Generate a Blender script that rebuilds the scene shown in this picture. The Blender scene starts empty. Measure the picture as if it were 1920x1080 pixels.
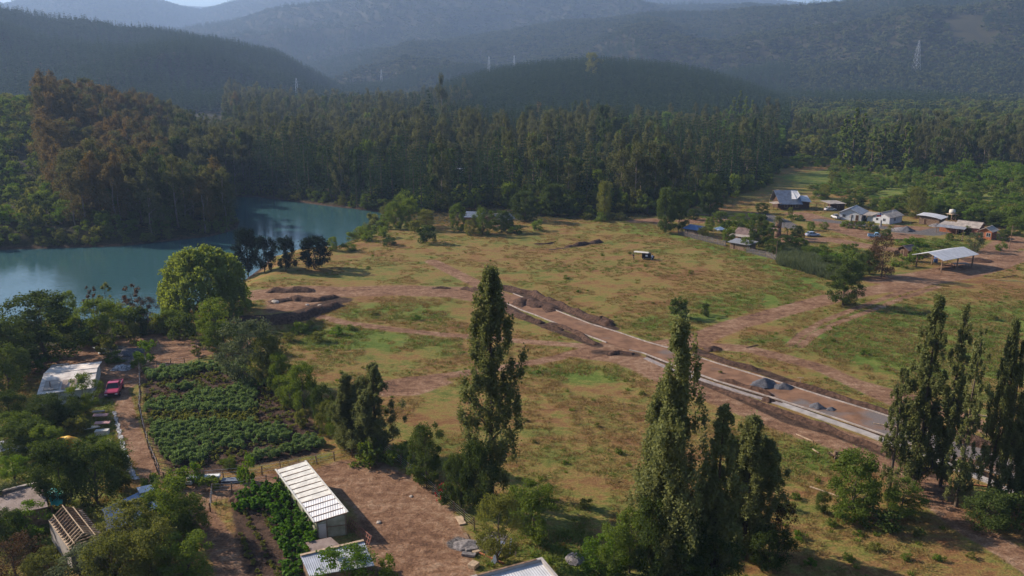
import bpy, bmesh, math, random
import numpy as np
from mathutils import Vector, Matrix, Euler
random.seed(7); RNG = np.random.default_rng(11)
R_ = math.radians
SC = bpy.context.scene
# ------------------------------------------------------------ camera, sky, sun, exposure
H = 46.0; PITCH = R_(14.5); F = 1507.0
cd = bpy.data.cameras.new('camera'); cam = bpy.data.objects.new('camera', cd); SC.collection.objects.link(cam)
cam.location = (0, 0, H); cam.rotation_euler = (math.pi/2-PITCH, 0, 0)
cd.sensor_width = 36.0; cd.lens = 36.0*F/1920; cd.clip_start = 0.5; cd.clip_end = 30000
SC.camera = cam
SUN_DIR = Vector((-0.92, 0.39, 0)).normalized()      # horizontal direction towards the sun
SUN_EL = R_(29)
W = bpy.data.worlds.new("World"); SC.world = W; W.use_nodes = True
nt = W.node_tree; nt.nodes.clear()
sky = nt.nodes.new('ShaderNodeTexSky'); sky.sky_type = 'NISHITA'; sky.sun_disc = False
sky.sun_elevation = SUN_EL; sky.sun_rotation = math.atan2(SUN_DIR.x, SUN_DIR.y)
sky.air_density = 1.0; sky.dust_density = 0.6; sky.ozone_density = 2.5
bg = nt.nodes.new('ShaderNodeBackground'); bg.inputs['Strength'].default_value = 0.075
wo = nt.nodes.new('ShaderNodeOutputWorld')
nt.links.new(sky.outputs[0], bg.inputs[0]); nt.links.new(bg.outputs[0], wo.inputs[0])
sl = bpy.data.lights.new('sun', 'SUN'); sun = bpy.data.objects.new('sun', sl); SC.collection.objects.link(sun)
sl.energy = 5.0; sl.angle = R_(0.5); sl.color = (1.0, 0.86, 0.70)
sd = Vector((SUN_DIR.x*math.cos(SUN_EL), SUN_DIR.y*math.cos(SUN_EL), math.sin(SUN_EL)))
sun.rotation_euler = sd.to_track_quat('Z', 'Y').to_euler(); sun.location = (0, 0, 300)
vs = SC.view_settings; vs.view_transform = 'Standard'; vs.look = 'None'; vs.gamma = 1; vs.use_curve_mapping = False
vs.exposure = 0.95
cy = SC.cycles
cy.max_bounces = 5; cy.diffuse_bounces = 2; cy.glossy_bounces = 2; cy.transmission_bounces = 3
cy.volume_bounces = 0; cy.transparent_max_bounces = 6; cy.caustics_reflective = False; cy.caustics_refractive = False
cy.use_denoising = True; cy.use_adaptive_sampling = True; cy.adaptive_threshold = 0.02

# ------------------------------------------------------------ helpers: noise, projection, terrain
def _hash(ix, iy, s):
    n = (ix.astype(np.int64)*374761393 + iy.astype(np.int64)*668265263 + s*982451653) & 0xffffffff
    n = ((n ^ (n >> 13))*1274126177) & 0xffffffff
    return ((n ^ (n >> 16)) & 0xffff)/65535.0
def vnoise(x, y, s=0):
    x0 = np.floor(x); y0 = np.floor(y); fx = x-x0; fy = y-y0
    fx = fx*fx*(3-2*fx); fy = fy*fy*(3-2*fy)
    a = _hash(x0, y0, s); b = _hash(x0+1, y0, s); c = _hash(x0, y0+1, s); d = _hash(x0+1, y0+1, s)
    return (a*(1-fx)+b*fx)*(1-fy)+(c*(1-fx)+d*fx)*fy
def fbm(x, y, s=0, o=4, ridged=False):
    t = 0; a = 1; n = 0
    for i in range(o):
        v = vnoise(x, y, s+i*17)
        if ridged: v = 1-abs(2*v-1)
        t = t+a*v; n += a; a *= .5; x = x*2.03+3.1; y = y*2.03+1.7
    return t/n
def sstep(a, b, x):
    t = np.clip((x-a)/(b-a), 0, 1); return t*t*(3-2*t)
SP, CP = math.sin(PITCH), math.cos(PITCH)
def ray(px, py):
    u = (px-960)/F; v = (540-py)/F
    return np.array([u, CP+v*SP, -SP+v*CP])
def G0(px, py, z=0.0):
    d = ray(px, py); t = (z-H)/d[2]; return (d[0]*t, d[1]*t)
def pts0(l, z=0.0): return np.array([G0(a, b, z) for a, b in l])
def seg_dist(x, y, P, closed=False):
    """distance to a polyline; with closed=True signed (negative inside)"""
    P = np.asarray(P, float); n = len(P); d2 = np.full(np.shape(x), 1e18); ins = np.zeros(np.shape(x), bool)
    for i in range(n if closed else n-1):
        ax, ay = P[i]; bx, by = P[(i+1) % n]; ex, ey = bx-ax, by-ay
        t = np.clip(((x-ax)*ex+(y-ay)*ey)/(ex*ex+ey*ey+1e-9), 0, 1)
        d2 = np.minimum(d2, (x-ax-t*ex)**2+(y-ay-t*ey)**2)
        if closed:
            c = ((ay > y) != (by > y)) & (x < (bx-ax)*(y-ay)/((by-ay) if by != ay else 1e-9)+ax); ins ^= c
    d = np.sqrt(d2)
    return np.where(ins, -d, d) if closed else d
LAKE_Z = -3.0
LAKE = pts0([(-900, 640), (-300, 630), (-80, 622), (0, 612), (60, 600), (150, 598), (230, 602), (300, 600), (325, 590), (380, 560), (440, 530), (475, 505), (500, 480),
             (560, 470), (620, 466), (645, 452), (690, 437), (706, 415), (706, 399), (655, 392), (600, 386), (540, 378), (475, 370), (420, 369), (395, 374), (400, 392),
             (446, 403), (458, 415), (455, 428), (430, 437), (400, 444), (330, 452), (230, 463), (100, 467), (0, 470), (-300, 474), (-900, 476)], LAKE_Z)
def crest(l, R):
    az = []; z = []
    for px, py in l:
        d = ray(px, py); hy = math.hypot(d[0], d[1]); az.append(math.atan2(d[0], d[1])); z.append(H+R*d[2]/hy)
    return np.array(az), np.array(z)
# far ridges: skyline read off the photograph, each standing at its own distance: (distance, foot, back, skyline, noise, wavelength, seed)
RIDGES = [
 (560, 262, 500, [(-1500, 170), (-200, 176), (0, 182), (70, 190), (150, 212), (250, 240), (350, 262), (450, 285), (560, 300)], 2.5, 90, 3),
 (1150, 700, 500, [(560, 240), (700, 215), (780, 190), (840, 172), (900, 152), (950, 141), (1000, 133), (1080, 127), (1150, 125), (1250, 134), (1330, 150), (1400, 172), (1480, 205), (1600, 230)], 5, 120, 5),
 (1750, 820, 700, [(-1500, -60), (-300, -20), (-100, 5), (0, 22), (60, 34), (100, 42), (180, 50), (220, 60), (290, 62), (340, 72), (380, 84), (450, 94), (520, 108), (560, 130), (620, 165), (700, 205)], 38, 340, 8),
 (2700, 1400, 1100, [(420, 170), (480, 135), (600, 118), (760, 92), (900, 70), (1010, 52), (1100, 40), (1200, 26), (1300, 20), (1400, 22), (1500, 24), (1570, 12), (1620, 2), (1700, -18), (1800, -38), (1920, -62), (2200, -100), (3400, -160)], 60, 560, 27),
 (3900, 2000, 1500, [(200, 110), (300, 62), (345, 52), (420, 40), (500, 22), (570, 14), (640, 2), (720, -12), (900, -20), (1000, -14), (1100, 0), (1200, 6), (1300, 4), (1380, 8), (1440, 10), (1500, 14)], 95, 800, 15),
 (6000, 3600, 1600, [(-1500, -60), (-150, -8), (-30, 4), (10, 12), (40, 3), (100, -10), (180, -16), (260, -8), (310, 4), (350, 15), (375, 18), (400, 13), (440, 0), (500, -18), (700, -42), (1000, -45), (1200, -30), (1350, -12), (1450, -2), (1500, 4), (1530, 9), (1550, 8), (1580, 2), (1650, -10), (1900, -20), (3400, -40)], 30, 900, 19),
 (9000, 7500, 1200, [(-1500, 0), (200, 8), (300, 8), (380, 11), (450, 5), (520, 4), (900, 8), (1900, 8), (3400, 8)], 20, 1500, 23),
]
RC = [(crest(r[3], r[0]), r) for r in RIDGES]
ROADCORR = pts0([(800, 488), (960, 560), (1100, 625), (1210, 655), (1340, 705), (1490, 755), (1650, 815), (1800, 870), (2000, 930)])
def height(x, y):
    x = np.asarray(x, float); y = np.asarray(y, float)
    D = np.hypot(x, y); az = np.arctan2(x, y)
    h = (fbm(x/45, y/45, 1, 3)-.5)*0.9*sstep(5, 16, seg_dist(x, y, ROADCORR)) + (fbm(x/160, y/160, 2, 2)-.5)*1.2*sstep(10, 60, seg_dist(x, y, ROADCORR))
    h = h+np.clip(D-420, 0, 900)*0.016
    for (ca, cz), (R, foot, back, _, na, nw, s) in RC:
        if not (D > foot).any(): continue
        c = np.interp(az, ca, cz)
        Rv = R*(1+0.12*(fbm(az*9+s, az*0+s*.37, s+40, 2)-.5))
        up = sstep(0, 1, (D-foot)/(Rv-foot))*.55+.45*np.clip((D-foot)/(Rv-foot), 0, 1); dn = 1-sstep(0, 1, (D-Rv)/back)
        prof = np.where(D < Rv, up, dn)
        rn = fbm(x/nw, y/nw, s, 5, True)-.62
        m = np.clip((D-foot)/(Rv-foot), 0, 1)
        c2 = c-2
        hh = c2*prof+rn*na*2.0*np.sin(np.pi*np.clip(m, 0, 1)**.8)*np.where(D < Rv, 1, .2)+rn*na*.22*m*(D < Rv*1.1)
        hh = np.where((c2 > 0) & (D > foot), hh, -50)
        h = np.maximum(h, hh)
    dl = seg_dist(x, y, LAKE, True)
    bank = sstep(0, 12, dl)
    h = np.where(dl > 0, LAKE_Z-.15+(h-LAKE_Z+.15)*bank, LAKE_Z-.15+np.maximum(dl*.25, -3))
    return h
_hzc = {}
def hz(x, y):
    k = (round(float(x), 2), round(float(y), 2))
    if k not in _hzc: _hzc[k] = float(height(np.array([x]), np.array([y]))[0])
    return _hzc[k]
def G(px, py):
    """the point of the terrain seen at pixel (px, py) of the photograph"""
    d = ray(px, py); t = np.geomspace(45, 1200 if py > 235 else 9500, 260 if py > 235 else 900)/math.hypot(d[0], d[1])
    z = H+d[2]*t; hh = height(d[0]*t, d[1]*t); k = int(np.argmax(z < hh))
    if not (z < hh).any(): k = len(t)-1
    k = max(k, 1); a = z[k-1]-hh[k-1]; b = z[k]-hh[k]; f = a/(a-b) if a != b else 0
    tt = t[k-1]+f*(t[k]-t[k-1]); return Vector((d[0]*tt, d[1]*tt, hz(d[0]*tt, d[1]*tt)))
def top_h(p, py):
    """height a thing standing at p must have for its top to be seen at row py"""
    v = (540-py)/F; k = (-SP+v*CP)/(CP+v*SP); return H+k*p.y-p.z     # ray plane: z-H = k*y
def mpp(p): return (p.y*CP-(p.z-H)*SP)/F                              # metres per photo pixel at p

# ------------------------------------------------------------ materials
def mat(name, col, rough=.8, spec=.3, metal=0.0, var=0.0, scale=8.0, bump=0.0, bscale=None, col2=None, det=4.0, coords='Object'):
    m = bpy.data.materials.new(name); m.use_nodes = True; t = m.node_tree; N = t.nodes; L = t.links
    b = N['Principled BSDF']; b.inputs['Roughness'].default_value = rough; b.inputs['Metallic'].default_value = metal
    b.inputs['Specular IOR Level'].default_value = spec; b.inputs['Base Color'].default_value = (*col, 1)
    if var or col2 or bump:
        tc = N.new('ShaderNodeTexCoord'); n = N.new('ShaderNodeTexNoise'); n.inputs['Scale'].default_value = scale; n.inputs['Detail'].default_value = det
        L.new(tc.outputs[coords], n.inputs['Vector'])
        r = N.new('ShaderNodeValToRGB'); c2 = col2 or tuple(c*(1-var) for c in col)
        r.color_ramp.elements[0].position = .35; r.color_ramp.elements[1].position = .65
        r.color_ramp.elements[0].color = (*c2, 1); r.color_ramp.elements[1].color = (*(tuple(min(1, c*(1+var*.5)) for c in col) if not col2 else col), 1)
        L.new(n.outputs[0], r.inputs[0]); L.new(r.outputs[0], b.inputs['Base Color'])
        if bump:
            n2 = N.new('ShaderNodeTexNoise'); n2.inputs['Scale'].default_value = bscale or scale*4; L.new(tc.outputs[coords], n2.inputs['Vector'])
            bp = N.new('ShaderNodeBump'); bp.inputs['Strength'].default_value = bump; bp.inputs['Distance'].default_value = .1
            L.new(n2.outputs[0], bp.inputs['Height']); L.new(bp.outputs[0], b.inputs['Normal'])
    return m
def leafmat(name, c1, c2, trans=.35, var=.25):
    """foliage: colour between two real leaf colours, per plant and per leaf, part of the light passing through"""
    m = bpy.data.materials.new(name); m.use_nodes = True; t = m.node_tree; N = t.nodes; L = t.links; N.clear()
    out = N.new('ShaderNodeOutputMaterial'); df = N.new('ShaderNodeBsdfDiffuse'); tr = N.new('ShaderNodeBsdfTranslucent'); mx = N.new('ShaderNodeMixShader')
    gl = N.new('ShaderNodeBsdfGlossy'); gl.inputs['Roughness'].default_value = .6; gl.inputs['Color'].default_value = (.9, .95, .8, 1); m2 = N.new('ShaderNodeMixShader'); m2.inputs[0].default_value = .006 if trans > .2 else 0.0
    oi = N.new('ShaderNodeObjectInfo'); ge = N.new('ShaderNodeNewGeometry')
    ad = N.new('ShaderNodeMath'); ad.operation = 'MULTIPLY_ADD'; ad.inputs[1].default_value = .5
    hf = N.new('ShaderNodeMath'); hf.operation = 'MULTIPLY'; hf.inputs[1].default_value = .5
    L.new(oi.outputs['Random'], hf.inputs[0]); L.new(ge.outputs['Random Per Island'], ad.inputs[0]); L.new(hf.outputs[0], ad.inputs[2])
    r = N.new('ShaderNodeMix'); r.data_type = 'RGBA'; L.new(ad.outputs[0], r.inputs['Factor'])
    r.inputs[6].default_value = (*c1, 1); r.inputs[7].default_value = (*c2, 1)
    L.new(r.outputs[2], df.inputs[0])
    hs = N.new('ShaderNodeHueSaturation'); hs.inputs['Value'].default_value = 1.5; hs.inputs['Saturation'].default_value = 1.15; hs.inputs['Hue'].default_value = .49
    L.new(r.outputs[2], hs.inputs['Color']); L.new(hs.outputs[0], tr.inputs[0])
    mx.inputs[0].default_value = trans; L.new(df.outputs[0], mx.inputs[1]); L.new(tr.outputs[0], mx.inputs[2])
    L.new(mx.outputs[0], m2.inputs[1]); L.new(gl.outputs[0], m2.inputs[2]); L.new(m2.outputs[0], out.inputs[0])
    return m
def tag(o, label=None, cat=None, group=None, kind=None):
    if label: o['label'] = label
    if cat: o['category'] = cat
    if group: o['group'] = group
    if kind: o['kind'] = kind
    return o
def np_mesh(name, V, Fq, mats=(), smooth=False, mi=None):
    """mesh from numpy verts and an (n,k) face array"""
    me = bpy.data.meshes.new(name); V = np.asarray(V, np.float32); Fq = np.asarray(Fq, np.int32); k = Fq.shape[1]
    me.vertices.add(len(V)); me.vertices.foreach_set('co', V.ravel())
    me.loops.add(Fq.size); me.loops.foreach_set('vertex_index', Fq.ravel())
    me.polygons.add(len(Fq)); me.polygons.foreach_set('loop_start', np.arange(0, Fq.size, k, dtype=np.int32))
    try: me.polygons.foreach_set('loop_total', np.full(len(Fq), k, np.int32))
    except Exception: pass
    for m in mats: me.materials.append(m)
    if mi is not None: me.polygons.foreach_set('material_index', np.asarray(mi, np.int32))
    if smooth: me.polygons.foreach_set('use_smooth', np.ones(len(Fq), bool))
    me.update(calc_edges=True); return me
def obj(name, me, parent=None, loc=None, rz=0):
    o = bpy.data.objects.new(name, me); SC.collection.objects.link(o)
    if parent: o.parent = parent
    if loc is not None: o.location = loc
    if rz: o.rotation_euler = (0, 0, rz)
    return o
def empty(name, loc, rz=0, label=None, cat=None, group=None):
    o = bpy.data.objects.new(name, None); SC.collection.objects.link(o); o.location = loc; o.rotation_euler = (0, 0, rz); o.empty_display_size = .5
    return tag(o, label, cat, group)

# ------------------------------------------------------------ ground masks
def P(l): return pts0(l)
TRACKS = [  # (kind, half width in metres, softness, photo polyline)
 ('dirt', 4.5, 3, [(470, 555), (560, 545), (640, 548), (740, 545), (860, 548), (930, 560)]),
 ('dirt', 1.9, 1.2, [(810, 490), (860, 515), (920, 545), (970, 566)]),
 ('dirt', 1.2, 1.0, [(600, 596), (650, 608), (760, 620), (850, 628), (950, 636), (1050, 645), (1120, 650)]),
 ('dirt', 1.3, .7, [(700, 723), (760, 712), (850, 701), (950, 686), (1040, 670), (1100, 656), (1160, 650)]),
 ('dirt', 3.2, 2, [(1110, 662), (1160, 668), (1210, 685), (1240, 700), (1330, 735), (1500, 800), (1650, 850), (1720, 900)]),
 ('dirt', 2.7, 1.3, [(1140, 650), (1220, 650), (1300, 640), (1380, 610), (1460, 588), (1560, 563), (1640, 548), (1720, 535), (1800, 520), (1870, 500), (1920, 478), (2050, 440), (2300, 400)]),
 ('dirt', .75, .6, [(1480, 650), (1500, 630), (1540, 606), (1600, 583), (1680, 555), (1740, 538)]),
 ('dirt', .75, .6, [(1500, 652), (1525, 630), (1570, 608), (1620, 590), (1700, 560), (1760, 541)]),
 ('dirt', 1.7, 1.5, [(1330, 650), (1400, 656), (1470, 672), (1540, 690), (1590, 712), (1650, 740), (1700, 762)]),
 ('dirt', 4, 3, [(1650, 530), (1720, 525), (1800, 505), (1860, 480), (1890, 455)]),
 ('dirt', 1.7, 1.2, [(1700, 880), (1730, 915), (1770, 950), (1810, 985), (1870, 1020), (1930, 1060), (2000, 1110)]),
 ('dirt', 3.2, 1.8, [(150, 745), (215, 725), (260, 700), (330, 672), (400, 655), (440, 650)]),
 ('dirt', 1.2, .8, [(225, 735), (235, 770), (245, 810), (262, 850), (280, 885), (300, 900)]),
 ('dirt', 2.2, 2, [(380, 925), (440, 915), (500, 905)]), ('dirt', 1.5, 1, [(350, 930), (390, 990), (420, 1030), (440, 1080)]),
 ('dirt', 3.5, 2, [(1420, 440), (1480, 452), (1560, 450), (1620, 462), (1680, 470)]), ('dirt', 5, 3, [(1500, 400), (1540, 412), (1600, 435), (1640, 445), (1700, 440)]),
 ('dirt', 5, 3, [(1680, 425), (1760, 430), (1830, 435), (1890, 445), (1920, 460)]),
 ('dirt', 1.4, 1.5, [(1300, 400), (1360, 405), (1420, 400)]), ('dirt', 4, 4, [(1290, 415), (1340, 412), (1400, 405)]),
 ('dirt', 3, 2, [(1190, 415), (1230, 412), (1255, 425)]),
 ('dirt', 2.0, 1.5, [(1610, 720), (1700, 745), (1800, 780), (1920, 830)]),
 ('soil', 1.3, .8, [(915, 533), (960, 546), (1010, 560), (1060, 580), (1110, 601), (1150, 616)]),
 ('soil', 1.2, .9, [(905, 546), (950, 575), (990, 598), (1050, 622), (1120, 648)]),
 ('soil', 1.8, 1.2, [(965, 575), (1010, 570), (1050, 580)]), ('soil', 1.2, 1.0, [(1300, 655), (1360, 678), (1430, 698), (1530, 735), (1640, 765), (1760, 805), (1920, 850)]),
 ('soil', 1.0, .8, [(1290, 705), (1400, 752), (1480, 790), (1560, 812), (1660, 850), (1750, 890)]), ('soil', .9, .8, [(1220, 668), (1330, 708), (1440, 745), (1560, 790), (1700, 835), (1850, 892)]),
 ('soil', .8, .7, [(1030, 470), (1070, 465), (1100, 458), (1125, 455)]), ('soil', .6, .5, [(1000, 462), (1040, 458)]),
 ('soil', 2.5, 2, [(430, 600), (500, 600), (560, 592), (640, 565)]),
 ('soil', 1.2, 2, [(1120, 660), (1190, 665)]),
 ('gravel', 3.5, 2, [(1425, 400), (1460, 412), (1480, 425)]), ('gravel', 3, 2, [(1540, 412), (1600, 418), (1650, 425)]), ('gravel', 4, 3, [(1690, 432), (1740, 437), (1770, 430)]),
 ('gravel', 2, 2, [(215, 655), (245, 670), (262, 680)]), ('gravel', 1.2, 1, [(860, 1020), (900, 1030), (930, 1010)]),
]
POLYS = [
 ('dirt', 2, [(590, 880), (640, 862), (720, 868), (790, 905), (850, 960), (880, 1010), (900, 1120), (720, 1120), (690, 1020), (660, 950), (600, 900)]),
 ('dirt', 3, [(500, 548), (560, 540), (620, 545), (640, 566), (560, 585), (500, 590)]),
 ('dirt', 3, [(200, 640), (300, 625), (380, 640), (420, 655), (300, 700), (180, 720), (60, 700), (60, 665)]),
 ('dirt', 2, [(700, 732), (740, 715), (830, 708), (850, 715), (780, 740), (715, 742)]),
 ('soil', 1.5, [(430, 920), (540, 905), (600, 1000), (590, 1100), (470, 1110), (440, 1000)]),
 ('soil', 2, [(265, 700), (460, 690), (600, 800), (600, 850), (400, 890), (320, 890), (280, 820)]),
 ('green', 5, [(650, 575), (760, 560), (860, 575), (840, 600), (720, 605), (640, 597)]),
 ('green', 6, [(520, 605), (640, 610), (860, 635), (850, 655), (600, 660), (540, 650)]),
 ('green', 8, [(1200, 415), (1290, 440), (1440, 480), (1560, 530), (1540, 555), (1300, 625), (1180, 620), (1150, 610), (1320, 560), (1440, 540), (1400, 500), (1250, 450), (1100, 428)]),
 ('green', 7, [(1390, 640), (1500, 620), (1620, 580), (1900, 560), (2100, 600), (2000, 720), (1800, 720), (1640, 700), (1500, 660)]),
 ('green', 5, [(960, 688), (1100, 672), (1180, 690), (1190, 720), (1050, 720)]),
 ('green', 6, [(1450, 810), (1560, 815), (1640, 850), (1560, 900), (1450, 890), (1350, 830)]),
 ('green', 5, [(940, 1000), (1100, 985), (1180, 1040), (1150, 1120), (1000, 1120)]),
 ('green', 6, [(0, 760), (200, 740), (240, 900), (280, 960), (0, 1100), (-200, 1000)]),
 ('green', 5, [(1290, 395), (1400, 400), (1420, 440), (1330, 430)]), ('green', 4, [(1680, 448), (1800, 447), (1830, 470), (1720, 478)]),
 ('green', 5, [(1490, 462), (1620, 465), (1640, 520), (1560, 510), (1500, 490)]),
 ('green', 10, [(1440, 330), (1560, 318), (1700, 330), (1950, 360), (1950, 430), (1700, 385), (1560, 360)]),
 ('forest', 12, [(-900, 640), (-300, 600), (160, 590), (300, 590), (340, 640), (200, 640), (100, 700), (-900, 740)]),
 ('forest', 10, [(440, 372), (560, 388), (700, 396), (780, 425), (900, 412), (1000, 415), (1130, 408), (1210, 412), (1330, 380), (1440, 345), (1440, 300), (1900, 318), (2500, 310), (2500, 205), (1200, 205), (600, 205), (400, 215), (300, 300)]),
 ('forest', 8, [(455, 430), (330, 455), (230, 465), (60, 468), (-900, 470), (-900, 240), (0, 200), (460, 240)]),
]
TRW = [(k, w, s, P(l)) for k, w, s, l in TRACKS]; PLW = [(k, s, P(l)) for k, s, l in POLYS]
def masks(x, y):
    M = {k: np.zeros(np.shape(x)) for k in ('dirt', 'soil', 'green', 'gravel', 'forest')}
    near = np.hypot(x, y) < 1400
    xn = x[near]; yn = y[near]
    for k, w, s, Q in TRW:
        d = seg_dist(xn, yn, Q); M[k][near] = np.maximum(M[k][near], 1-sstep(w-s, w+s, d))
    for k, s, Q in PLW:
        d = seg_dist(xn, yn, Q, True); M[k][near] = np.maximum(M[k][near], 1-sstep(-s, s, d))
    dl = seg_dist(xn, yn, LAKE, True)
    M['soil'][near] = np.maximum(M['soil'][near], .8*(1-sstep(1, 6, dl)))
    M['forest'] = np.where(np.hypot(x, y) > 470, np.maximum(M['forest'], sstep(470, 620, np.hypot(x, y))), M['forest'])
    M['green'] *= .78
    return M
def set_masks(me):
    n = len(me.vertices); co = np.empty(n*3, np.float32); me.vertices.foreach_get('co', co); co = co.reshape(-1, 3).astype(float)
    M = masks(co[:, 0], co[:, 1])
    a = me.color_attributes.new('masks', 'FLOAT_COLOR', 'POINT'); a.data.foreach_set('color', np.stack([M['dirt'], M['soil'], M['green'], M['gravel']], 1).astype(np.float32).ravel())
    b = me.attributes.new('forest', 'FLOAT', 'POINT'); b.data.foreach_set('value', M['forest'].astype(np.float32))
def ground_material():
    m = bpy.data.materials.new('ground'); m.use_nodes = True; t = m.node_tree; N = t.nodes; L = t.links
    b = N['Principled BSDF']; b.inputs['Roughness'].default_value = .95; b.inputs['Specular IOR Level'].default_value = .1
    tc = N.new('ShaderNodeTexCoord')
    def noise(sc, det=4, rough=.55, stretch=None, off=0):
        n = N.new('ShaderNodeTexNoise'); n.inputs['Scale'].default_value = sc; n.inputs['Detail'].default_value = det; n.inputs['Roughness'].default_value = rough
        mp = N.new('ShaderNodeMapping'); mp.inputs['Location'].default_value = (off, off*.7, 0)
        if stretch: mp.inputs['Scale'].default_value = stretch; mp.inputs['Rotation'].default_value = (0, 0, .5)
        L.new(tc.outputs['Object'], mp.inputs[0]); L.new(mp.outputs[0], n.inputs['Vector']); return n.outputs[0]
    def ramp(f, els):
        r = N.new('ShaderNodeValToRGB'); e = r.color_ramp.elements
        while len(e) < len(els): e.new(.5)
        for i, (p, c) in enumerate(els): e[i].position = p; e[i].color = (*c, 1)
        L.new(f, r.inputs[0]); return r.outputs[0]
    def mix(f, a, c):
        x = N.new('ShaderNodeMix'); x.data_type = 'RGBA'; L.new(f, x.inputs['Factor']); L.new(a, x.inputs[6]); L.new(c, x.inputs[7]); return x.outputs[2]
    def math_(op, a, c=None, v=None, v2=None):
        x = N.new('ShaderNodeMath'); x.operation = op
        L.new(a, x.inputs[0])
        if c is not None: L.new(c, x.inputs[1])
        if v is not None: x.inputs[1].default_value = v
        if v2 is not None: x.inputs[2].default_value = v2
        return x.outputs[0]
    def edge(mask, nz, amp=.7, lo=.35, hi=.65):
        q = N.new('ShaderNodeMath'); q.operation = 'MULTIPLY_ADD'; L.new(nz, q.inputs[0]); q.inputs[1].default_value = amp; L.new(mask, q.inputs[2])
        r = N.new('ShaderNodeMapRange'); r.interpolation_type = 'SMOOTHSTEP'; r.inputs[1].default_value = lo+amp*.5; r.inputs[2].default_value = hi+amp*.5; L.new(q.outputs[0], r.inputs[0]); return r.outputs[0]
    at = N.new('ShaderNodeAttribute'); at.attribute_name = 'masks'; sp = N.new('ShaderNodeSeparateColor'); L.new(at.outputs['Color'], sp.inputs[0])
    af = N.new('ShaderNodeAttribute'); af.attribute_name = 'forest'
    n_big = noise(.02, 5, .6); n_mid = noise(.11, 5, .62, (1, 1.8, 1), 13); n_fine = noise(.9, 4, .7, None, 5); n_grit = noise(4.5, 3, .7, None, 9); n_tuft = noise(.40, 6, .8, (1, 2.6, 1), 31)
    comb = math_('ADD', math_('MULTIPLY', n_mid, v=.45), math_('MULTIPLY', n_big, v=.35)); comb = math_('ADD', comb, math_('MULTIPLY', n_tuft, v=.42)); comb = math_('ADD', comb, math_('MULTIPLY', n_fine, v=.22)); comb = math_('SUBTRACT', comb, v=.17)
    # dry pasture: reddish earth - straw - olive
    field = ramp(comb, [(.415, (.165, .076, .036)), (.49, (.21, .118, .048)), (.54, (.225, .160, .052)), (.595, (.155, .155, .038)), (.68, (.070, .095, .020))])
    lush = ramp(comb, [(.40, (.20, .145, .050)), (.48, (.175, .175, .044)), (.55, (.125, .165, .032)), (.66, (.065, .11, .018))])
    c = mix(edge(sp.outputs[2], n_mid, .9, .3, .7), field, lush)
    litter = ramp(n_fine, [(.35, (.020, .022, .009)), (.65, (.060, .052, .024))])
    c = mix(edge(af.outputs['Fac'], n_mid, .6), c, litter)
    dirtc = ramp(math_('ADD', math_('MULTIPLY', n_fine, v=.38), math_('MULTIPLY', math_('ADD', n_tuft, n_mid), v=.31)), [(.38, (.085, .048, .034)), (.45, (.155, .084, .050)), (.51, (.225, .128, .078)), (.60, (.33, .22, .145))])
    c = mix(edge(sp.outputs[0], n_tuft, .9, .3, .62), c, dirtc)
    grav = ramp(n_grit, [(.35, (.07, .065, .066)), (.65, (.17, .155, .15))])
    c = mix(edge(at.outputs['Alpha'], n_fine, .6), c, grav)
    soilc = ramp(n_fine, [(.38, (.032, .020, .015)), (.62, (.095, .058, .040))])
    c = mix(edge(sp.outputs[1], n_fine, .8), c, soilc)
    sc = N.new('ShaderNodeHueSaturation'); mr = N.new('ShaderNodeMapRange'); mr.inputs[1].default_value = .3; mr.inputs[2].default_value = .7; mr.inputs[3].default_value = .62; mr.inputs[4].default_value = 1.35
    L.new(n_grit, mr.inputs[0]); L.new(mr.outputs[0], sc.inputs['Value']); L.new(c, sc.inputs['Color'])
    L.new(sc.outputs[0], b.inputs['Base Color'])
    bp = N.new('ShaderNodeBump'); bp.inputs['Strength'].default_value = .8; bp.inputs['Distance'].default_value = .35
    hh = math_('ADD', math_('MULTIPLY', n_tuft, v=1.2), math_('MULTIPLY', n_grit, v=.35)); hh = math_('ADD', hh, math_('MULTIPLY', n_fine, v=.5))
    L.new(hh, bp.inputs['Height']); L.new(bp.outputs[0], b.inputs['Normal'])
    return m
M_GROUND = ground_material()
# ------------------------------------------------------------ the ground: one sheet to the horizon (finer where it is seen close)
az = np.concatenate([np.radians(np.arange(-180, -44, 5)), np.radians(np.linspace(-44, 44, 551)), np.radians(np.arange(48, 180, 5))])
rad = [22.0]
while rad[-1] < 10500: rad.append(rad[-1]*(1.0068 if rad[-1] < 700 else 1.010))
rad = np.array(rad); nA, nR = len(az), len(rad)
AA, RR = np.meshgrid(az, rad); X = RR*np.sin(AA); Y = RR*np.cos(AA); Z = height(X.ravel(), Y.ravel()).reshape(X.shape)
V = np.stack([X, Y, Z], -1).reshape(-1, 3); V = np.vstack([V, [[0, 0, hz(0, 0.01)]]])
i, j = np.meshgrid(np.arange(nR-1), np.arange(nA), indexing='ij'); j2 = (j+1) % nA
Fq = np.stack([i*nA+j, i*nA+j2, (i+1)*nA+j2, (i+1)*nA+j], -1).reshape(-1, 4)[:, ::-1]
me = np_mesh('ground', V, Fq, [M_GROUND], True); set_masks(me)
ground = obj('ground', me); tag(ground, kind='structure')
# centre disc beneath the viewpoint
cv = [(22*math.sin(a), 22*math.cos(a), hz(22*math.sin(a), 22*math.cos(a))-.004) for a in np.radians(np.arange(0, 360, 15))]+[(0, 0, hz(0, .01))]
me = np_mesh('ground_below', cv, [(k, 24, (k+1) % 24) for k in range(24)], [M_GROUND], True); set_masks(me); tag(obj('ground', me), kind='structure')

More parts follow.
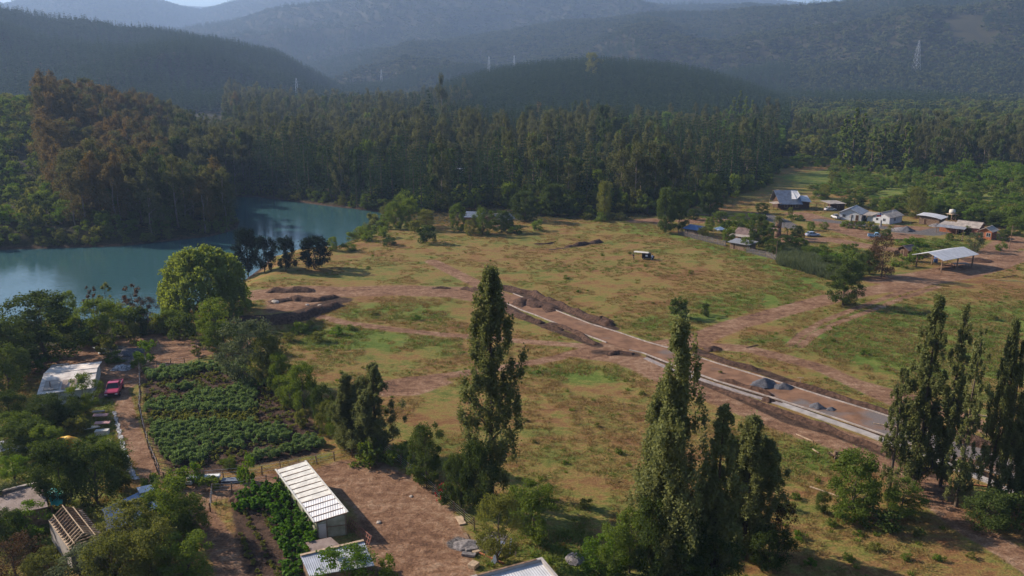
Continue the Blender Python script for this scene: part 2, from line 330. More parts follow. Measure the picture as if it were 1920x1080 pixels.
# ------------------------------------------------------------ water
def water_material():
    m = bpy.data.materials.new('lake_water'); m.use_nodes = True; t = m.node_tree; N = t.nodes; L = t.links; b = N['Principled BSDF']
    b.inputs['Base Color'].default_value = (.034, .088, .100, 1); b.inputs['Roughness'].default_value = .06; b.inputs['IOR'].default_value = 1.33; b.inputs['Specular IOR Level'].default_value = .5
    tc = N.new('ShaderNodeTexCoord'); mp = N.new('ShaderNodeMapping'); mp.inputs['Scale'].default_value = (.55, 1.6, 1); n = N.new('ShaderNodeTexNoise'); n.inputs['Scale'].default_value = .9; n.inputs['Detail'].default_value = 3
    L.new(tc.outputs['Object'], mp.inputs[0]); L.new(mp.outputs[0], n.inputs['Vector'])
    n2 = N.new('ShaderNodeTexNoise'); n2.inputs['Scale'].default_value = .02; L.new(tc.outputs['Object'], n2.inputs['Vector'])
    mr = N.new('ShaderNodeMapRange'); mr.inputs[1].default_value = .35; mr.inputs[2].default_value = .65; mr.inputs[3].default_value = .12; mr.inputs[4].default_value = .7; L.new(n2.outputs[0], mr.inputs[0])
    bp = N.new('ShaderNodeBump'); bp.inputs['Distance'].default_value = .12; L.new(mr.outputs[0], bp.inputs['Strength']); L.new(n.outputs[0], bp.inputs['Height']); L.new(bp.outputs[0], b.inputs['Normal'])
    return m
lw = LAKE; x0, x1, y0, y1 = lw[:, 0].min()-6, lw[:, 0].max()+6, lw[:, 1].min()-6, lw[:, 1].max()+6
me = np_mesh('lake_water', [(x0, y0, LAKE_Z), (x1, y0, LAKE_Z), (x1, y1, LAKE_Z), (x0, y1, LAKE_Z)], [(0, 1, 2, 3)], [water_material()])
tag(obj('lake_water', me), kind='structure')
# ------------------------------------------------------------ plants: prototypes (crown of leaf faces + tapered trunk with limbs)
L_POP = leafmat('poplar_leaves', (.090, .105, .034), (.185, .20, .078), .38)
L_POPB = leafmat('bright_poplar_leaves', (.09, .13, .03), (.16, .21, .05), .4)
L_DARK = leafmat('dark_leaves', (.034, .054, .015), (.090, .122, .030), .28)
L_MID = leafmat('mid_leaves', (.068, .102, .020), (.15, .20, .038), .38)
L_BRIGHT = leafmat('bright_leaves', (.060, .115, .014), (.12, .19, .03), .4)
L_OLIVE = leafmat('olive_leaves', (.078, .094, .024), (.18, .185, .048), .38)
L_HOL = leafmat('hillside_olive_leaves', (.055, .070, .024), (.105, .118, .040), .15); L_HGR = leafmat('hillside_green_leaves', (.038, .058, .020), (.070, .098, .032), .15); L_HDK = leafmat('hillside_dark_leaves', (.024, .038, .015), (.050, .068, .025), .12)
L_GREY = leafmat('greygreen_leaves', (.05, .07, .03), (.13, .15, .075), .3)
L_WILLOW = leafmat('willow_leaves', (.115, .15, .032), (.20, .245, .06), .42)
L_EUC = leafmat('eucalyptus_leaves', (.050, .062, .022), (.145, .145, .056), .35)
L_EUCB = leafmat('brown_tipped_eucalyptus_leaves', (.070, .074, .030), (.20, .135, .052), .32)
L_PINE = leafmat('pine_needles', (.018, .038, .015), (.052, .082, .028), .15)
L_PINE2 = leafmat('plantation_needles', (.030, .058, .024), (.068, .10, .038), .15)
L_NAVY = leafmat('dark_pine_needles', (.010, .019, .013), (.026, .040, .022), .1)
L_DRY = leafmat('dry_brown_leaves', (.050, .036, .020), (.11, .066, .036), .25)
L_STRAW = leafmat('dry_grass_blades', (.16, .12, .045), (.26, .19, .08), .35)
L_GRASS = leafmat('green_grass_blades', (.07, .10, .02), (.14, .16, .04), .4)
L_CROP = leafmat('crop_leaves', (.085, .135, .042), (.18, .25, .095), .4)
L_MAIZE = leafmat('maize_leaves', (.05, .12, .015), (.11, .21, .03), .4)
L_WHITE = mat('white_blossom', (.7, .7, .68)); L_ROSE = mat('rose_blossom', (.5, .08, .12)); L_YEL = mat('yellow_blossom', (.55, .42, .04))
BARK = mat('bark', (.10, .075, .055), .9, var=.4, scale=6); BARKP = mat('pale_bark', (.24, .19, .15), .9, var=.4, scale=5)
def leaves(C, Rv, n, size, rng, out=.6, flat=0.0, shell=.55):
    """n leaves round each clump centre C (k,3), radii Rv (k,3)"""
    k = len(C); n = int(n); C = np.repeat(C, n, 0); Rr = np.repeat(Rv, n, 0); m = len(C)
    d = rng.normal(size=(m, 3)); d /= np.linalg.norm(d, axis=1)[:, None]
    r = shell+(1-shell)*rng.random((m, 1)); r = r*(1+.12*rng.normal(size=(m, 1)))
    p = C+d*r*Rr
    nrm = d*out+rng.normal(size=(m, 3))*(1-out); nrm[:, 2] += flat; nrm /= np.linalg.norm(nrm, axis=1)[:, None]+1e-9
    a = np.cross(nrm, rng.normal(size=(m, 3))); a /= np.linalg.norm(a, axis=1)[:, None]+1e-9; b = np.cross(nrm, a)
    s = size*(.6+.8*rng.random((m, 1)))
    V = np.stack([p-a*s*.5, p+b*s*.32, p+a*s*.5, p-b*s*.32], 1).reshape(-1, 3)
    return V
def quadF(V): return np.arange(len(V)).reshape(-1, 4)
def tubes(segs, sides=5):
    """list of (p0, r0, p1, r1) tapered tubes"""
    V = []; Fc = []
    for p0, r0, p1, r1 in segs:
        p0 = np.array(p0, float); p1 = np.array(p1, float); d = p1-p0; L = np.linalg.norm(d)+1e-9; d /= L
        u = np.cross(d, [0, 0, 1.0] if abs(d[2]) < .9 else [1.0, 0, 0]); u /= np.linalg.norm(u); w = np.cross(d, u); b = len(V)
        for p, r in ((p0, r0), (p1, r1)):
            for i in range(sides):
                a = 2*math.pi*i/sides; V.append(p+(u*math.cos(a)+w*math.sin(a))*r)
        for i in range(sides): Fc.append((b+i, b+(i+1) % sides, b+sides+(i+1) % sides, b+sides+i))
    return np.array(V), np.array(Fc)
def limb_tree(C, h, r0, top, rng, bark, name='trunk', n_l=14, z0=.12, lean=.3):
    segs = []; pts = [np.array([0, 0, -.4])]; k = 6
    for i in range(1, k+1): pts.append(np.array([rng.normal()*.012*h*lean, rng.normal()*.012*h*lean, top*h*i/k]))
    for i in range(k): segs.append((pts[i], r0*(1-.8*i/k), pts[i+1], r0*(1-.8*(i+1)/k)))
    idx = rng.permutation(len(C))[:n_l]
    for q in idx:
        c = C[q]; zb = np.clip(c[2]-np.hypot(c[0], c[1])*(.7+.6*rng.random()), z0*h, top*h*.95); f = zb/(top*h); b = pts[min(k, int(f*k))]*1.0; b = np.array([b[0], b[1], zb])
        mid = (b+c)*.5+rng.normal(size=3)*.02*h; rr = r0*(1-.75*f)*.5
        segs.append((b, rr, mid, rr*.6)); segs.append((mid, rr*.6, c, rr*.2))
    V, Fc = tubes(segs, 5); return np_mesh(name, V, Fc, [bark], True)
def P_poplar(seed, h=25, w=5.5, nb=150, nl=170, ls=.27, leaf=None, bark=None, twin=0):
    rng = np.random.default_rng(seed); C = []; Rv = []
    ph = rng.random(4)*6.28
    leaders = [(0, 0, 1.0, 1.0)]+[(rng.normal()*.13*w+(.22*w if q % 2 else -.22*w), rng.normal()*.18*w, .62+.25*rng.random(), .55) for q in range(twin)]
    for lx, ly, lt, lw in leaders:
        for i in range(int(nb*lw)):
            t = .08+.92*(rng.random()**.9); a = rng.random()*6.283
            prof = min(1, (t+.04)/.22)**.6*min(1, (1.02-t)/.5)**.7+.03
            lobe = .72+.28*math.sin(2*a+ph[0]+t*5)+.22*math.sin(3*a+ph[1]-t*9)+.12*rng.normal()
            r = max(0.0, .52*w*prof*lobe*max(lw, .7))*(.25+.75*math.sqrt(rng.random())); z = t*h*lt
            C.append((lx*min(1, t*3)+r*math.cos(a), ly*min(1, t*3)+r*math.sin(a), min(z, h*lt*.985))); s = (.07+.055*rng.random())*w*(1.1-.5*t)
            Rv.append((s, s, s*(1.9+rng.random())))
    C = np.array(C); Rv = np.array(Rv)
    return [('crown', leaves(C, Rv, nl, ls, rng, .35, 0, .15), leaf or L_POP), ('trunk', limb_tree(C, h, .012*h, .93, rng, bark or BARK, n_l=26, z0=.05, lean=.15), None)], h, w
def P_broad(seed, h=10, w=9, nb=46, nl=150, ls=.34, leaf=None, base=.14, bark=None, spiky=0.0, shell=.45, cr=1.0, out=.45):
    rng = np.random.default_rng(seed); C = []; Rv = []; ph = rng.random(4)*6.28
    for i in range(nb):
        t = rng.random(); a = rng.random()*6.283; zz = base+(1-base)*t
        prof = math.sqrt(max(0, 1-abs(2*(t*.88+.08)-1)**2.2))
        lobe = .8+.2*math.sin(2*a+ph[0])+.16*math.sin(3*a+ph[1]+t*4)
        r = .5*w*prof*lobe*(.45+.5*math.sqrt(rng.random())); s = w*(.075+.075*rng.random())*cr
        C.append((r*math.cos(a), r*math.sin(a), min(zz*h, h-s*.6))); Rv.append((s*1.1, s*1.1, s*(.8+spiky*rng.random())))
    C = np.array(C); Rv = np.array(Rv)
    return [('crown', leaves(C, Rv, nl, ls, rng, out, .15, shell), leaf or L_MID), ('trunk', limb_tree(C, h, .022*h, .72, rng, bark or BARK, n_l=16, z0=.1, lean=1.2), None)], h, w
def P_shrub(seed, h=2.6, w=4, nb=16, nl=90, ls=.26, leaf=None):
    parts, h, w = P_broad(seed, h, w, nb, nl, ls, leaf, .05, cr=1.35); return parts, h, w
def P_willow(seed=5, h=13, w=17):
    rng = np.random.default_rng(seed); C = []; Rv = []; ph = rng.random(3)*6
    for i in range(150):
        u = rng.random(); a = rng.random()*6.283; el = math.asin(u**.8); r = .46*w*math.cos(el)*(.9+.12*math.sin(3*a+ph[0])); z = h*(.30+.62*math.sin(el)*(1+.06*math.sin(2*a)))
        s = .055*w*(.7+.6*rng.random()); C.append((r*math.cos(a), r*math.sin(a), z)); Rv.append((s, s, s*.85))
        if rng.random() < .8:
            for q in range(2): C.append((r*1.03*math.cos(a)+rng.normal()*.4, r*1.03*math.sin(a)+rng.normal()*.4, max(.5, z-1.5-q*1.9))); Rv.append((s*.55, s*.55, s*1.7))
    C = np.array(C); Rv = np.array(Rv)
    return [('crown', leaves(C, Rv, 85, .42, rng, .45, 0, .4), L_WILLOW), ('trunk', limb_tree(C, h, .5, .6, rng, BARK, n_l=24, z0=.08, lean=1.5), None)], h, w
def P_euc(seed, h=25, w=8, nb=38, nl=105, ls=.46, leaf=None):
    rng = np.random.default_rng(seed); C = []; Rv = []; ph = rng.random(3)*6
    for i in range(nb):
        t = rng.random()**.8; a = rng.random()*6.283; prof = math.sin(math.pi*(t*.8+.17))**.6
        r = .5*w*prof*(.3+.62*rng.random())*(1+.2*math.sin(2*a+ph[0])); s = w*(.10+.08*rng.random())*(1.15-.3*t)
        C.append((r*math.cos(a), r*math.sin(a), h*(.13+.81*t))); Rv.append((s, s, s*(1.25+.6*rng.random())))
    C = np.array(C); Rv = np.array(Rv)
    return [('crown', leaves(C, Rv, nl, ls, rng, .6, .1, .5), leaf or L_EUC), ('trunk', limb_tree(C, h, .012*h, .9, rng, BARKP, n_l=8, z0=.2, lean=.6), None)], h, w
def P_conifer(seed, h=24, w=7, nw=17, nl=70, ls=.8, leaf=None, ragged=.2):
    rng = np.random.default_rng(seed); V = []
    for i in range(nw):
        t = i/(nw-1); z = h*(.14+.85*t); R = .5*w*(1-t)**.85+.12; nbk = max(3, int(7*(1-t)+3))
        for b in range(nbk):
            a = 6.283*(b+rng.random())/nbk; L = R*(1-ragged+2*ragged*rng.random()); k = max(3, int(nl*(1-t*.75)/nbk*1.4))
            s = rng.random((k, 1))**.7; p = np.concatenate([np.cos(a)*s*L, np.sin(a)*s*L, z-s*L*.22+.10*L*s*s], 1)+rng.normal(size=(k, 3))*np.array([.13, .13, .10])*(w/5)
            dr = np.array([math.cos(a), math.sin(a), .35*rng.normal()])[None]+rng.normal(size=(k, 3))*.35; dr /= np.linalg.norm(dr, axis=1)[:, None]
            sd = np.cross(dr, rng.normal(size=(k, 3))); sd /= np.linalg.norm(sd, axis=1)[:, None]; q = ls*(.6+.7*rng.random((k, 1)))*(1.1-.5*t)
            V.append(np.stack([p-dr*q*.5, p+sd*q*.26, p+dr*q*.5, p-sd*q*.26], 1).reshape(-1, 3))
    V = np.concatenate(V); tv, tf = tubes([((0, 0, -.4), .014*h, (0, 0, h*.5), .009*h), ((0, 0, h*.5), .009*h, (0, 0, h*.97), .002*h)], 5)
    return [('crown', V, leaf or L_PINE), ('trunk', np_mesh('trunk', tv, tf, [BARK], True), None)], h, w
PROTO = {}
def proto(key, res):
    parts, h, w = res; out = []
    for nm, d, m in parts:
        if m is not None: d = np_mesh(nm, d, quadF(d), [m])
        out.append((nm, d))
    PROTO[key] = (out, h, w)
for s in range(4): proto('poplar%d' % s, P_poplar(20+s, twin=[1, 2, 2, 0][s], w=[5.5, 7.8, 7, 6.6][s], nb=[160, 200, 170, 220][s]))
for s in range(3): proto('slimpoplar%d' % s, P_poplar(30+s, h=24, w=4.4, nb=120, nl=130, ls=.26, twin=s % 2))
for s in range(2): proto('farpoplar%d' % s, P_poplar(35+s, h=22, w=4, nb=50, nl=36, ls=.7, leaf=L_POPB))
for s in range(3):
    proto('dark%d' % s, P_broad(40+s, leaf=L_DARK, nb=74, nl=170, ls=.27, spiky=.5)); proto('mid%d' % s, P_broad(50+s, leaf=L_MID, nb=64, nl=170, ls=.26)); proto('olive%d' % s, P_broad(60+s, leaf=L_OLIVE, nb=64, nl=170, ls=.26))
for s in range(2): proto('bright%d' % s, P_broad(70+s, leaf=L_BRIGHT, nb=40, nl=130, ls=.32)); proto('grey%d' % s, P_broad(75+s, leaf=L_GREY, nb=60, nl=110, ls=.3, base=.05)); proto('dry%d' % s, P_broad(78+s, leaf=L_DRY, nb=50, nl=90, ls=.3, base=.12))
proto('willow0', P_willow()); proto('round0', P_broad(201, leaf=L_DARK, nb=90, nl=150, ls=.28, base=.08, cr=.9)); proto('round1', P_broad(202, leaf=L_MID, nb=90, nl=150, ls=.26, base=.06, cr=.9)); proto('round2', P_broad(203, leaf=L_OLIVE, nb=90, nl=130, ls=.26, base=.05, cr=.9)); proto('round3', P_broad(204, leaf=L_MID, nb=80, nl=130, ls=.26, base=.04, spiky=.6))
for s in range(3):
    proto('shrub%d' % s, P_shrub(80+s, leaf=L_MID)); proto('shrubd%d' % s, P_shrub(84+s, leaf=L_DARK)); proto('shrubg%d' % s, P_shrub(88+s, leaf=L_BRIGHT)); proto('shrubo%d' % s, P_shrub(94+s, leaf=L_OLIVE))
for s in range(2): proto('navy%d' % s, P_broad(98+s, h=9, w=8, leaf=L_NAVY, nb=60, nl=110, ls=.36, base=.16, spiky=.6, shell=.3))
proto('sparse0', P_broad(120, h=7, w=3.4, nb=20, nl=32, ls=.3, leaf=L_DRY, base=.25)); proto('sparse1', P_broad(121, h=7, w=3.6, nb=24, nl=50, ls=.3, leaf=L_OLIVE, base=.15))
for s in range(4): proto('euc%d' % s, P_euc(130+s)); proto('eucb%d' % s, P_euc(136+s, leaf=L_EUCB, w=9, nb=38))
for s in range(3): proto('pine%d' % s, P_conifer(142+s, w=8+s, ragged=.3)); proto('fmid%d' % s, P_broad(150+s, h=11, w=10, nb=28, nl=95, ls=.5, out=.6, leaf=L_MID)); proto('fdark%d' % s, P_broad(154+s, h=11, w=9, nb=28, nl=95, ls=.5, out=.6, leaf=L_DARK)); proto('folive%d' % s, P_broad(158+s, h=10, w=9, nb=28, nl=95, ls=.5, out=.6, leaf=L_OLIVE))
for s in range(2): proto('fbright%d' % s, P_broad(162+s, h=11, w=10, nb=28, nl=95, ls=.5, out=.6, leaf=L_BRIGHT)); proto('fshrub%d' % s, P_shrub(164+s, h=4, w=6, nb=16, nl=60, ls=.42, leaf=L_MID)); proto('fshrubo%d' % s, P_shrub(168+s, h=3.6, w=5, nb=14, nl=60, ls=.4, leaf=L_OLIVE))
# low detail trees for the wooded hills
for s in range(2):
    proto('hpine%d' % s, P_conifer(172+s, h=20, w=6.5, nw=8, nl=20, ls=2.4, leaf=L_PINE2)); proto('hbroad%d' % s, P_broad(176+s, h=11, w=13, nb=9, nl=26, ls=2.1, out=.75, leaf=L_HOL, shell=.6, cr=1.4))
    proto('hdark%d' % s, P_broad(180+s, h=12, w=13, nb=9, nl=26, ls=2.1, out=.75, leaf=L_HDK, shell=.6, cr=1.4)); proto('hgreen%d' % s, P_broad(184+s, h=11, w=13, nb=9, nl=26, ls=2.1, out=.75, leaf=L_HGR, shell=.6, cr=1.4)); proto('heuc%d' % s, P_broad(188+s, h=17, w=10, nb=12, nl=20, ls=2.0, out=.7, leaf=L_EUC, shell=.5, cr=1.2))
def plant(key, p, h, w=None, rz=None, name='tree', label=None, cat='tree', group=None, tilt=0):
    parts, ph, pw = PROTO[key]; w = w or pw*h/ph
    e = empty(name, p, random.random()*6.28 if rz is None else rz, label, cat, group); e.scale = (w/pw, w/pw, h/ph)
    if tilt: e.rotation_euler[0] = tilt
    for nm, me in parts: obj(nm, me, e)
    return e
def plant_px(key, bx, by, ty, wpx, **k):
    p = G(bx, by); p.z -= .1; return plant(key, p, top_h(p, ty), wpx*mpp(p), **k)
# merged single meshes for instancing inside "stuff"
LIB = bpy.data.collections.new('plant_library'); LIBI = {}
def libitem(key, merged=True):
    if key in LIBI: return LIBI[key]
    parts, h, w = PROTO[key]; Vs = []; Fs = []; mi = []; mats = []; b = 0
    for q, (nm, me) in enumerate(parts):
        if nm == 'trunk' and key[0] == 'h': continue
        n = len(me.vertices); co = np.empty(n*3, np.float32); me.vertices.foreach_get('co', co); Vs.append(co.reshape(-1, 3)); f = np.empty(len(me.loops), np.int32); me.loops.foreach_get('vertex_index', f); f = f.reshape(-1, 4)+b
        Fs.append(f); mi += [len(mats)]*len(f); mats.append(me.materials[0]); b += n
    m = np_mesh('lib_'+key, np.concatenate(Vs), np.concatenate(Fs), mats, False, mi)
    k = len(LIBI); o = bpy.data.objects.new('p%03d' % k, m); LIB.objects.link(o); LIBI[key] = (k, h, w); return LIBI[key]
def stuff(name, items, label=None):
    """items: (key, x, y, z, height, width, rot): ONE object with points, instanced with geometry nodes"""
    n = len(items); me = bpy.data.meshes.new(name); me.vertices.add(n)
    co = np.array([(i[1], i[2], i[3]) for i in items], np.float32); me.vertices.foreach_set('co', co.ravel())
    li = [libitem(i[0]) for i in items]
    a = me.attributes.new('pick', 'INT', 'POINT'); a.data.foreach_set('value', np.array([l[0] for l in li], np.int32))
    s = np.array([(i[5]/l[2], i[5]/l[2], i[4]/l[1]) for i, l in zip(items, li)], np.float32)
    a = me.attributes.new('size', 'FLOAT_VECTOR', 'POINT'); a.data.foreach_set('vector', s.ravel())
    a = me.attributes.new('turn', 'FLOAT_VECTOR', 'POINT'); a.data.foreach_set('vector', np.array([(0, 0, i[6]) for i in items], np.float32).ravel())
    o = obj(name, me); tag(o, label, None, None, 'stuff')
    ng = bpy.data.node_groups.new(name, 'GeometryNodeTree'); ng.interface.new_socket('Geometry', in_out='INPUT', socket_type='NodeSocketGeometry'); ng.interface.new_socket('Geometry', in_out='OUTPUT', socket_type='NodeSocketGeometry')
    N = ng.nodes; L = ng.links; gi = N.new('NodeGroupInput'); go = N.new('NodeGroupOutput'); ip = N.new('GeometryNodeInstanceOnPoints'); ci = N.new('GeometryNodeCollectionInfo')
    ci.inputs['Collection'].default_value = LIB; ci.inputs['Separate Children'].default_value = True; ip.inputs['Pick Instance'].default_value = True
    def attr(nm, ty):
        x = N.new('GeometryNodeInputNamedAttribute'); x.data_type = ty; x.inputs['Name'].default_value = nm; return [q for q in x.outputs if q.enabled][0]
    L.new(gi.outputs[0], ip.inputs['Points']); L.new(ci.outputs[0], ip.inputs['Instance']); L.new(attr('pick', 'INT'), ip.inputs['Instance Index'])
    L.new(attr('size', 'FLOAT_VECTOR'), ip.inputs['Scale']); L.new(attr('turn', 'FLOAT_VECTOR'), ip.inputs['Rotation']); L.new(ip.outputs[0], go.inputs[0])
    md = o.modifiers.new('plants', 'NODES'); md.node_group = ng; return o

# ------------------------------------------------------------ woods: where trees stand
def jgrid(x0, x1, y0, y1, st):
    gx, gy = np.meshgrid(np.arange(x0, x1, st), np.arange(y0, y1, st)); gx = gx+(RNG.random(gx.shape)-.5)*st*.95; gy = gy+(RNG.random(gy.shape)-.5)*st*.95
    x = gx.ravel(); y = gy.ravel(); a = np.abs(np.arctan2(x, y)); k = (a < R_(37.5)) & (y > 0); return x[k], y[k]
def inpoly(x, y, px, z=0.0): return seg_dist(x, y, pts0(px, z), True) < 0
def proj(x, y, z):
    zc = y*CP-(z-H)*SP; return 960+F*x/zc, 540-F*(y*SP+(z-H)*CP)/zc
def pickk(r, opts):
    t = 0
    for k, n, p in opts:
        t += p
        if r < t: return '%s%d' % (k, random.randrange(n))
    return '%s%d' % (opts[0][0], 0)
FOREST = []   # (key, x, y, z, h, w, rot)
def add_wood(st, box, test, choose):
    x, y = jgrid(*box, st); k = test(x, y); x = x[k]; y = y[k]; z = height(x, y); ok = z > LAKE_Z+.25; x = x[ok]; y = y[ok]; z = z[ok]
    dl = seg_dist(x, y, LAKE, True); x = x[dl > 1.0]; y = y[dl > 1.0]; z = z[dl > 1.0]
    nz = fbm(x/70, y/70, 77, 2); pxx, pyy = proj(x, y, z)
    for a, b, c, n, px, py in zip(x, y, z, nz, pxx, pyy):
        r = choose(a, b, n, px, py)
        if r: key, h, w = r; h *= .72+.56*float(vnoise(np.array([a/24]), np.array([b/24]), 31)[0]); FOREST.append((key, a, b, c-.2, h, w, random.random()*6.28))
rr = random.random
# the main forest across the middle
MAINF = [(462, 374), (560, 386), (700, 392), (740, 380), (790, 400), (860, 392), (950, 385), (1000, 402), (1100, 402), (1130, 398), (1215, 400), (1250, 395), (1330, 378), (1440, 345), (1450, 300), (1480, 270), (1500, 245), (1500, 222), (430, 222), (420, 300), (440, 366)]
def ch_main(a, b, n, px, py):
    D = math.hypot(a, b)
    if 1460 < px < 1480 and 240 < py < 285: return None
    if px > 880 and D > 665: return None
    if n < .42 and rr() < .85: k = pickk(rr(), [('pine', 3, .9), ('fdark', 3, .1)]); return k, 17+9*rr(), 7+3*rr()
    if n > .58 and rr() < .7: k = pickk(rr(), [('fmid', 3, .55), ('fbright', 2, .45)]); return k, 10+8*rr(), 8+5*rr()
    if px > 1150 and D > 520 and rr() < .75: k = pickk(rr(), [('fmid', 3, .6), ('fbright', 2, .25), ('fdark', 3, .15)]); return k, 10+7*rr(), 9+5*rr()
    k = pickk(rr(), [('euc', 4, .72), ('eucb', 4, .01), ('pine', 3, .08), ('fmid', 3, .08), ('fdark', 3, .06)]); return k, (18+10*rr())*(1 if k[0] == 'e' else .75), 6.5+3.5*rr()
add_wood(7.5, (-420, 420, 250, 950), lambda x, y: inpoly(x, y, MAINF), ch_main)
def t_edge(x, y):
    d = seg_dist(x, y, pts0(MAINF), True); return (d > -14) & (d < 2.5) & (y < 520)
add_wood(5.0, (-420, 420, 250, 520), t_edge, lambda a, b, n, px, py: (pickk(rr(), [('fshrub', 2, .35), ('fdark', 3, .2), ('fmid', 3, .3), ('fshrubo', 2, .15)]), 3.5+5*rr(), 5+3.5*rr()))
# the wooded spit left of the lake: brown tipped eucalyptus, scrub on the open slope
def ch_spit(a, b, n, px, py):
    if 75 < px < 285+rr()*40 and py < 425 and py > 170: return pickk(rr(), [('eucb', 4, .7), ('euc', 4, .3)]), 16+7*rr(), 8+3*rr()
    if px >= 270 and py < 440: return pickk(rr(), [('euc', 4, .72), ('eucb', 4, .05), ('fdark', 3, .23)]), 15+8*rr(), 7+3*rr()
    return None
SPIT = [(462, 426), (330, 448), (280, 440), (90, 380), (60, 300), (100, 215), (250, 235), (470, 300)]
def t_spit(x, y):
    z = height(x, y); px, py = proj(x, y, z); d = np.hypot(x, y); dl = seg_dist(x, y, LAKE, True)
    path = seg_dist(px, py, np.array([(80, 200), (60, 240), (40, 290), (30, 320)])) < 9
    return (px > 78+np.maximum(0, (py-300))*.4) & (px < 475) & (d < 620) & (py > 200) & (dl > 2) & (seg_dist(x, y, pts0([(395, 374), (446, 403), (458, 415)], LAKE_Z)) > 0) & (x < -55) & ~path & ~((py > 425+(px-100)*.05) & (px < 250)) & (px < 470)
add_wood(6.5, (-380, -50, 225, 600), t_spit, ch_spit)
def t_scrub(x, y):
    z = height(x, y); px, py = proj(x, y, z); dl = seg_dist(x, y, LAKE, True); path = seg_dist(px, py, np.array([(82, 190), (72, 235), (45, 285), (38, 320), (70, 345)])) < 7
    return (x < -60) & (dl > 1.5) & (np.hypot(x, y) > 225) & (np.hypot(x, y) < 700) & (px < 330) & (py > 172) & ~path & ~((px > 85+np.maximum(0, (py-300))*.35) & (py < 395)) & (vnoise(x/9, y/9, 4) > .22)
add_wood(5.2, (-520, -60, 200, 640), t_scrub, lambda a, b, n, px, py: (pickk(rr(), [('fshrub', 2, .4), ('fshrubo', 2, .25), ('fmid', 3, .12), ('fbright', 2, .10), ('fdark', 3, .13)]), 3+3.5*rr(), 5+3*rr()))
def t_shore(x, y):
    dl = seg_dist(x, y, LAKE, True); px, py = proj(x, y, x*0-2); return (dl > 1.2) & (dl < 9) & ((y > 215) | (x < -95)) & ~((px > 470) & (px < 660) & (py > 440)) & (px > -60)
add_wood(3.4, (-330, -20, 200, 400), t_shore, lambda a, b, n, px, py: (pickk(rr(), [('fshrub', 2, .5), ('fshrubo', 2, .5)]), 1.8+2.4*rr(), 3+2.5*rr()) if rr() < .8 else None)
# right side: broadleaf belt, eucalyptus rows, scrub meadow
RB = [(1480, 300), (1600, 312), (1760, 322), (2500, 330), (2500, 215), (1500, 220)]
def ch_right(a, b, n, px, py):
    if 1440 < px < 1482 and py > 250: return None
    if py > 262 and n < .58: return pickk(rr(), [('euc', 4, .8), ('fdark', 3, .2)]), 15+7*rr(), 6+3*rr()
    return pickk(rr(), [('fmid', 3, .3), ('fdark', 3, .25), ('folive', 3, .38), ('euc', 4, .07)]), 8+6*rr(), 8+4*rr()
add_wood(8, (150, 800, 380, 980), lambda x, y: inpoly(x, y, RB), ch_right)
MEAD = [(1450, 340), (1560, 362), (1700, 392), (1800, 415), (1960, 440), (2300, 470), (2300, 318), (1760, 312), (1600, 306), (1450, 302)]
add_wood(5.5, (120, 520, 260, 520), lambda x, y: inpoly(x, y, MEAD) & (vnoise(x/14, y/14, 9) > .27), lambda a, b, n, px, py: None if (px < 1560 and 315 < py < 352) else (pickk(rr(), [('fshrub', 2, .42), ('fshrubo', 2, .12), ('fbright', 2, .28), ('fmid', 3, .18)]), 2.0+(3.5 if px > 1650 else 2)*rr(), 4+4*rr()))
# plantation on the round hill and woods on all far slopes
def far_wood(r0, r1, st, choose, seed):
    xm = r1*math.sin(R_(37)); x, y = jgrid(-xm, xm, r0*.78, r1, st); d = np.hypot(x, y); k = (d > r0) & (d < r1); x = x[k]; y = y[k]; d = d[k]
    z = height(x, y); e = 12.0
    # only slopes that the valley can see
    a = np.arctan2(x, y); vis = np.ones(len(x), bool)
    for f in (.97, .93, .85, .7, .55):
        zz = height(x*f, y*f); vis &= (z+14-H)/d > (zz-H)/(d*f)-.004
    px, py = proj(x, y, z); vis &= (py > -25)
    x = x[vis]; y = y[vis]; z = z[vis]; px = px[vis]; py = py[vis]; n1 = fbm(x/260, y/260, seed, 3); n2 = fbm(x/60, y/60, seed+5, 2); out = []
    gap = fbm(x/130, y/130, seed+9, 3)
    for q in range(len(x)):
        r = choose(x[q], y[q], z[q], n1[q], n2[q], px[q], py[q], gap[q])
        if r: out.append((r[0], x[q], y[q], z[q]-.3, r[1], r[2], random.random()*6.28))
    return out
def on_hill(x, y): return (np.hypot(x, y) > 700) & (np.hypot(x, y) < 1700)
def ch_near(x, y, z, n1, n2, px, py, g):
    D = math.hypot(x, y)
    if 820 < px < 1480 and D > 860 and z > 16 and py < 222: return 'hpine%d' % random.randrange(2), 17+5*rr(), 5.5+1.5*rr()
    if px < 640 and D > 830: return ('hpine%d' % random.randrange(2), 16+5*rr(), 6+1.5*rr()) if n1 < .66 else ('hgreen%d' % random.randrange(2), 9+5*rr(), 10+4*rr())
    if n1 < .42: return 'hpine%d' % random.randrange(2), 16+5*rr(), 6.5+1.5*rr()
    return pickk(rr(), [('hbroad', 2, .45), ('hgreen', 2, .25), ('hdark', 2, .3)]), 8+6*rr(), 9+5*rr()
def ch_far(x, y, z, n1, n2, px, py, g):
    if g > .71 and px > 1350: return None
    if (px < 700 and py > 30 and n1 < .6) or n1 < .36: return 'hpine%d' % random.randrange(2), 17+5*rr(), 9+3*rr()
    return pickk(rr(), [('hbroad', 2, .6), ('hgreen', 2, .15), ('hdark', 2, .25)]), 9+6*rr(), 13+8*rr()
HILL0 = far_wood(660, 1300, 6.6, lambda x, y, z, n1, n2, px, py, g: ('hpine%d' % random.randrange(2), 14+5*rr(), 5+1.5*rr()) if 880 < px < 1480 else None, 205)
HILL1 = far_wood(905, 1750, 9.0, lambda *a: ch_near(*a) if not (880 < a[5] < 1480 and math.hypot(a[0], a[1]) < 1300) else None, 201)
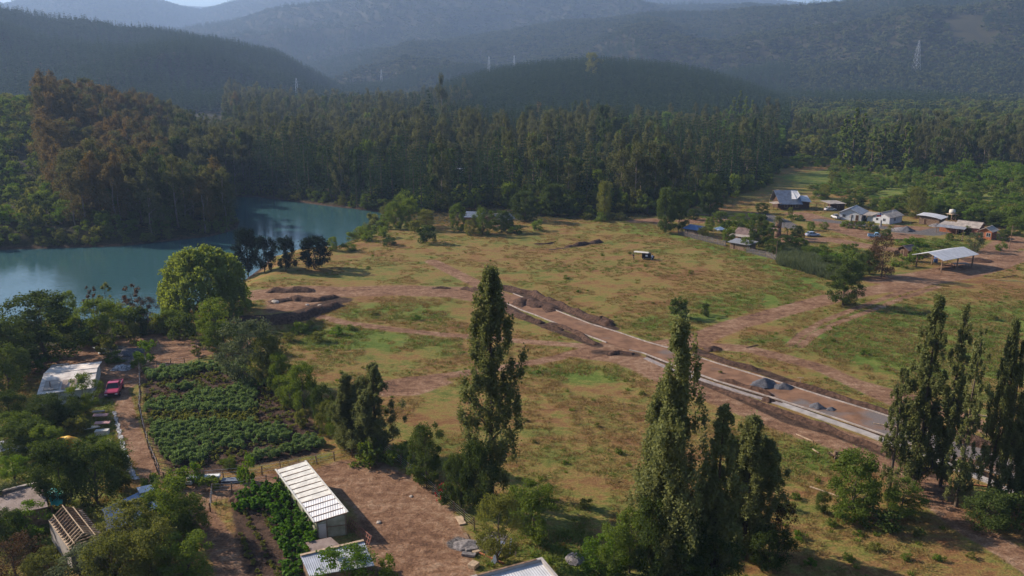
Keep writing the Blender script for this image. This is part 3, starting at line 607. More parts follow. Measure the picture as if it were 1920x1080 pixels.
HILL2 = far_wood(1750, 3000, 15.0, ch_far, 202)
HILL3 = far_wood(3000, 6400, 30.0, lambda *a: (lambda r: r and (r[0], r[1]*1.1, r[2]*1.9))(ch_far(*a)), 203)
print('far', len(HILL1), len(HILL2), len(HILL3), 'forest', len(FOREST))
stuff('hillside_wood', HILL0+HILL1+HILL2+HILL3, 'dense woods covering the far hills and mountain slopes')
# the nearest trees of each kind are things, the remainder one mass
KIND = {'euc': ('eucalyptus_tree', 'tall dark olive eucalyptus in the wood across the middle', 'eucalyptus trees in the wood'), 'eucb': ('eucalyptus_tree', 'brown tipped eucalyptus with rounded crown on the slope left of the lake', 'brown tipped eucalyptus trees by the lake'),
        'pine': ('pine_tree', 'dark green conical pine among the eucalyptus in the wood', 'pine trees in the wood'), 'fmid': ('broadleaf_tree', 'mid green broadleaf tree at the edge of the wood', 'green broadleaf trees round the wood'), 'fdark': ('broadleaf_tree', 'dark green broadleaf tree in the shade of the wood', 'dark broadleaf trees round the wood'),
        'folive': ('broadleaf_tree', 'olive green broadleaf tree in the belt beyond the village', 'olive broadleaf trees beyond the village'), 'fbright': ('broadleaf_tree', 'bright green broadleaf tree standing out from the darker wood', 'bright green trees round the wood'),
        'fshrub': ('shrub', 'round green shrub on the scrubby slope or meadow', 'green shrubs on slope and meadow'), 'fshrubo': ('shrub', 'round olive shrub on the scrubby slope or meadow', 'olive shrubs on slope and meadow')}
bykind = {}
for it in FOREST: bykind.setdefault(it[0].rstrip('0123456789'), []).append(it)
REST = []
LIM = {'euc': 165, 'eucb': 125, 'pine': 200, 'fshrub': 170, 'fshrubo': 110, 'fmid': 85, 'fdark': 50, 'folive': 40, 'fbright': 50}
TREECNT = {}
for k, L in bykind.items():
    L.sort(key=lambda i: -(i[4]*i[5])/(i[1]**2+i[2]**2))
    def seen(i):
        px, py = proj(i[1], i[2], i[3]+i[4]*.8); return -10 < px < 1930 and py < 1090
    n = 0
    for it in L:
        if n < LIM[k] and seen(it):
            nm, lb, gp = KIND[k]; plant(it[0], Vector(it[1:4]), it[4], it[5], it[6], nm, lb, 'shrub' if 'shrub' in k else 'tree', gp); n += 1
        else: REST.append(it)
stuff('far_wood', REST, 'the deeper mass of the wood and scrub behind its front trees')
# ------------------------------------------------------------ mesh builder
class MB:
    def __init__(s): s.v = []; s.f = []; s.m = []
    def face(s, pts, m=0):
        b = len(s.v); s.v += [tuple(p) for p in pts]; s.f.append(tuple(range(b, b+len(pts)))); s.m.append(m); return s
    def box(s, x0, x1, y0, y1, z0, z1, m=0, rz=0, at=(0, 0, 0), rx=0, ry=0):
        b = len(s.v); e = Euler((rx, ry, rz)).to_matrix()
        for z in (z0, z1):
            for x, y in ((x0, y0), (x1, y0), (x1, y1), (x0, y1)): s.v.append(tuple(e @ Vector((x, y, z))+Vector(at)))
        for q in ((3, 2, 1, 0), (4, 5, 6, 7), (0, 1, 5, 4), (1, 2, 6, 5), (2, 3, 7, 6), (3, 0, 4, 7)): s.f.append(tuple(b+i for i in q)); s.m.append(m)
        return s
    def bar(s, p, q, w=.08, h=None, m=0):
        p = Vector(p); q = Vector(q); d = q-p; L = d.length; h = h or w; r = d.to_track_quat('X', 'Z').to_matrix(); b = len(s.v)
        for x in (0, L):
            for y, z in ((-w/2, -h/2), (w/2, -h/2), (w/2, h/2), (-w/2, h/2)): s.v.append(tuple(p+r @ Vector((x, y, z))))
        for k in ((3, 2, 1, 0), (4, 5, 6, 7), (0, 1, 5, 4), (1, 2, 6, 5), (2, 3, 7, 6), (3, 0, 4, 7)): s.f.append(tuple(b+i for i in k)); s.m.append(m)
        return s
    def cyl(s, p, q, r0, r1=None, n=10, m=0, cap=True):
        r1 = r0 if r1 is None else r1; V_, F_ = tubes([(p, r0, q, r1)], n); b = len(s.v); s.v += [tuple(x) for x in V_]
        for f in F_: s.f.append(tuple(int(i)+b for i in f)); s.m.append(m)
        if cap: s.f.append(tuple(b+i for i in range(n))[::-1]); s.f.append(tuple(b+n+i for i in range(n))); s.m += [m, m]
        return s
    def slab(s, q, t=.08, m=0):
        """thick sheet from four corner points, thickness straight down"""
        b = len(s.v); s.v += [tuple(p) for p in q]+[(p[0], p[1], p[2]-t) for p in q]; n = len(q)
        s.f.append(tuple(b+i for i in range(n))); s.f.append(tuple(b+n+i for i in range(n))[::-1]); s.m += [m, m]
        for i in range(n): j = (i+1) % n; s.f.append((b+j, b+i, b+n+i, b+n+j)); s.m.append(m)
        return s
    def build(s, name, mats, parent=None, smooth=False, bevel=0, loc=None, rz=0):
        me = bpy.data.meshes.new(name); me.from_pydata(s.v, [], s.f); mats = mats if isinstance(mats, (list, tuple)) else [mats]
        for m in mats: me.materials.append(m)
        me.polygons.foreach_set('material_index', s.m)
        if smooth: me.polygons.foreach_set('use_smooth', [True]*len(s.f))
        bm = bmesh.new(); bm.from_mesh(me); bmesh.ops.recalc_face_normals(bm, faces=bm.faces); bm.to_mesh(me); bm.free()
        o = obj(name, me, parent, loc, rz)
        if bevel: b = o.modifiers.new('bevel', 'BEVEL'); b.width = bevel; b.segments = 2; b.limit_method = 'ANGLE'
        return o
def sheetmat(name, col, rough=.45, metal=.5, freq=9.0, axis='X', var=.25, stain=None, bump=.6):
    """corrugated sheet: ribs as bump, weather patches as colour"""
    m = mat(name, col, rough, .4, metal, var=var, scale=.9, col2=stain); t = m.node_tree; N = t.nodes; L = t.links; tc = N.new('ShaderNodeTexCoord'); w = N.new('ShaderNodeTexWave')
    w.bands_direction = axis; w.inputs['Scale'].default_value = freq/6.283*1.0; bp = N.new('ShaderNodeBump'); bp.inputs['Strength'].default_value = bump; bp.inputs['Distance'].default_value = .04
    L.new(tc.outputs['Object'], w.inputs['Vector']); L.new(w.outputs[1], bp.inputs['Height']); L.new(bp.outputs[0], N['Principled BSDF'].inputs['Normal']); return m
K = dict(
 concrete=mat('concrete', (.34, .31, .29), .9, var=.25, scale=.8, bump=.3), kerb=mat('kerb_concrete', (.36, .31, .28), .9, var=.3, scale=1.2),
 white=mat('white_paint', (.48, .49, .52), .7, var=.12, scale=1), cream=mat('cream_wall', (.55, .52, .46), .8, var=.15, scale=1),
 wood=mat('weathered_wood', (.20, .13, .085), .85, var=.45, scale=3), darkwood=mat('dark_timber', (.075, .038, .022), .8, var=.4, scale=2), palewood=mat('pale_wood', (.42, .31, .21), .8, var=.3, scale=3),
 orange=mat('orange_brick', (.36, .13, .06), .85, var=.35, scale=3), brick=mat('brick', (.28, .12, .08), .85, var=.4, scale=3), glass=mat('glass', (.02, .025, .03), .1, .6), black=mat('black', (.012, .012, .014), .6), rubber=mat('rubber', (.02, .02, .02), .8),
 zinc=sheetmat('zinc_sheet', (.46, .48, .53), .42, .35, 12, 'X'), zincy=sheetmat('grey_roof_sheet', (.30, .30, .32), .5, .3, 12, 'X'), slate=sheetmat('slate_blue_sheet', (.15, .18, .24), .5, .3, 14, 'X'),
 beige=sheetmat('beige_roof_sheet', (.36, .31, .27), .7, .1, 14, 'X'), whiteroof=sheetmat('white_roof_sheet', (.76, .70, .64), .8, .0, 16, 'Y', .2, (.48, .42, .38)), brightroof=sheetmat('bright_metal_roof', (.55, .55, .57), .55, .15, 8, 'X', .15),
 blueroof=sheetmat('blue_roof_sheet', (.07, .15, .33), .5, .2, 10, 'X'), bluemetal=sheetmat('glossy_blue_sheet', (.10, .15, .26), .28, .6, 8, 'Y'), rust=sheetmat('rusty_sheet', (.28, .22, .20), .75, .1, 22, 'X', .3, (.17, .12, .10)), redroof=sheetmat('red_roof_sheet', (.34, .10, .07), .7, .1, 12, 'X'),
 brownroof=sheetmat('brown_roof_sheet', (.22, .15, .13), .6, .2, 12, 'X', .3, (.12, .08, .07)), teal=mat('teal_tarp', (.04, .45, .36), .5, var=.3, scale=2, bump=.5), film=mat('clear_film', (.26, .26, .29), .3, .6, var=.7, scale=2.5, bump=.9),
 plastic=mat('milky_plastic_sheet', (.60, .58, .53), .45, .5, var=.2, scale=1.5, bump=.5), plasticg=mat('dirty_plastic_wall', (.36, .36, .27), .5, .4, var=.4, scale=1.2, col2=(.20, .21, .14)), pinkred=mat('red_paint', (.36, .028, .075), .3, .6), pink=mat('faded_pink_board', (.50, .27, .25), .7, var=.3),
 silver=mat('silver_blue_paint', (.30, .36, .46), .3, .6), sky=mat('light_blue_paint', (.25, .42, .58), .35, .5), chrome=mat('steel', (.5, .5, .52), .35, .5, .9), tarpo=mat('orange_yellow_cover', (.62, .17, .02), .6, col2=(.62, .42, .03), scale=1.1),
 skin=mat('skin', (.35, .2, .14), .6), dark=mat('dark_cloth', (.02, .02, .03), .9), shirt=mat('pale_blue_cloth', (.3, .38, .5), .9), jeans=mat('jeans', (.04, .06, .1), .9), hair=mat('hair', (.02, .015, .012), .7), red=mat('red_cloth', (.5, .03, .03), .8), blue=mat('blue_plastic', (.05, .14, .4), .5), white2=mat('white_cloth', (.75, .75, .75), .8), lattice=mat('reddish_timber', (.25, .10, .07), .8, var=.3))
K['soil'] = mat('turned_soil', (.085, .050, .036), .95, .1, var=.55, scale=2.2, bump=1.0, bscale=5); K['heap_gravel'] = mat('dark_gravel', (.10, .10, .115), .9, .2, var=.35, scale=5, bump=.8, bscale=14); K['rubble'] = mat('grey_rubble', (.22, .20, .2), .9, var=.5, scale=3, bump=1)

# ------------------------------------------------------------ the road under construction
def offset_poly(Q, o):
    Q = np.asarray(Q, float); T = np.gradient(Q, axis=0); T /= np.linalg.norm(T, axis=1)[:, None]; return Q+np.stack([-T[:, 1], T[:, 0]], 1)*o
def dense(Q, st=.6):
    Q = np.asarray(Q, float); s = np.concatenate([[0], np.cumsum(np.hypot(*np.diff(Q, axis=0).T))]); t = np.arange(0, s[-1]+st, st); t[-1] = s[-1]; return np.stack([np.interp(t, s, Q[:, 0]), np.interp(t, s, Q[:, 1])], 1)
def ribbon(name, Q, w, z0, z1, m, jit=0.0, kind='structure', wob=0):
    Q = dense(Q, .8); L = offset_poly(Q, w/2); Rr = offset_poly(Q, -w/2); n = len(Q); zz = height(Q[:, 0], Q[:, 1]); b = MB()
    for i in range(n):
        wb = wob*(vnoise(np.array([i*.35]), np.array([3.3]), 5)[0]-.5)
        for pt, z in ((L[i], z0), (L[i], z1), (Rr[i], z1), (Rr[i], z0)): b.v.append((pt[0], pt[1], zz[i]+z+(wb if z == z1 else 0)))
    for i in range(n-1):
        a = i*4; c = a+4
        for k in range(3): b.f.append((a+k, a+k+1, c+k+1, c+k)); b.m.append(0)
    b.f.append((0, 1, 2, 3)); b.f.append((4*n-1, 4*n-2, 4*n-3, 4*n-4)); b.m += [0, 0]
    o = b.build(name, m); return tag(o, kind=kind) if kind else o
BACK = P([(962, 551), (1007, 569), (1053, 587), (1107, 608), (1160, 624), (1210, 641), (1293, 665), (1347, 683), (1430, 708), (1487, 726), (1560, 749), (1640, 773), (1747, 808), (1843, 840), (1920, 864), (2040, 902)])
FR1 = P([(951, 570), (982, 584), (1000, 590), (1067, 617), (1137, 643)]); FR2 = P([(1180, 657), (1207, 663), (1280, 692), (1347, 716), (1440, 744), (1497, 762), (1560, 782), (1640, 810), (1727, 840), (1847, 882), (1960, 925), (2040, 955)])
WALKP = P([(1210, 672), (1250, 690), (1343, 722), (1400, 740), (1468, 760)]); WALKW = P([(1464, 758), (1530, 781), (1620, 812), (1700, 843), (1760, 866), (1850, 902), (1920, 932), (2040, 980)])
def road_sheet():
    A_ = dense(BACK, 1.2); L = np.concatenate([FR1, FR2]); n = len(A_); B_ = dense(L, 1.2); s = np.linspace(0, 1, n)
    B2 = np.stack([np.interp(s, np.linspace(0, 1, len(B_)), B_[:, 0]), np.interp(s, np.linspace(0, 1, len(B_)), B_[:, 1])], 1); m = MB(); C_ = 10
    for i in range(n):
        for j in range(C_+1):
            q = A_[i]*(1-j/C_)+B2[i]*j/C_; m.v.append((q[0], q[1], .035+.05*(fbm(np.array([q[0]/2]), np.array([q[1]/2]), 4, 2)[0]-.5)))
    for i in range(n-1):
        for j in range(C_): a = i*(C_+1)+j; m.f.append((a, a+1, a+C_+2, a+C_+1)); m.m.append(0)
    mt = mat('road_base', (.20, .112, .070), .95, .1, var=.3, scale=.5, bump=.5, bscale=3); t = mt.node_tree; N = t.nodes; Lk = t.links; b = N['Principled BSDF']
    tc = N.new('ShaderNodeTexCoord'); nn = N.new('ShaderNodeTexNoise'); nn.inputs['Scale'].default_value = .13; nn.inputs['Detail'].default_value = 5; Lk.new(tc.outputs['Object'], nn.inputs['Vector'])
    sx = N.new('ShaderNodeSeparateXYZ'); Lk.new(tc.outputs['Object'], sx.inputs[0]); ma = N.new('ShaderNodeMapRange'); ma.inputs[1].default_value = 42; ma.inputs[2].default_value = 56; ma.inputs[3].default_value = -.10; ma.inputs[4].default_value = .14; Lk.new(sx.outputs[0], ma.inputs[0])
    ad = N.new('ShaderNodeMath'); ad.operation = 'ADD'; Lk.new(nn.outputs[0], ad.inputs[0]); Lk.new(ma.outputs[0], ad.inputs[1]); mr = N.new('ShaderNodeMapRange'); mr.inputs[1].default_value = .5; mr.inputs[2].default_value = .6; Lk.new(ad.outputs[0], mr.inputs[0])
    n3 = N.new('ShaderNodeTexNoise'); n3.inputs['Scale'].default_value = 6; Lk.new(tc.outputs['Object'], n3.inputs['Vector']); rp = N.new('ShaderNodeValToRGB'); rp.color_ramp.elements[0].color = (.09, .08, .08, 1); rp.color_ramp.elements[1].color = (.20, .17, .16, 1); Lk.new(n3.outputs[0], rp.inputs[0])
    old = b.inputs['Base Color'].links[0].from_socket; mx = N.new('ShaderNodeMix'); mx.data_type = 'RGBA'; Lk.new(mr.outputs[0], mx.inputs['Factor']); Lk.new(old, mx.inputs[6]); Lk.new(rp.outputs[0], mx.inputs[7]); Lk.new(mx.outputs[2], b.inputs['Base Color'])
    tag(m.build('road', mt), kind='structure')
road_sheet()
tag(ribbon('kerb', BACK, .17, 0, .20, K['kerb'], kind=None, wob=.05), 'long pale concrete kerb on the far side of the unfinished road', 'kerb')
tag(ribbon('kerb', FR1, .17, 0, .20, K['kerb'], kind=None, wob=.05), 'short concrete kerb left of the track junction, near side of the road', 'kerb')
tag(ribbon('kerb', FR2, .2, 0, .18, K['kerb'], kind=None, wob=.05), 'concrete kerb on the near side of the road right of the junction', 'kerb')
ribbon('pavement', WALKP, .9, 0, .12, mat('rough_paving', (.27, .23, .22), .9, var=.3, scale=1.5)); ribbon('pavement', WALKW, 1.25, 0, .14, K['concrete'])
# joints and slab ends of the footway are in its wobble; heaps of earth thrown up beside the trenches
def berm(Q, w, h, seed, label, m=None, name='soil_ridge'):
    Q = dense(Q, .33); n = len(Q); C_ = 9; V_ = []; Fc = []
    for i in range(n):
        e = min(1, i*.25, (n-1-i)*.25); hh = h*e*(.45+.9*float(vnoise(np.array([i*.16]), np.array([seed*1.7]), seed)[0]))
        T = Q[min(n-1, i+1)]-Q[max(0, i-1)]; T /= np.linalg.norm(T)+1e-9; N_ = np.array([-T[1], T[0]]); off = (float(vnoise(np.array([i*.1]), np.array([seed*2.3]), seed+1)[0])-.5)*w*.5
        for j in range(C_):
            u = j/(C_-1)*2-1; q = Q[i]+N_*(u*w/2*(.8+.4*float(vnoise(np.array([i*.3]), np.array([1.0]), seed+3)[0]))+off); z = hh*max(0, 1-abs(u)**1.5)+(.28*h*(float(vnoise(np.array([q[0]*2.2]), np.array([q[1]*2.2]), seed+2)[0])-.4))*(1-abs(u))
            V_.append((q[0], q[1], z+(-.08 if j in (0, C_-1) else .03)))
    V_ = np.array(V_); V_[:, 2] += height(V_[:, 0], V_[:, 1])
    for i in range(n-1):
        for j in range(C_-1): a = i*C_+j; Fc.append((a, a+1, a+C_+1, a+C_))
    return tag(obj(name, np_mesh(name, V_, Fc, [m or K['soil']], False)), label, 'earth heap', 'heaps of dug earth by the road')
berm(P([(912, 534), (950, 541), (1000, 552), (1050, 572), (1100, 594), (1150, 612)]), 2.6, .8, 3, 'dark lumpy ridge of dug soil behind the far kerb')
berm(P([(868, 540), (900, 550), (930, 565), (950, 582), (985, 597), (1020, 606)]), 2.2, .7, 4, 'dark soil ridge in front of the near kerb behind the tall poplar')
berm(P([(962, 572), (990, 566), (1025, 574), (1046, 583)]), 5.0, .7, 5, 'broad dark soil spread lying across the road between the kerbs')
berm(P([(1030, 605), (1075, 622), (1120, 646)]), 1.6, .45, 6, 'low soil ridge below the short near kerb')
berm(P([(1300, 662), (1350, 676), (1420, 694)]), 1.5, .45, 7, 'low soil ridge along the far kerb right of the junction')
berm(P([(1480, 718), (1560, 740), (1650, 768), (1740, 798)]), 1.5, .5, 8, 'soil ridge along the far kerb beside the slim poplars')
berm(P([(1335, 727), (1400, 748), (1460, 770), (1540, 800), (1620, 832), (1690, 862)]), 1.5, .55, 9, 'long ridge of brown clods in front of the footway')
berm(P([(1350, 712), (1400, 727), (1452, 744)]), 1.0, .5, 10, 'narrow soil strip heaped between kerb and paving')
berm(P([(1760, 812), (1810, 825), (1850, 838), (1920, 862)]), 2.6, 1.0, 11, 'tall soil ridge behind the kerb between the right hand poplars')
berm(P([(1135, 665), (1160, 661), (1188, 664)]), 1.5, .5, 12, 'small dark soil ridge at the track junction')
berm(P([(1062, 465), (1085, 462), (1105, 458), (1128, 455)]), 2.4, .8, 13, 'dark curved bank of soil in the far part of the field')
berm(P([(1000, 459), (1020, 459), (1040, 457)]), .9, .3, 14, 'thin dark soil strip left of the curved bank in the field')
berm(P([(500, 608), (545, 603), (590, 590), (640, 574)]), 4.0, 1.3, 15, 'long dark bank of dumped soil near the pond pines')
berm(P([(505, 570), (550, 563), (600, 566), (636, 558)]), 3.0, .8, 16, 'reddish dumped soil bank with stones behind the dark bank')
berm(P([(505, 545), (550, 548), (590, 545)]), 4.0, .9, 17, 'low heap of reddish earth below the dark pines')
berm(P([(810, 541), (828, 540), (845, 541)]), 1.6, .4, 18, 'small dark soil patch heaped left of the tall poplar top')
berm(P([(1110, 600), (1130, 598), (1150, 605)]), 1.6, .6, 19, 'dark mound of soil beyond the far kerb')
berm(P([(1015, 614), (1035, 616), (1055, 620)]), 1.5, .5, 22, 'dark mound of soil on the grass before the near kerb')
def heap(px, py, wpx, h, label, m, seed, group=None, name='gravel_heap', asp=.8):
    c = G(px, py); w = wpx*mpp(c); n = 26; V_ = []; Fc = []
    for i in range(n):
        for j in range(n):
            u = i/(n-1)*2-1; v = j/(n-1)*2-1; r = math.hypot(u, v); q = (c.x+u*w/2, c.y+v*w*asp/2)
            ang = math.atan2(v, u); rr2 = r*(1+.18*math.sin(2*ang+seed)+.1*math.sin(5*ang+seed*2)); z = h*max(0, 1-rr2)**.95+.16*h*(float(fbm(np.array([q[0]*1.5]), np.array([q[1]*1.5]), seed, 3)[0])-.5)*(rr2 < 1)
            V_.append((*q, z+(.03 if rr2 < 1.02 else -.12)))
    V_ = np.array(V_); V_[:, 2] += height(V_[:, 0], V_[:, 1])
    for i in range(n-1):
        for j in range(n-1): a = i*n+j; Fc.append((a, a+n, a+n+1, a+1))
    return tag(obj(name, np_mesh(name, V_, Fc, [m], False)), label, 'heap', group)
GH = 'gravel heaps on the road'
heap(1432, 722, 56, 1.25, 'large dark grey gravel heap on the unfinished road', K['heap_gravel'], 3, GH); heap(1468, 727, 36, .8, 'medium gravel heap touching the right of the largest heap', K['heap_gravel'], 5, GH)
heap(1532, 764, 30, .8, 'dark gravel heap further down the road, near the inner kerb', K['heap_gravel'], 7, GH); heap(1558, 768, 22, .4, 'smallest gravel heap right of the lower heap', K['heap_gravel'], 9, GH)
heap(1336, 656, 34, .8, 'dark brown soil heap beside the dirt track by the junction', K['soil'], 11, None, 'soil_heap'); heap(1440, 752, 26, .7, 'brown soil heap between kerb and paving', K['soil'], 13, None, 'soil_heap')
heap(243, 662, 55, .9, 'grey gravel heap among bushes above the white shed', K['heap_gravel'], 15, None); heap(878, 1022, 56, .5, 'grey sand heap beside the planks in the earth yard', K['rubble'], 17, None, 'sand_heap')
heap(1700, 433, 26, 1.6, 'grey gravel heap right of the white houses', K['heap_gravel'], 19, None); heap(1690, 430, 44, .6, 'long low rubble heap in the village yard', K['rubble'], 21, None, 'rubble_heap'); heap(1755, 424, 30, 1.0, 'rubble heap beside the curved roof shed', K['rubble'], 23, None, 'rubble_heap')
heap(448, 938, 40, .8, 'dark soil heap at the head of the maize garden', K['soil'], 25, None, 'soil_heap')

# ------------------------------------------------------------ grass and crops (nobody could count them)
def tuft(key, leaf, h, w, n, seed, bl=.05):
    rng = np.random.default_rng(seed); a = rng.random(n)*6.283; r = w*.5*np.sqrt(rng.random(n)); x = r*np.cos(a); y = r*np.sin(a); hh = h*(.5+.6*rng.random(n)); b = rng.random(n)*6.283; lx = x*.5+rng.normal(size=n)*h*.25; ly = y*.5+rng.normal(size=n)*h*.25
    dx = np.cos(b)*bl; dy = np.sin(b)*bl; V = np.stack([np.stack([x-dx, y-dy, x*0], 1), np.stack([x+dx, y+dy, x*0], 1), np.stack([x+lx+dx*.3, y+ly+dy*.3, hh], 1), np.stack([x+lx-dx*.3, y+ly-dy*.3, hh], 1)], 1).reshape(-1, 3)
    PROTO[key] = ([('blades', np_mesh(key, V, quadF(V), [leaf]))], h, w)
for s in range(2): tuft('tstraw%d' % s, L_STRAW, .32, 1.3, 46, 300+s); tuft('tgreen%d' % s, L_GRASS, .35, 1.3, 50, 304+s); tuft('tweed%d' % s, L_MID, .6, .9, 40, 308+s, .07)
x, y = jgrid(-130, 190, 55, 330, 1.05); d_ = np.hypot(x, y); keep = RNG.random(len(x)) < np.clip(1.15-(d_-60)/330, .25, 1); x = x[keep]; y = y[keep]
Mk = masks(x, y); nb = fbm(x/28, y/28, 61, 3); nf = fbm(x/5, y/7, 62, 3); dl = seg_dist(x, y, LAKE, True)
rd = np.minimum(seg_dist(x, y, BACK), np.minimum(seg_dist(x, y, FR2), seg_dist(x, y, WALKW)))
ok = (dl > 1.5) & (Mk['dirt'] < .35) & (Mk['soil'] < .3) & (Mk['gravel'] < .3) & (nf+.25*Mk['green']+.1*nb > .52) & (rd > 1.2)
inroad = seg_dist(x, y, np.concatenate([BACK, np.concatenate([FR1, FR2])[::-1]]), True) < 0
ok &= ~inroad; x = x[ok]; y = y[ok]; z = height(x, y); nb = nb[ok]; nf = nf[ok]; gr = Mk['green'][ok]; GR = []
for q in range(len(x)):
    g = gr[q]*.45+(nb[q]-.5)*1.4+.10+.25*(nf[q]-.5)
    k = 'tgreen%d' % random.randrange(2) if rr() < g else 'tstraw%d' % random.randrange(2)
    if rr() < .035 or (y[q] < 78 and rr() < .08): k = 'tweed%d' % random.randrange(2)
    s = .35+.5*rr()+.3*gr[q]; GR.append((k, x[q], y[q], z[q]-.02, (.30 if k[1] != 'w' else .45)*s, 1.7*s if k[1] != 'w' else .8*s, rr()*6.28))
stuff('grass', GR, 'dry straw and olive green grass covering the pasture'); print('grass', len(GR))
for s in range(2):
    proto('cropb%d' % s, P_broad(320+s, h=1.0, w=1.5, nb=9, nl=50, ls=.2, leaf=L_CROP, base=.05, cr=1.5)); proto('weed%d' % s, P_broad(324+s, h=.7, w=1.1, nb=6, nl=16, ls=.26, leaf=L_OLIVE, base=.05, cr=1.5)); proto('maize%d' % s, P_broad(328+s, h=1.3, w=.8, nb=6, nl=22, ls=.26, leaf=L_MAIZE, base=.1, cr=1.4))
    proto('bed%d' % s, P_broad(332+s, h=.8, w=.9, nb=6, nl=16, ls=.26, leaf=L_DRY, base=.05, cr=1.5))
def rows(poly, A_, B_, st, along, fn, jit=.2):
    out = []; Q = pts0(poly); a = np.array(G0(*A_)); b = np.array(G0(*B_)); T = (b-a)/np.linalg.norm(b-a); N_ = np.array([-T[1], T[0]])
    for i in range(-60, 60):
        for j in range(-160, 160):
            p = a+N_*i*st+T*j*along+RNG.normal(size=2)*jit
            out.append((p[0], p[1], i))
    o = np.array(out); k = seg_dist(o[:, 0], o[:, 1], Q, True) < 0; o = o[k]; zz = height(o[:, 0], o[:, 1]); nz = fbm(o[:, 0]/9, o[:, 1]/9, 91, 3); pxx, pyy = proj(o[:, 0], o[:, 1], zz); R2 = []
    for q in range(len(o)):
        r = fn(pxx[q], pyy[q], nz[q], int(o[q, 2]))
        if r: R2.append((r[0], o[q, 0], o[q, 1], zz[q]-.04, r[1], r[2], rr()*6.28))
    return R2
def f1(px, py, n, i):
    red = (480 < px and 725 < py < 800) or (n < .40)
    if red: return ('weed%d' % random.randrange(2), .35+.3*rr(), .8+.4*rr()) if rr() < .42 else (('bed0', .3, .8) if rr() < .2 else None)
    if py > 795 or (py < 775 and px < 500): return 'cropb%d' % random.randrange(2), .7+.5*rr(), 1.0+.4*rr()
    return 'weed%d' % random.randrange(2), .5+.4*rr(), 1.0+.4*rr()
C1 = rows([(272, 700), (360, 690), (455, 688), (520, 740), (600, 800), (605, 838), (500, 860), (400, 880), (325, 880), (285, 820), (268, 760)], (300, 765), (480, 700), 1.3, .62, f1)
def f2(px, py, n, i):
    if px > 500+(py-950)*.25 or py < 960: return ('maize%d' % random.randrange(2), .8+.7*rr(), .8+.3*rr()) if rr() < .85 else None
    return ('weed%d' % random.randrange(2), .35, .6) if (i % 2 == 0 and rr() < .75) else None
C2 = rows([(440, 930), (520, 905), (560, 960), (600, 1010), (560, 1100), (470, 1100), (445, 1000)], (450, 940), (520, 1080), .8, .5, f2, .12)
stuff('crop_plants', C1+C2, 'rows of bushy crops and maize in the two gardens'); print('crops', len(C1), len(C2))
# reed bed beside the village fence
RD = []
tuft('reed0', L_GREY, 2.0, 1.4, 90, 340, .05); x, y = jgrid(60, 140, 170, 260, .8); z = height(x, y); px, py = proj(x, y, z)
for a, b, c, u, v in zip(x, y, z, px, py):
    lo = 470+(u-1460)*.30
    if 1462 < u < 1580 and lo < v < lo+26 and rr() < .9: RD.append(('reed0', a, b, c-.1, 1.5+1.1*rr(), 1.6, rr()*6))
x, y = jgrid(-100, -20, 84, 120, 1.0)
stuff('reeds', RD, 'pale grey green reeds along the pasture edge by the village')
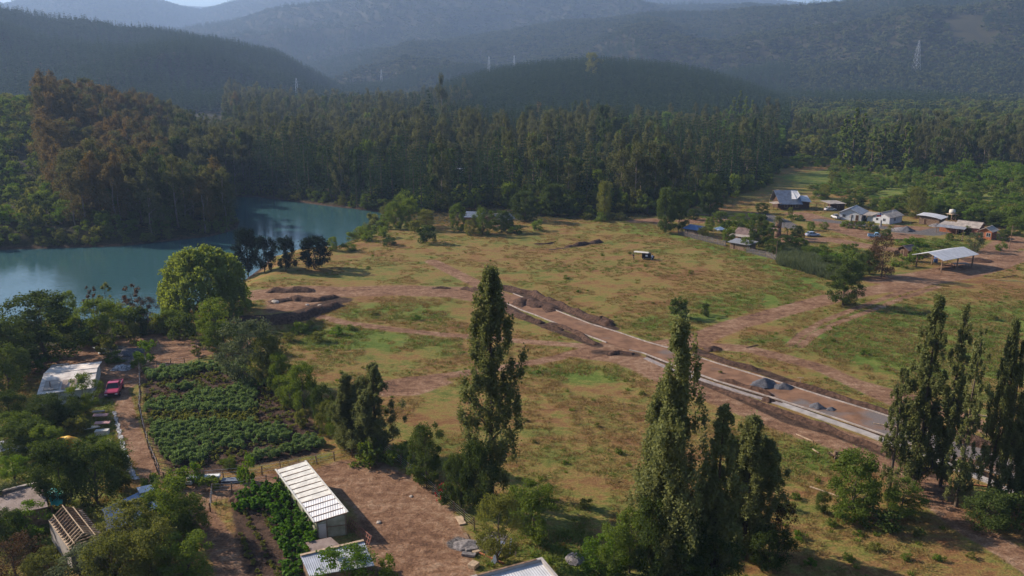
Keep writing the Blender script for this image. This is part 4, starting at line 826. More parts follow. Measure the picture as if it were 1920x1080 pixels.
# ------------------------------------------------------------ single trees and bushes, placed where the photograph shows them
T = 'tree'; S = 'bush'; PG = 'tall poplars in the foreground'; SG = 'slim poplars beside the road'
TREES = [
 ('poplar3', 922, 938, 506, 118, 'poplar_tree', 'tallest single poplar in the middle of the picture, dark with a leaning pointed top', T, PG),
 ('poplar1', 1250, 1085, 610, 145, 'poplar_tree', 'broad tall poplar right of centre with two leaders, reaching the lower edge', T, PG),
 ('poplar0', 1335, 1090, 762, 96, 'poplar_tree', 'narrower poplar touching the right of the broad tall poplar', T, PG),
 ('poplar2', 1393, 1045, 780, 112, 'poplar_tree', 'shorter leafy poplar with bare stem, right of the narrower one', T, PG),
 ('slimpoplar0', 1667, 925, 690, 52, 'poplar_tree', 'shorter slim poplar, leftmost of those by the footway', T, SG),
 ('poplar0', 1713, 915, 556, 84, 'poplar_tree', 'tall thick poplar second from left by the footway', T, SG),
 ('slimpoplar1', 1763, 912, 570, 56, 'poplar_tree', 'tall slim poplar with pointed top, third from left by the footway', T, SG),
 ('slimpoplar2', 1792, 950, 610, 56, 'poplar_tree', 'slim poplar whose foot stands nearest the earth path', T, SG),
 ('poplar3', 1850, 938, 602, 56, 'poplar_tree', 'slim poplar left of the pair at the right edge', T, SG),
 ('slimpoplar0', 1872, 940, 640, 44, 'poplar_tree', 'slim poplar just behind the right edge pair', T, SG),
 ('poplar0', 1903, 938, 622, 62, 'poplar_tree', 'thick poplar cut by the right edge of the picture', T, SG),
 ('slimpoplar1', 1935, 945, 660, 50, 'poplar_tree', 'poplar mostly outside the right edge', T, SG),
 ('poplar2', 706, 848, 682, 88, 'poplar_tree', 'short stout poplar at the yard corner behind the greenhouse', T, None),
 ('poplar1', 655, 840, 705, 78, 'poplar_tree', 'low olive poplar leaning left of the stout one', T, None),
 ('mid0', 640, 825, 755, 60, 'bush', 'light leafy bush at the foot of the stout short poplar', S, None),
 ('round0', 800, 908, 797, 74, 'broadleaf_tree', 'dark round tree standing alone on the yard fence line', T, None),
 ('dark0', 900, 960, 832, 84, 'broadleaf_tree', 'dark dense tree wrapped round the foot of the tallest poplar', T, None),
 ('dark2', 865, 950, 850, 60, 'broadleaf_tree', 'dark bushy tree left of the tallest poplar trunk', T, None),
 ('olive0', 935, 1055, 930, 90, 'broadleaf_tree', 'small crowned tree with bare trunk beside the planks', T, None),
 ('mid1', 1000, 1010, 908, 110, 'broadleaf_tree', 'green spreading tree right of the tallest poplar trunk', T, None),
 ('bright0', 1125, 1085, 1005, 100, 'bush', 'light green bush on the lower edge left of the broad poplar', S, None),
 ('mid2', 1180, 1075, 960, 90, 'bush', 'green bush against the foot of the broad poplar', S, None),
 ('dark1', 1225, 1095, 930, 90, 'bush', 'dark undergrowth at the base of the broad poplar', S, None),
 ('dark0', 1330, 1100, 990, 110, 'bush', 'dark undergrowth between the right hand poplar pair', S, None),
 ('dry0', 1458, 1040, 940, 56, 'bush', 'brown leaved bush right of the shorter leafy poplar', S, None),
 ('dark2', 1440, 1065, 990, 90, 'bush', 'dark low bush below the brown leaved bush', S, None),
 ('round1', 1598, 968, 850, 122, 'broadleaf_tree', 'wide rounded bushy tree left of the slim poplars', T, None),
 ('dark2', 1540, 960, 922, 32, 'bush', 'small dark bush left of the wide rounded tree', S, None),
 ('mid0', 1690, 965, 905, 90, 'bush', 'low green bush at the feet of the left slim poplars', S, None),
 ('shrubd0', 1640, 985, 945, 90, 'bush', 'shaded low bush behind the wide rounded tree', S, None),
 ('dark0', 1850, 990, 925, 110, 'bush', 'dark undergrowth under the right edge poplars', S, None), ('shrubd1', 1905, 985, 930, 90, 'bush', 'dark undergrowth cut by the right edge', S, None), ('shrub1', 1800, 880, 860, 40, 'bush', 'small leafy bush on the footway between poplars', S, None),
 ('round0', 1580, 572, 484, 70, 'broadleaf_tree', 'lone dark round tree beside the dirt track in the pasture', T, None),
 ('shrubd2', 1277, 597, 560, 48, 'bush', 'larger of the two dark bushes alone in the field', S, None), ('shrubd0', 1322, 592, 570, 24, 'bush', 'smaller of the two dark bushes alone in the field', S, None),
 ('dry1', 1652, 520, 442, 62, 'broadleaf_tree', 'brown leaved tree left of the open metal shed', T, None), ('dark1', 1628, 515, 470, 46, 'broadleaf_tree', 'dark tree behind the brown leaved one', T, None), ('shrub0', 1595, 500, 470, 50, 'bush', 'green bush on the pasture edge left of the brown tree', S, None), ('shrubg1', 1560, 498, 475, 50, 'bush', 'light green bush in the hedge below the sedan', S, None),
 ('shrub2', 1690, 500, 478, 46, 'bush', 'green bush between brown tree and open shed', S, None), ('shrub1', 1712, 490, 462, 32, 'bush', 'small green bush at the left post of the open shed', S, None),
 ('willow0', 385, 594, 460, 176, 'willow_tree', 'huge pale yellow green willow on the lake shore', T, None),
 ('navy0', 466, 517, 430, 58, 'pine_tree', 'leftmost and tallest of the dark pines right of the willow', T, 'dark pines on the shore'), ('navy1', 497, 512, 446, 48, 'pine_tree', 'second dark pine right of the willow', T, 'dark pines on the shore'),
 ('navy0', 536, 508, 446, 46, 'pine_tree', 'dark pine with a visible bare trunk on the shore', T, 'dark pines on the shore'), ('navy1', 592, 505, 446, 76, 'pine_tree', 'widest dark round pine at the end of the shore row', T, 'dark pines on the shore'), ('mid2', 624, 470, 444, 26, 'bush', 'small bush behind the widest shore pine', S, None),
 ('mid1', 405, 652, 562, 78, 'broadleaf_tree', 'rounded green tree below the willow with trunk on bare earth', T, None), ('shrubd1', 342, 640, 588, 56, 'bush', 'dark green bush between willow and earth clearing', S, None), ('shrub2', 450, 575, 538, 56, 'bush', 'dark bush at the right foot of the willow', S, None), ('shrub0', 330, 612, 572, 50, 'bush', 'bush at the left foot of the willow', S, None),
 ('sparse1', 370, 668, 630, 34, 'sapling', 'thin sapling casting a shadow on the earth clearing', T, None),
 ('grey0', 470, 715, 598, 110, 'broadleaf_tree', 'grey green bushy tree at the top corner of the garden', T, None), ('olive0', 507, 725, 632, 76, 'broadleaf_tree', 'olive bushy tree right of the grey green one', T, None), ('grey1', 440, 700, 640, 60, 'bush', 'grey green bush left of the garden corner trees', S, None), ('mid0', 525, 740, 665, 50, 'bush', 'fresh green bush low against the olive tree', S, None),
 ('mid1', 570, 770, 682, 66, 'broadleaf_tree', 'round green tree on the garden hedge line', T, None), ('dark2', 604, 795, 722, 44, 'broadleaf_tree', 'small dark tree right of the round hedge line tree', T, None), ('shrubo0', 565, 800, 770, 34, 'bush', 'pale green bush at the garden edge', S, None), ('shrub1', 690, 870, 825, 80, 'bush', 'low dark bush at the top of the earth yard', S, None), ('shrub0', 755, 868, 830, 60, 'bush', 'shaded bush between stout poplar and lone dark tree', S, None),
 ('shrubd2', 835, 945, 905, 40, 'rose_bush', 'bush with a few red roses on the yard fence', S, None), ('shrub2', 785, 900, 872, 24, 'bush', 'small pale bush left of the lone dark tree', S, None),
 ('round0', 85, 676, 552, 165, 'broadleaf_tree', 'very large dark tree between the lake and the white shed', T, None), ('round0', 28, 705, 600, 110, 'broadleaf_tree', 'dark tree at the left edge beside the lake', T, None), ('dark1', 20, 745, 650, 90, 'broadleaf_tree', 'dark tree on the left edge above the white shed', T, None), ('mid2', 134, 620, 546, 42, 'broadleaf_tree', 'grey green tree rising behind the very large dark tree', T, None),
 ('round1', 190, 645, 562, 92, 'broadleaf_tree', 'green bushy tree right of the very large dark tree', T, None), ('sparse0', 178, 605, 533, 26, 'sapling', 'thin brown topped sapling against the lake', T, None), ('sparse1', 203, 600, 528, 26, 'sapling', 'thin open sapling against the lake, right of the brown one', T, None), ('sparse0', 252, 608, 530, 44, 'broadleaf_tree', 'brown reddish small tree against the lake', T, None), ('dry0', 278, 610, 556, 46, 'bush', 'reddish brown bush left of the willow', S, None),
 ('shrub0', 230, 625, 575, 60, 'bush', 'green bush on the lake bank below the thin saplings', S, None), ('shrubd0', 262, 625, 580, 56, 'bush', 'dark green bush on the lake bank below the reddish tree', S, None), ('shrubo1', 300, 628, 590, 50, 'bush', 'olive bush on the lake bank left of the willow', S, None), ('shrub2', 160, 640, 590, 60, 'bush', 'bank bush between the large dark tree and saplings', S, None), ('shrubo0', 252, 645, 608, 36, 'bush', 'small olive bush above the gravel patch', S, None),
 ('shrubg0', 275, 680, 640, 44, 'bush', 'light green bush right of the grey gravel heap', S, None), ('shrubo2', 208, 665, 632, 40, 'bush', 'olive bush left of the grey gravel heap', S, None), ('shrub1', 218, 680, 660, 42, 'bush', 'low bush above the dirt road bend', S, None), ('shrub0', 262, 690, 670, 26, 'bush', 'little bush at the dirt road bend', S, None), ('shrubg1', 85, 695, 672, 40, 'bush', 'yellow green bush behind the white shed', S, None),
 ('mid2', 160, 775, 702, 58, 'broadleaf_tree', 'round tree covering the right end of the white shed', T, None), ('dark0', 85, 800, 745, 90, 'hedge', 'dark hedge in front of the white shed', S, None), ('dark2', 130, 795, 748, 70, 'hedge', 'hedge bush in front of the white shed door side', S, None), ('dark1', 20, 790, 735, 60, 'bush', 'dark bush at the left edge below the shed', S, None), ('mid0', 30, 840, 778, 90, 'bush', 'fresh green bush at the left edge in the garden', S, None), ('bright1', 75, 815, 785, 60, 'bush', 'bright green bush in the back garden', S, None), ('mid1', 90, 870, 800, 70, 'bush', 'bush left of the orange cover', S, None), ('shrubo0', 145, 815, 785, 50, 'bush', 'olive bush between orange cover and boards', S, None),
 ('dark0', 120, 950, 830, 100, 'broadleaf_tree', 'dark wide tree above the teal tarpaulin', T, None), ('dark1', 185, 945, 825, 110, 'broadleaf_tree', 'large dark tree beside the plastic covered ditch', T, None), ('dark2', 225, 920, 845, 60, 'broadleaf_tree', 'dark tree edge hanging over the ditch', T, None), ('bright0', 30, 900, 850, 60, 'bush', 'bright bush above the rusty roof', S, None),
 ('mid0', 320, 1010, 905, 120, 'broadleaf_tree', 'sunlit tree right of the blue roof', T, None), ('olive1', 255, 1050, 945, 120, 'broadleaf_tree', 'olive tree covering the lower part of the blue roof', T, None), ('mid2', 360, 1000, 930, 80, 'broadleaf_tree', 'green tree overhanging the earth path', T, None), ('olive2', 290, 1085, 985, 130, 'broadleaf_tree', 'olive tree in the lower left group', T, None), ('mid1', 355, 1090, 1005, 120, 'broadleaf_tree', 'rightmost tree of the lower left group', T, None),
 ('grey0', 150, 1095, 1035, 120, 'broadleaf_tree', 'grey green tree in front of the open rafters', T, None), ('olive0', 215, 1100, 1010, 110, 'broadleaf_tree', 'olive tree beside the end of the rafters', T, None), ('bright1', 55, 1010, 945, 80, 'broadleaf_tree', 'bright green tree below the rusty roof', T, None), ('dark1', 15, 1030, 960, 80, 'bush', 'dark bush in the lower left corner', S, None), ('dry1', 30, 1085, 1010, 110, 'bush', 'brown dry bush in the lower left corner', S, None), ('olive1', 85, 1095, 1035, 90, 'bush', 'olive bush on the lower edge left of the rafters', S, None), ('grey1', 20, 960, 905, 50, 'bush', 'bush growing over the rusty roof', S, None),
 ('bright0', 650, 1095, 1025, 130, 'broadleaf_tree', 'bright green tree on the lower edge over the grey shed', T, None), ('shrub0', 730, 1085, 1045, 50, 'bush', 'small bush right of the grey shed', S, None), ('shrubg0', 465, 905, 855, 40, 'bush', 'round green bush on the garden fence by the greenhouse', S, None), ('mid0', 430, 880, 860, 34, 'bush', 'small bush above the white foam block', S, None), ('shrub2', 395, 915, 885, 40, 'bush', 'bush behind the white foam block', S, None),
 ('shrub1', 330, 915, 880, 60, 'bush', 'hedge bush at the end of the dirt road', S, None), ('shrub0', 290, 935, 893, 60, 'bush', 'low hedge bush below the ditch', S, None), ('shrubg2', 360, 905, 870, 44, 'bush', 'fresh green bush on the garden lower edge', S, None),
 # around the village
 ('dark0', 1247, 437, 352, 46, 'broadleaf_tree', 'dark cypress like tree at the left end of the village fence', T, None), ('dark1', 1272, 435, 360, 40, 'broadleaf_tree', 'right half of the dark cypress like pair', T, None), ('dark1', 1331, 406, 326, 46, 'broadleaf_tree', 'tall dark tree on the village green', T, None), ('olive0', 1133, 412, 338, 38, 'broadleaf_tree', 'pale pointed tree against the dark wood', T, None), ('dark0', 1040, 405, 345, 60, 'broadleaf_tree', 'dark tree in front of the wood left of the pale pointed one', T, None), ('dark2', 985, 415, 358, 60, 'broadleaf_tree', 'dark green tree right of the half hidden roofs', T, None),
 ('dark0', 1422, 462, 402, 46, 'broadleaf_tree', 'dark tree beside the grey roofs', T, None), ('mid1', 1440, 455, 418, 36, 'broadleaf_tree', 'green tree between grey roofs and palm', T, None), ('shrub0', 1368, 440, 412, 30, 'bush', 'green bush above the white canopy', S, None), ('mid2', 1364, 455, 428, 26, 'bush', 'bush between white canopy and grey roofs', S, None), ('mid0', 1330, 432, 408, 24, 'bush', 'small round tree beside the blue roofed shed', S, None), ('mid1', 1385, 425, 400, 34, 'bush', 'green bush on the lawn right', S, None), ('shrubg1', 1405, 422, 400, 30, 'bush', 'light green bush right end of the lawn', S, None),
 ('dark1', 1493, 452, 423, 30, 'bush', 'dark round bush left of the sedan', S, None), ('dark2', 1475, 472, 442, 46, 'bush', 'dark bush at the fence below the palm', S, None), ('mid0', 1500, 474, 446, 34, 'bush', 'green bush above the reeds', S, None), ('dark0', 1450, 478, 448, 36, 'bush', 'dark bush at the fence corner by the reeds', S, None),
 ('olive2', 1718, 408, 350, 42, 'broadleaf_tree', 'brownish tree standing behind the curved roof shed', T, None), ('dark0', 1836, 420, 392, 56, 'bush', 'wide dark round bush behind the brick houses', S, None), ('dark1', 1770, 408, 385, 46, 'bush', 'dark bush behind the water tank', S, None), ('grey0', 1825, 472, 436, 40, 'broadleaf_tree', 'grey green round tree in front of the orange brick house', T, None), ('shrub2', 1875, 470, 452, 22, 'bush', 'small bush right of the orange brick house', S, None), ('mid2', 1813, 440, 424, 16, 'bush', 'small bush in front of the long grey house', S, None),
 ('shrub0', 1590, 428, 414, 20, 'bush', 'garden bush left in the flower bed', S, None), ('shrubd1', 1612, 430, 415, 24, 'bush', 'dark bush in the middle of the flower bed', S, None), ('shrubo1', 1632, 432, 415, 20, 'flower_bush', 'yellow flowering bush in the flower bed', S, None), ('shrubd0', 1640, 438, 424, 24, 'bush', 'dark bush at the right end of the flower bed', S, None), ('shrub1', 1580, 425, 415, 16, 'bush', 'leftmost bush of the flower bed', S, None), ('dry1', 1600, 424, 414, 22, 'flower_bush', 'pinkish flowering bush in the flower bed', S, None),
 ('shrub2', 1488, 412, 400, 26, 'bush', 'low bush in front of the log house', S, None), ('shrub1', 1500, 414, 403, 18, 'bush', 'second low bush in front of the log house', S, None), ('olive1', 1482, 405, 388, 12, 'bush', 'small conical bush before the log house', S, None), ('shrubg0', 1720, 460, 446, 44, 'bush', 'bright vegetable bush on the lawn behind the open shed', S, None), ('shrubg2', 1695, 462, 448, 34, 'bush', 'green vegetable bush left of the lawn', S, None), ('shrub0', 1600, 470, 456, 20, 'bush', 'leafy bush right below the pickup', S, None), ('shrub2', 1585, 472, 456, 22, 'bush', 'leafy bush left below the pickup', S, None),
 ('bright0', 1800, 345, 300, 60, 'broadleaf_tree', 'vivid green tree in the meadow below the lone small poplar', T, None), ('bright1', 1865, 355, 303, 62, 'broadleaf_tree', 'vivid dark green tree on the meadow right side', T, None), ('bright0', 1912, 350, 308, 46, 'broadleaf_tree', 'vivid green tree cut by the right edge', T, None), ('mid0', 1822, 370, 340, 50, 'bush', 'green bush below the vivid trees', S, None), ('mid1', 1570, 357, 333, 20, 'bush', 'small round bush on the grassy clearing', S, None),
 # below the wood
 ('mid0', 742, 430, 378, 40, 'broadleaf_tree', 'leftmost green tree by the lake end', T, None), ('mid1', 768, 430, 370, 40, 'broadleaf_tree', 'tall green tree above the round bush by the lake end', T, None), ('shrubd2', 797, 456, 422, 44, 'bush', 'dark round bush alone on the grassy bank', S, None), ('olive0', 800, 425, 392, 44, 'broadleaf_tree', 'olive tree behind the dark round bush', T, None), ('mid2', 860, 435, 382, 34, 'broadleaf_tree', 'upright green tree left of the half hidden roofs', T, None), ('mid0', 905, 440, 391, 46, 'broadleaf_tree', 'green tree in front of the half hidden roofs', T, None), ('dark1', 940, 435, 395, 50, 'broadleaf_tree', 'dark low tree right before the pale roof', T, None), ('shrubo0', 778, 437, 414, 30, 'bush', 'pale green bush left of the dark round bush', S, None), ('olive1', 880, 441, 412, 26, 'bush', 'olive bush under the green trees', S, None), ('shrub1', 1125, 415, 398, 30, 'bush', 'bush along the wood edge', S, None), ('shrubo1', 1160, 412, 399, 40, 'bush', 'pale brush along the wood edge', S, None), ('shrubo2', 1105, 412, 400, 34, 'bush', 'pale grass like brush under the wood', S, None), ('shrub0', 1010, 432, 412, 30, 'bush', 'bush in the shade left along the wood', S, None), ('shrub2', 965, 438, 420, 36, 'bush', 'bush in the shade of the half hidden house', S, None), ('shrubo1', 700, 432, 400, 34, 'bush', 'pale green bush at the tip of the lake', S, None), ('shrub0', 722, 445, 425, 30, 'bush', 'bush on the bank at the tip of the lake', S, None), ('shrub1', 690, 452, 432, 34, 'bush', 'shore bush right of the open water', S, None), ('shrub2', 655, 470, 452, 34, 'bush', 'shore bush below the lake arm', S, None), ('shrubd1', 730, 460, 446, 34, 'bush', 'dark low bush in the grassy bank hollow', S, None),
 ('mid0', 1350, 418, 396, 30, 'bush', 'leafy bush at the back of the village lawn', S, None), ('dark1', 1300, 412, 392, 26, 'bush', 'dark bush left on the village lawn', S, None), ('mid1', 1430, 400, 380, 26, 'bush', 'bush left of the grey drive before the log house', S, None), ('shrub0', 1535, 372, 358, 40, 'bush', 'low scrub behind the log house', S, None), ('dark0', 1600, 388, 368, 60, 'bush', 'dark scrub hedge behind the long white house', S, None), ('dark2', 1650, 395, 374, 60, 'bush', 'dark scrub hedge behind the gabled white house', S, None), ('mid2', 1690, 400, 380, 40, 'bush', 'green scrub right of the gabled white house', S, None),
 ('dark1', 1865, 425, 398, 50, 'bush', 'dark bush behind the orange brick house', S, None), ('mid0', 1900, 440, 408, 50, 'bush', 'green bush behind the utility pole', S, None), ('mid1', 1520, 482, 462, 40, 'bush', 'green bush on the hedge line above the reeds', S, None), ('dark0', 1555, 505, 480, 50, 'bush', 'dark green bush between reeds and brown tree', S, None), ('dark2', 1600, 520, 492, 56, 'bush', 'dark green bush on the pasture edge behind the lone tree', S, None), ('shrub1', 1540, 475, 458, 34, 'bush', 'low bush in the small pasture below the sedan', S, None), ('shrub2', 1765, 465, 452, 30, 'bush', 'leafy bush at the lawn end behind the open shed', S, None), ('shrub0', 1740, 478, 466, 26, 'bush', 'small bush at the back of the open shed', S, None),
 ('olive0', 1545, 372, 345, 28, 'broadleaf_tree', 'olive tree right behind the log house', T, None), ('mid1', 1660, 402, 372, 30, 'broadleaf_tree', 'green tree behind the gabled white house roof', T, None), ('mid0', 1745, 404, 375, 34, 'broadleaf_tree', 'green tree left of the water tank', T, None), ('dark0', 1800, 412, 384, 30, 'broadleaf_tree', 'dark tree right of the water tank', T, None), ('mid2', 1520, 432, 415, 20, 'bush', 'small green tree by the sedan', S, None), ('mid1', 1545, 430, 416, 18, 'bush', 'little round bush in the village yard', S, None), ('dark1', 1662, 448, 430, 22, 'bush', 'dark bush right of the light blue pickup', S, None), ('mid0', 1400, 470, 444, 28, 'bush', 'green bush hiding the corner of the lowest grey shed', S, None), ('olive1', 1318, 446, 424, 20, 'bush', 'olive bush between blue roofed shed and canopy', S, None), ('dark2', 1880, 452, 430, 24, 'bush', 'dark bush at the foot of the utility pole', S, None), ('mid1', 1780, 450, 438, 18, 'bush', 'low green bush at the lawn behind the brick house porch', S, None),
 ('round3', 545, 760, 700, 60, 'bush', 'bushy green tree between olive tree and round hedge line tree', S, None), ('round2', 620, 815, 752, 50, 'bush', 'olive bush right of the small dark hedge tree', S, None), ('round1', 420, 660, 606, 70, 'broadleaf_tree', 'green tree right of the rounded tree below the willow', T, None), ('round3', 120, 640, 585, 70, 'bush', 'green bush right of the very large dark tree on the bank', S, None), ('round2', 225, 612, 570, 60, 'bush', 'olive bush under the thin saplings', S, None), ('round1', 320, 625, 580, 56, 'bush', 'green bush between reddish bush and willow', S, None), ('round0', 60, 860, 790, 90, 'bush', 'dark green tree in the left garden above the rusty roof', S, None), ('round3', 210, 880, 820, 70, 'bush', 'green bush between dark wide tree and ditch', S, None), ('round0', 1280, 1095, 960, 110, 'bush', 'dark leafy undergrowth right at the foot of the broad poplar', S, None), ('round3', 1150, 1090, 985, 90, 'bush', 'green leafy undergrowth left at the foot of the broad poplar', S, None),
 ('dark0', 60, 620, 585, 50, 'bush', 'bank bush behind the very large dark tree', S, None), ('mid2', 110, 715, 690, 40, 'bush', 'leafy bush touching the back of the white shed', S, None),
]
for k, bx, by, ty, w, nm, lb, ct, gp in TREES:
    ct = {'sapling': 'sapling', 'hedge': 'hedge', 'rose_bush': 'rose bush', 'flower_bush': 'flowering bush'}.get(nm, ct)
    if by < 480 and k[:-1] in ('mid', 'dark', 'olive'): k = {'dark': 'round0', 'mid': ['round1', 'round3'][bx % 2], 'olive': 'round2'}[k[:-1]]
    t_ = plant_px(k, bx, by, ty, w, name=nm, label=lb, cat=ct, group=gp)
    if nm in ('rose_bush', 'flower_bush'):
        parts, h_, w_ = PROTO[k]; rng = np.random.default_rng(bx); n = 26; a = rng.random(n)*6.28; el = rng.random(n)*1.3
        C = np.stack([np.cos(a)*np.cos(el)*w_*.48, np.sin(a)*np.cos(el)*w_*.48, h_*(.35+.62*np.sin(el))], 1); V = leaves(C, np.full((n, 3), .10), 14, .2, rng, .7, 0, .5)
        obj('blossom', np_mesh('blossom', V, quadF(V), [K['red'] if nm == 'rose_bush' else (L_YEL if 'yellow' in lb else L_ROSE)]), t_)
# far poplar groups
FP = [(1372, 250, 182, 15), (1384, 250, 172, 16), (1396, 252, 180, 15), (1407, 254, 190, 15), (1580, 312, 215, 24), (1596, 314, 205, 26), (1611, 312, 212, 22), (1632, 318, 240, 20), (1652, 318, 232, 22), (1672, 318, 238, 24), (1690, 320, 228, 28), (1700, 322, 240, 22), (1806, 318, 276, 15), (1816, 322, 290, 12)]
FPL = ['leftmost of four pale poplars above the wood', 'tallest of four pale poplars above the wood', 'third of four pale poplars above the wood', 'rightmost of four pale poplars above the wood', 'left poplar of the tall trio beyond the meadow', 'tallest poplar of the trio beyond the meadow', 'right poplar of the trio beyond the meadow', 'slender poplar first in the row right of the trio', 'second poplar in the row right of the trio', 'third poplar in the row right of the trio', 'thick tall poplar near the end of the row beyond the meadow', 'last poplar in the row beyond the meadow', 'lone small poplar above the vivid green trees', 'short poplar beside the lone small poplar']
for q, (bx, by, ty, w) in enumerate(FP): plant_px('farpoplar%d' % (q % 2), bx, by+4, ty-2, w*1.3, name='poplar_tree', label=FPL[q], cat='tree', group='poplars beyond the village meadow')
plant_px('folive1', 1110, 150, 99, 36, name='eucalyptus_tree', label='single large round tree on top of the pine hill', cat='tree'); plant_px('euc2', 829, 262, 134, 24, name='eucalyptus_tree', label='tallest pointed tree sticking out of the wood, left of the pine hill', cat='tree'); plant_px('pine0', 805, 275, 170, 40, name='pine_tree', label='large dark layered pine beside the tallest pointed tree', cat='tree')
plant_px('fdark0', 1605, 235, 190, 28, name='broadleaf_tree', label='dark crown rising behind the poplar trio', cat='tree'); plant_px('fdark1', 1845, 235, 190, 34, name='broadleaf_tree', label='dark round tree left of the far right roofs', cat='tree')
plant_px('dark2', 198, 408, 355, 60, name='broadleaf_tree', label='dark red topped round tree on the slope left of the lake', cat='tree')
# palm
def palm(bx, by, ty, wpx, label, seed=3, trunk=.5, fr=30):
    p = G(bx, by); h = top_h(p, ty); w = wpx*mpp(p); e = empty('palm_tree', p, 0, label, 'palm'); rng = np.random.default_rng(seed)
    hc = h*.68; b = MB(); b.cyl((0, 0, -.3), (0, 0, hc*.55), trunk, trunk*.8, 12); b.cyl((0, 0, hc*.55), (0, 0, hc), trunk*.8, trunk*.9, 12); b.build('trunk', K['wood'], e, True)
    V = []
    for i in range(fr):
        a = rng.random()*6.28; el = rng.random()*1.5-.35; L = w*.5*(.8+.3*rng.random())
        for s in range(9):
            t = (s+.5)/9; r = L*t*math.cos(el*.6)*.95; z = hc+L*(math.sin(el)*t*1.1-.75*t*t*(1 if el < .9 else .5))+h*.08
            c = np.array([r*math.cos(a), r*math.sin(a), z]); T_ = np.array([math.cos(a), math.sin(a), math.sin(el)-1.2*t]); T_ /= np.linalg.norm(T_); N_ = np.array([-math.sin(a), math.cos(a), 0])
            for sg in (-1, 1):
                q = c+N_*sg*.32*(1.1-t)*w/4+T_*.15-np.array([0, 0, .12]); V += [c-T_*.07, c+T_*.07, q+T_*.05, q-T_*.05]
    V = np.array(V); obj('fronds', np_mesh('fronds', V, quadF(V), [L_OLIVE]), e); return e
palm(1458, 444, 398, 24, 'stout palm with thick grey trunk in front of the log house', 3, 1.1, 60); palm(1668, 438, 421, 20, 'small slim palm right of the white houses', 5, .15, 26); palm(1475, 450, 424, 15, 'small palm right of the stout palm', 7, .2, 24); palm(1804, 452, 433, 9, 'tiny palm in front of the long grey house', 9, .12, 18)
# ------------------------------------------------------------ buildings
def frame(A, B):
    """base point, turn and length of a front edge seen at photo pixels A (left) and B (right)"""
    a = G(*A); b = G(*B); d = b-a; return a, math.atan2(d.y, d.x), math.hypot(d.x, d.y)
def walls(e, w, d, h, m, t=.16, name='wall', open_front=False):
    b = MB()
    if not open_front: b.box(0, w, 0, t, -.3, h)
    b.box(0, w, d-t, d, -.3, h); b.box(0, t, t, d-t, -.3, h); b.box(w-t, w, t, d-t, -.3, h); return b.build(name, m, e)
def gable_y(e, w, d, h, rise, m, t=.16, off=0.0):
    """triangular wall heads front and back, ridge running away from the front"""
    b = MB(); c = w/2+off
    for y in (0.0, d-t):
        q = [(0, y, h), (w, y, h), (c, y, h+rise)]; r = [(x, y2+t, z) for x, y2, z in q]; b.face(q[::-1]); b.face(r)
        for i in range(3): j = (i+1) % 3; b.face([q[i], q[j], r[j], r[i]])
    return b.build('gable', m, e)
def roof_y(e, w, d, h, rise, m, oh=.45, of=.5, t=.09, off=0.0, m2=None):
    c = w/2+off; z0 = h+.03; sl = rise/c; sr = rise/(w-c); b = MB(); b.slab([(-oh, -of, z0-sl*oh), (c, -of, z0+rise), (c, d+of, z0+rise), (-oh, d+of, z0-sl*oh)], t); l = b.build('roof', m, e)
    b = MB(); b.slab([(c+.004, -of, z0+rise), (w+oh, -of, z0-sr*oh), (w+oh, d+of, z0-sr*oh), (c+.004, d+of, z0+rise)], t); r = b.build('roof', m2 or m, e); b = MB(); b.box(c-.12, c+.12, -of, d+of, z0+rise+.005, z0+rise+.05); b.build('ridge_cap', m, l); return l, r
def roof_x(e, w, d, h, rise, m, oh=.5, of=.45, t=.09, off=0.0, m2=None):
    c = d/2+off; z0 = h+.03; b = MB(); s1 = rise/c; s2 = rise/(d-c); b.slab([(-oh, -of, z0-s1*of), (w+oh, -of, z0-s1*of), (w+oh, c, z0+rise), (-oh, c, z0+rise)], t); r = b.build('roof', m, e)
    b = MB(); b.slab([(-oh, c+.004, z0+rise), (w+oh, c+.004, z0+rise), (w+oh, d+of, z0-s2*of), (-oh, d+of, z0-s2*of)], t); b.build('roof', m2 or m, e); b = MB(); b.box(-oh, w+oh, c-.12, c+.12, z0+rise+.005, z0+rise+.05); b.build('ridge_cap', m, r); return r
def gable_x(e, w, d, h, rise, m, t=.16, off=0.0):
    b = MB(); c = d/2+off
    for x in (0.0, w-t):
        q = [(x, 0, h), (x, d, h), (x, c, h+rise)]; r = [(x2+t, y, z) for x2, y, z in q]; b.face(q); b.face(r[::-1])
        for i in range(3): j = (i+1) % 3; b.face([q[i], q[j], r[j], r[i]])
    return b.build('gable', m, e)
def opening(e, x, z, w, h, y=0.0, side=None, mf=None, door=False, W_=0):
    """window or door set proud of the wall; side 'L'/'R' puts it on a side wall"""
    f = MB(); g = MB(); k = .07
    def bx(b, x0, x1, z0, z1, y0, y1):
        if side is None: b.box(x0, x1, y+y0, y+y1, z0, z1)
        elif side == 'R': b.box(W_-y1, W_-y0, x0, x1, z0, z1)
        else: b.box(y0, y1, x0, x1, z0, z1)
    for q in ((x, x+k, z, z+h), (x+w-k, x+w, z, z+h), (x+k, x+w-k, z, z+k), (x+k, x+w-k, z+h-k, z+h)): bx(f, *q, -.05, .02)
    if w > .9 and not door: bx(f, x+w/2-k/2, x+w/2+k/2, z+k, z+h-k, -.045, .015)
    bx(g, x+k, x+w-k, z+k, z+h-k, -.02, -.003)
    o = f.build('door' if door else 'window', mf or K['palewood'], e); g.build('panel' if door else 'pane', K['darkwood'] if door else K['glass'], o); return o
def post(e, x, y, h, r=.07, m=None, nm='post', z=-.3): b = MB(); b.box(x-r, x+r, y-r, y+r, z, h); return b.build(nm, m or K['wood'], e)
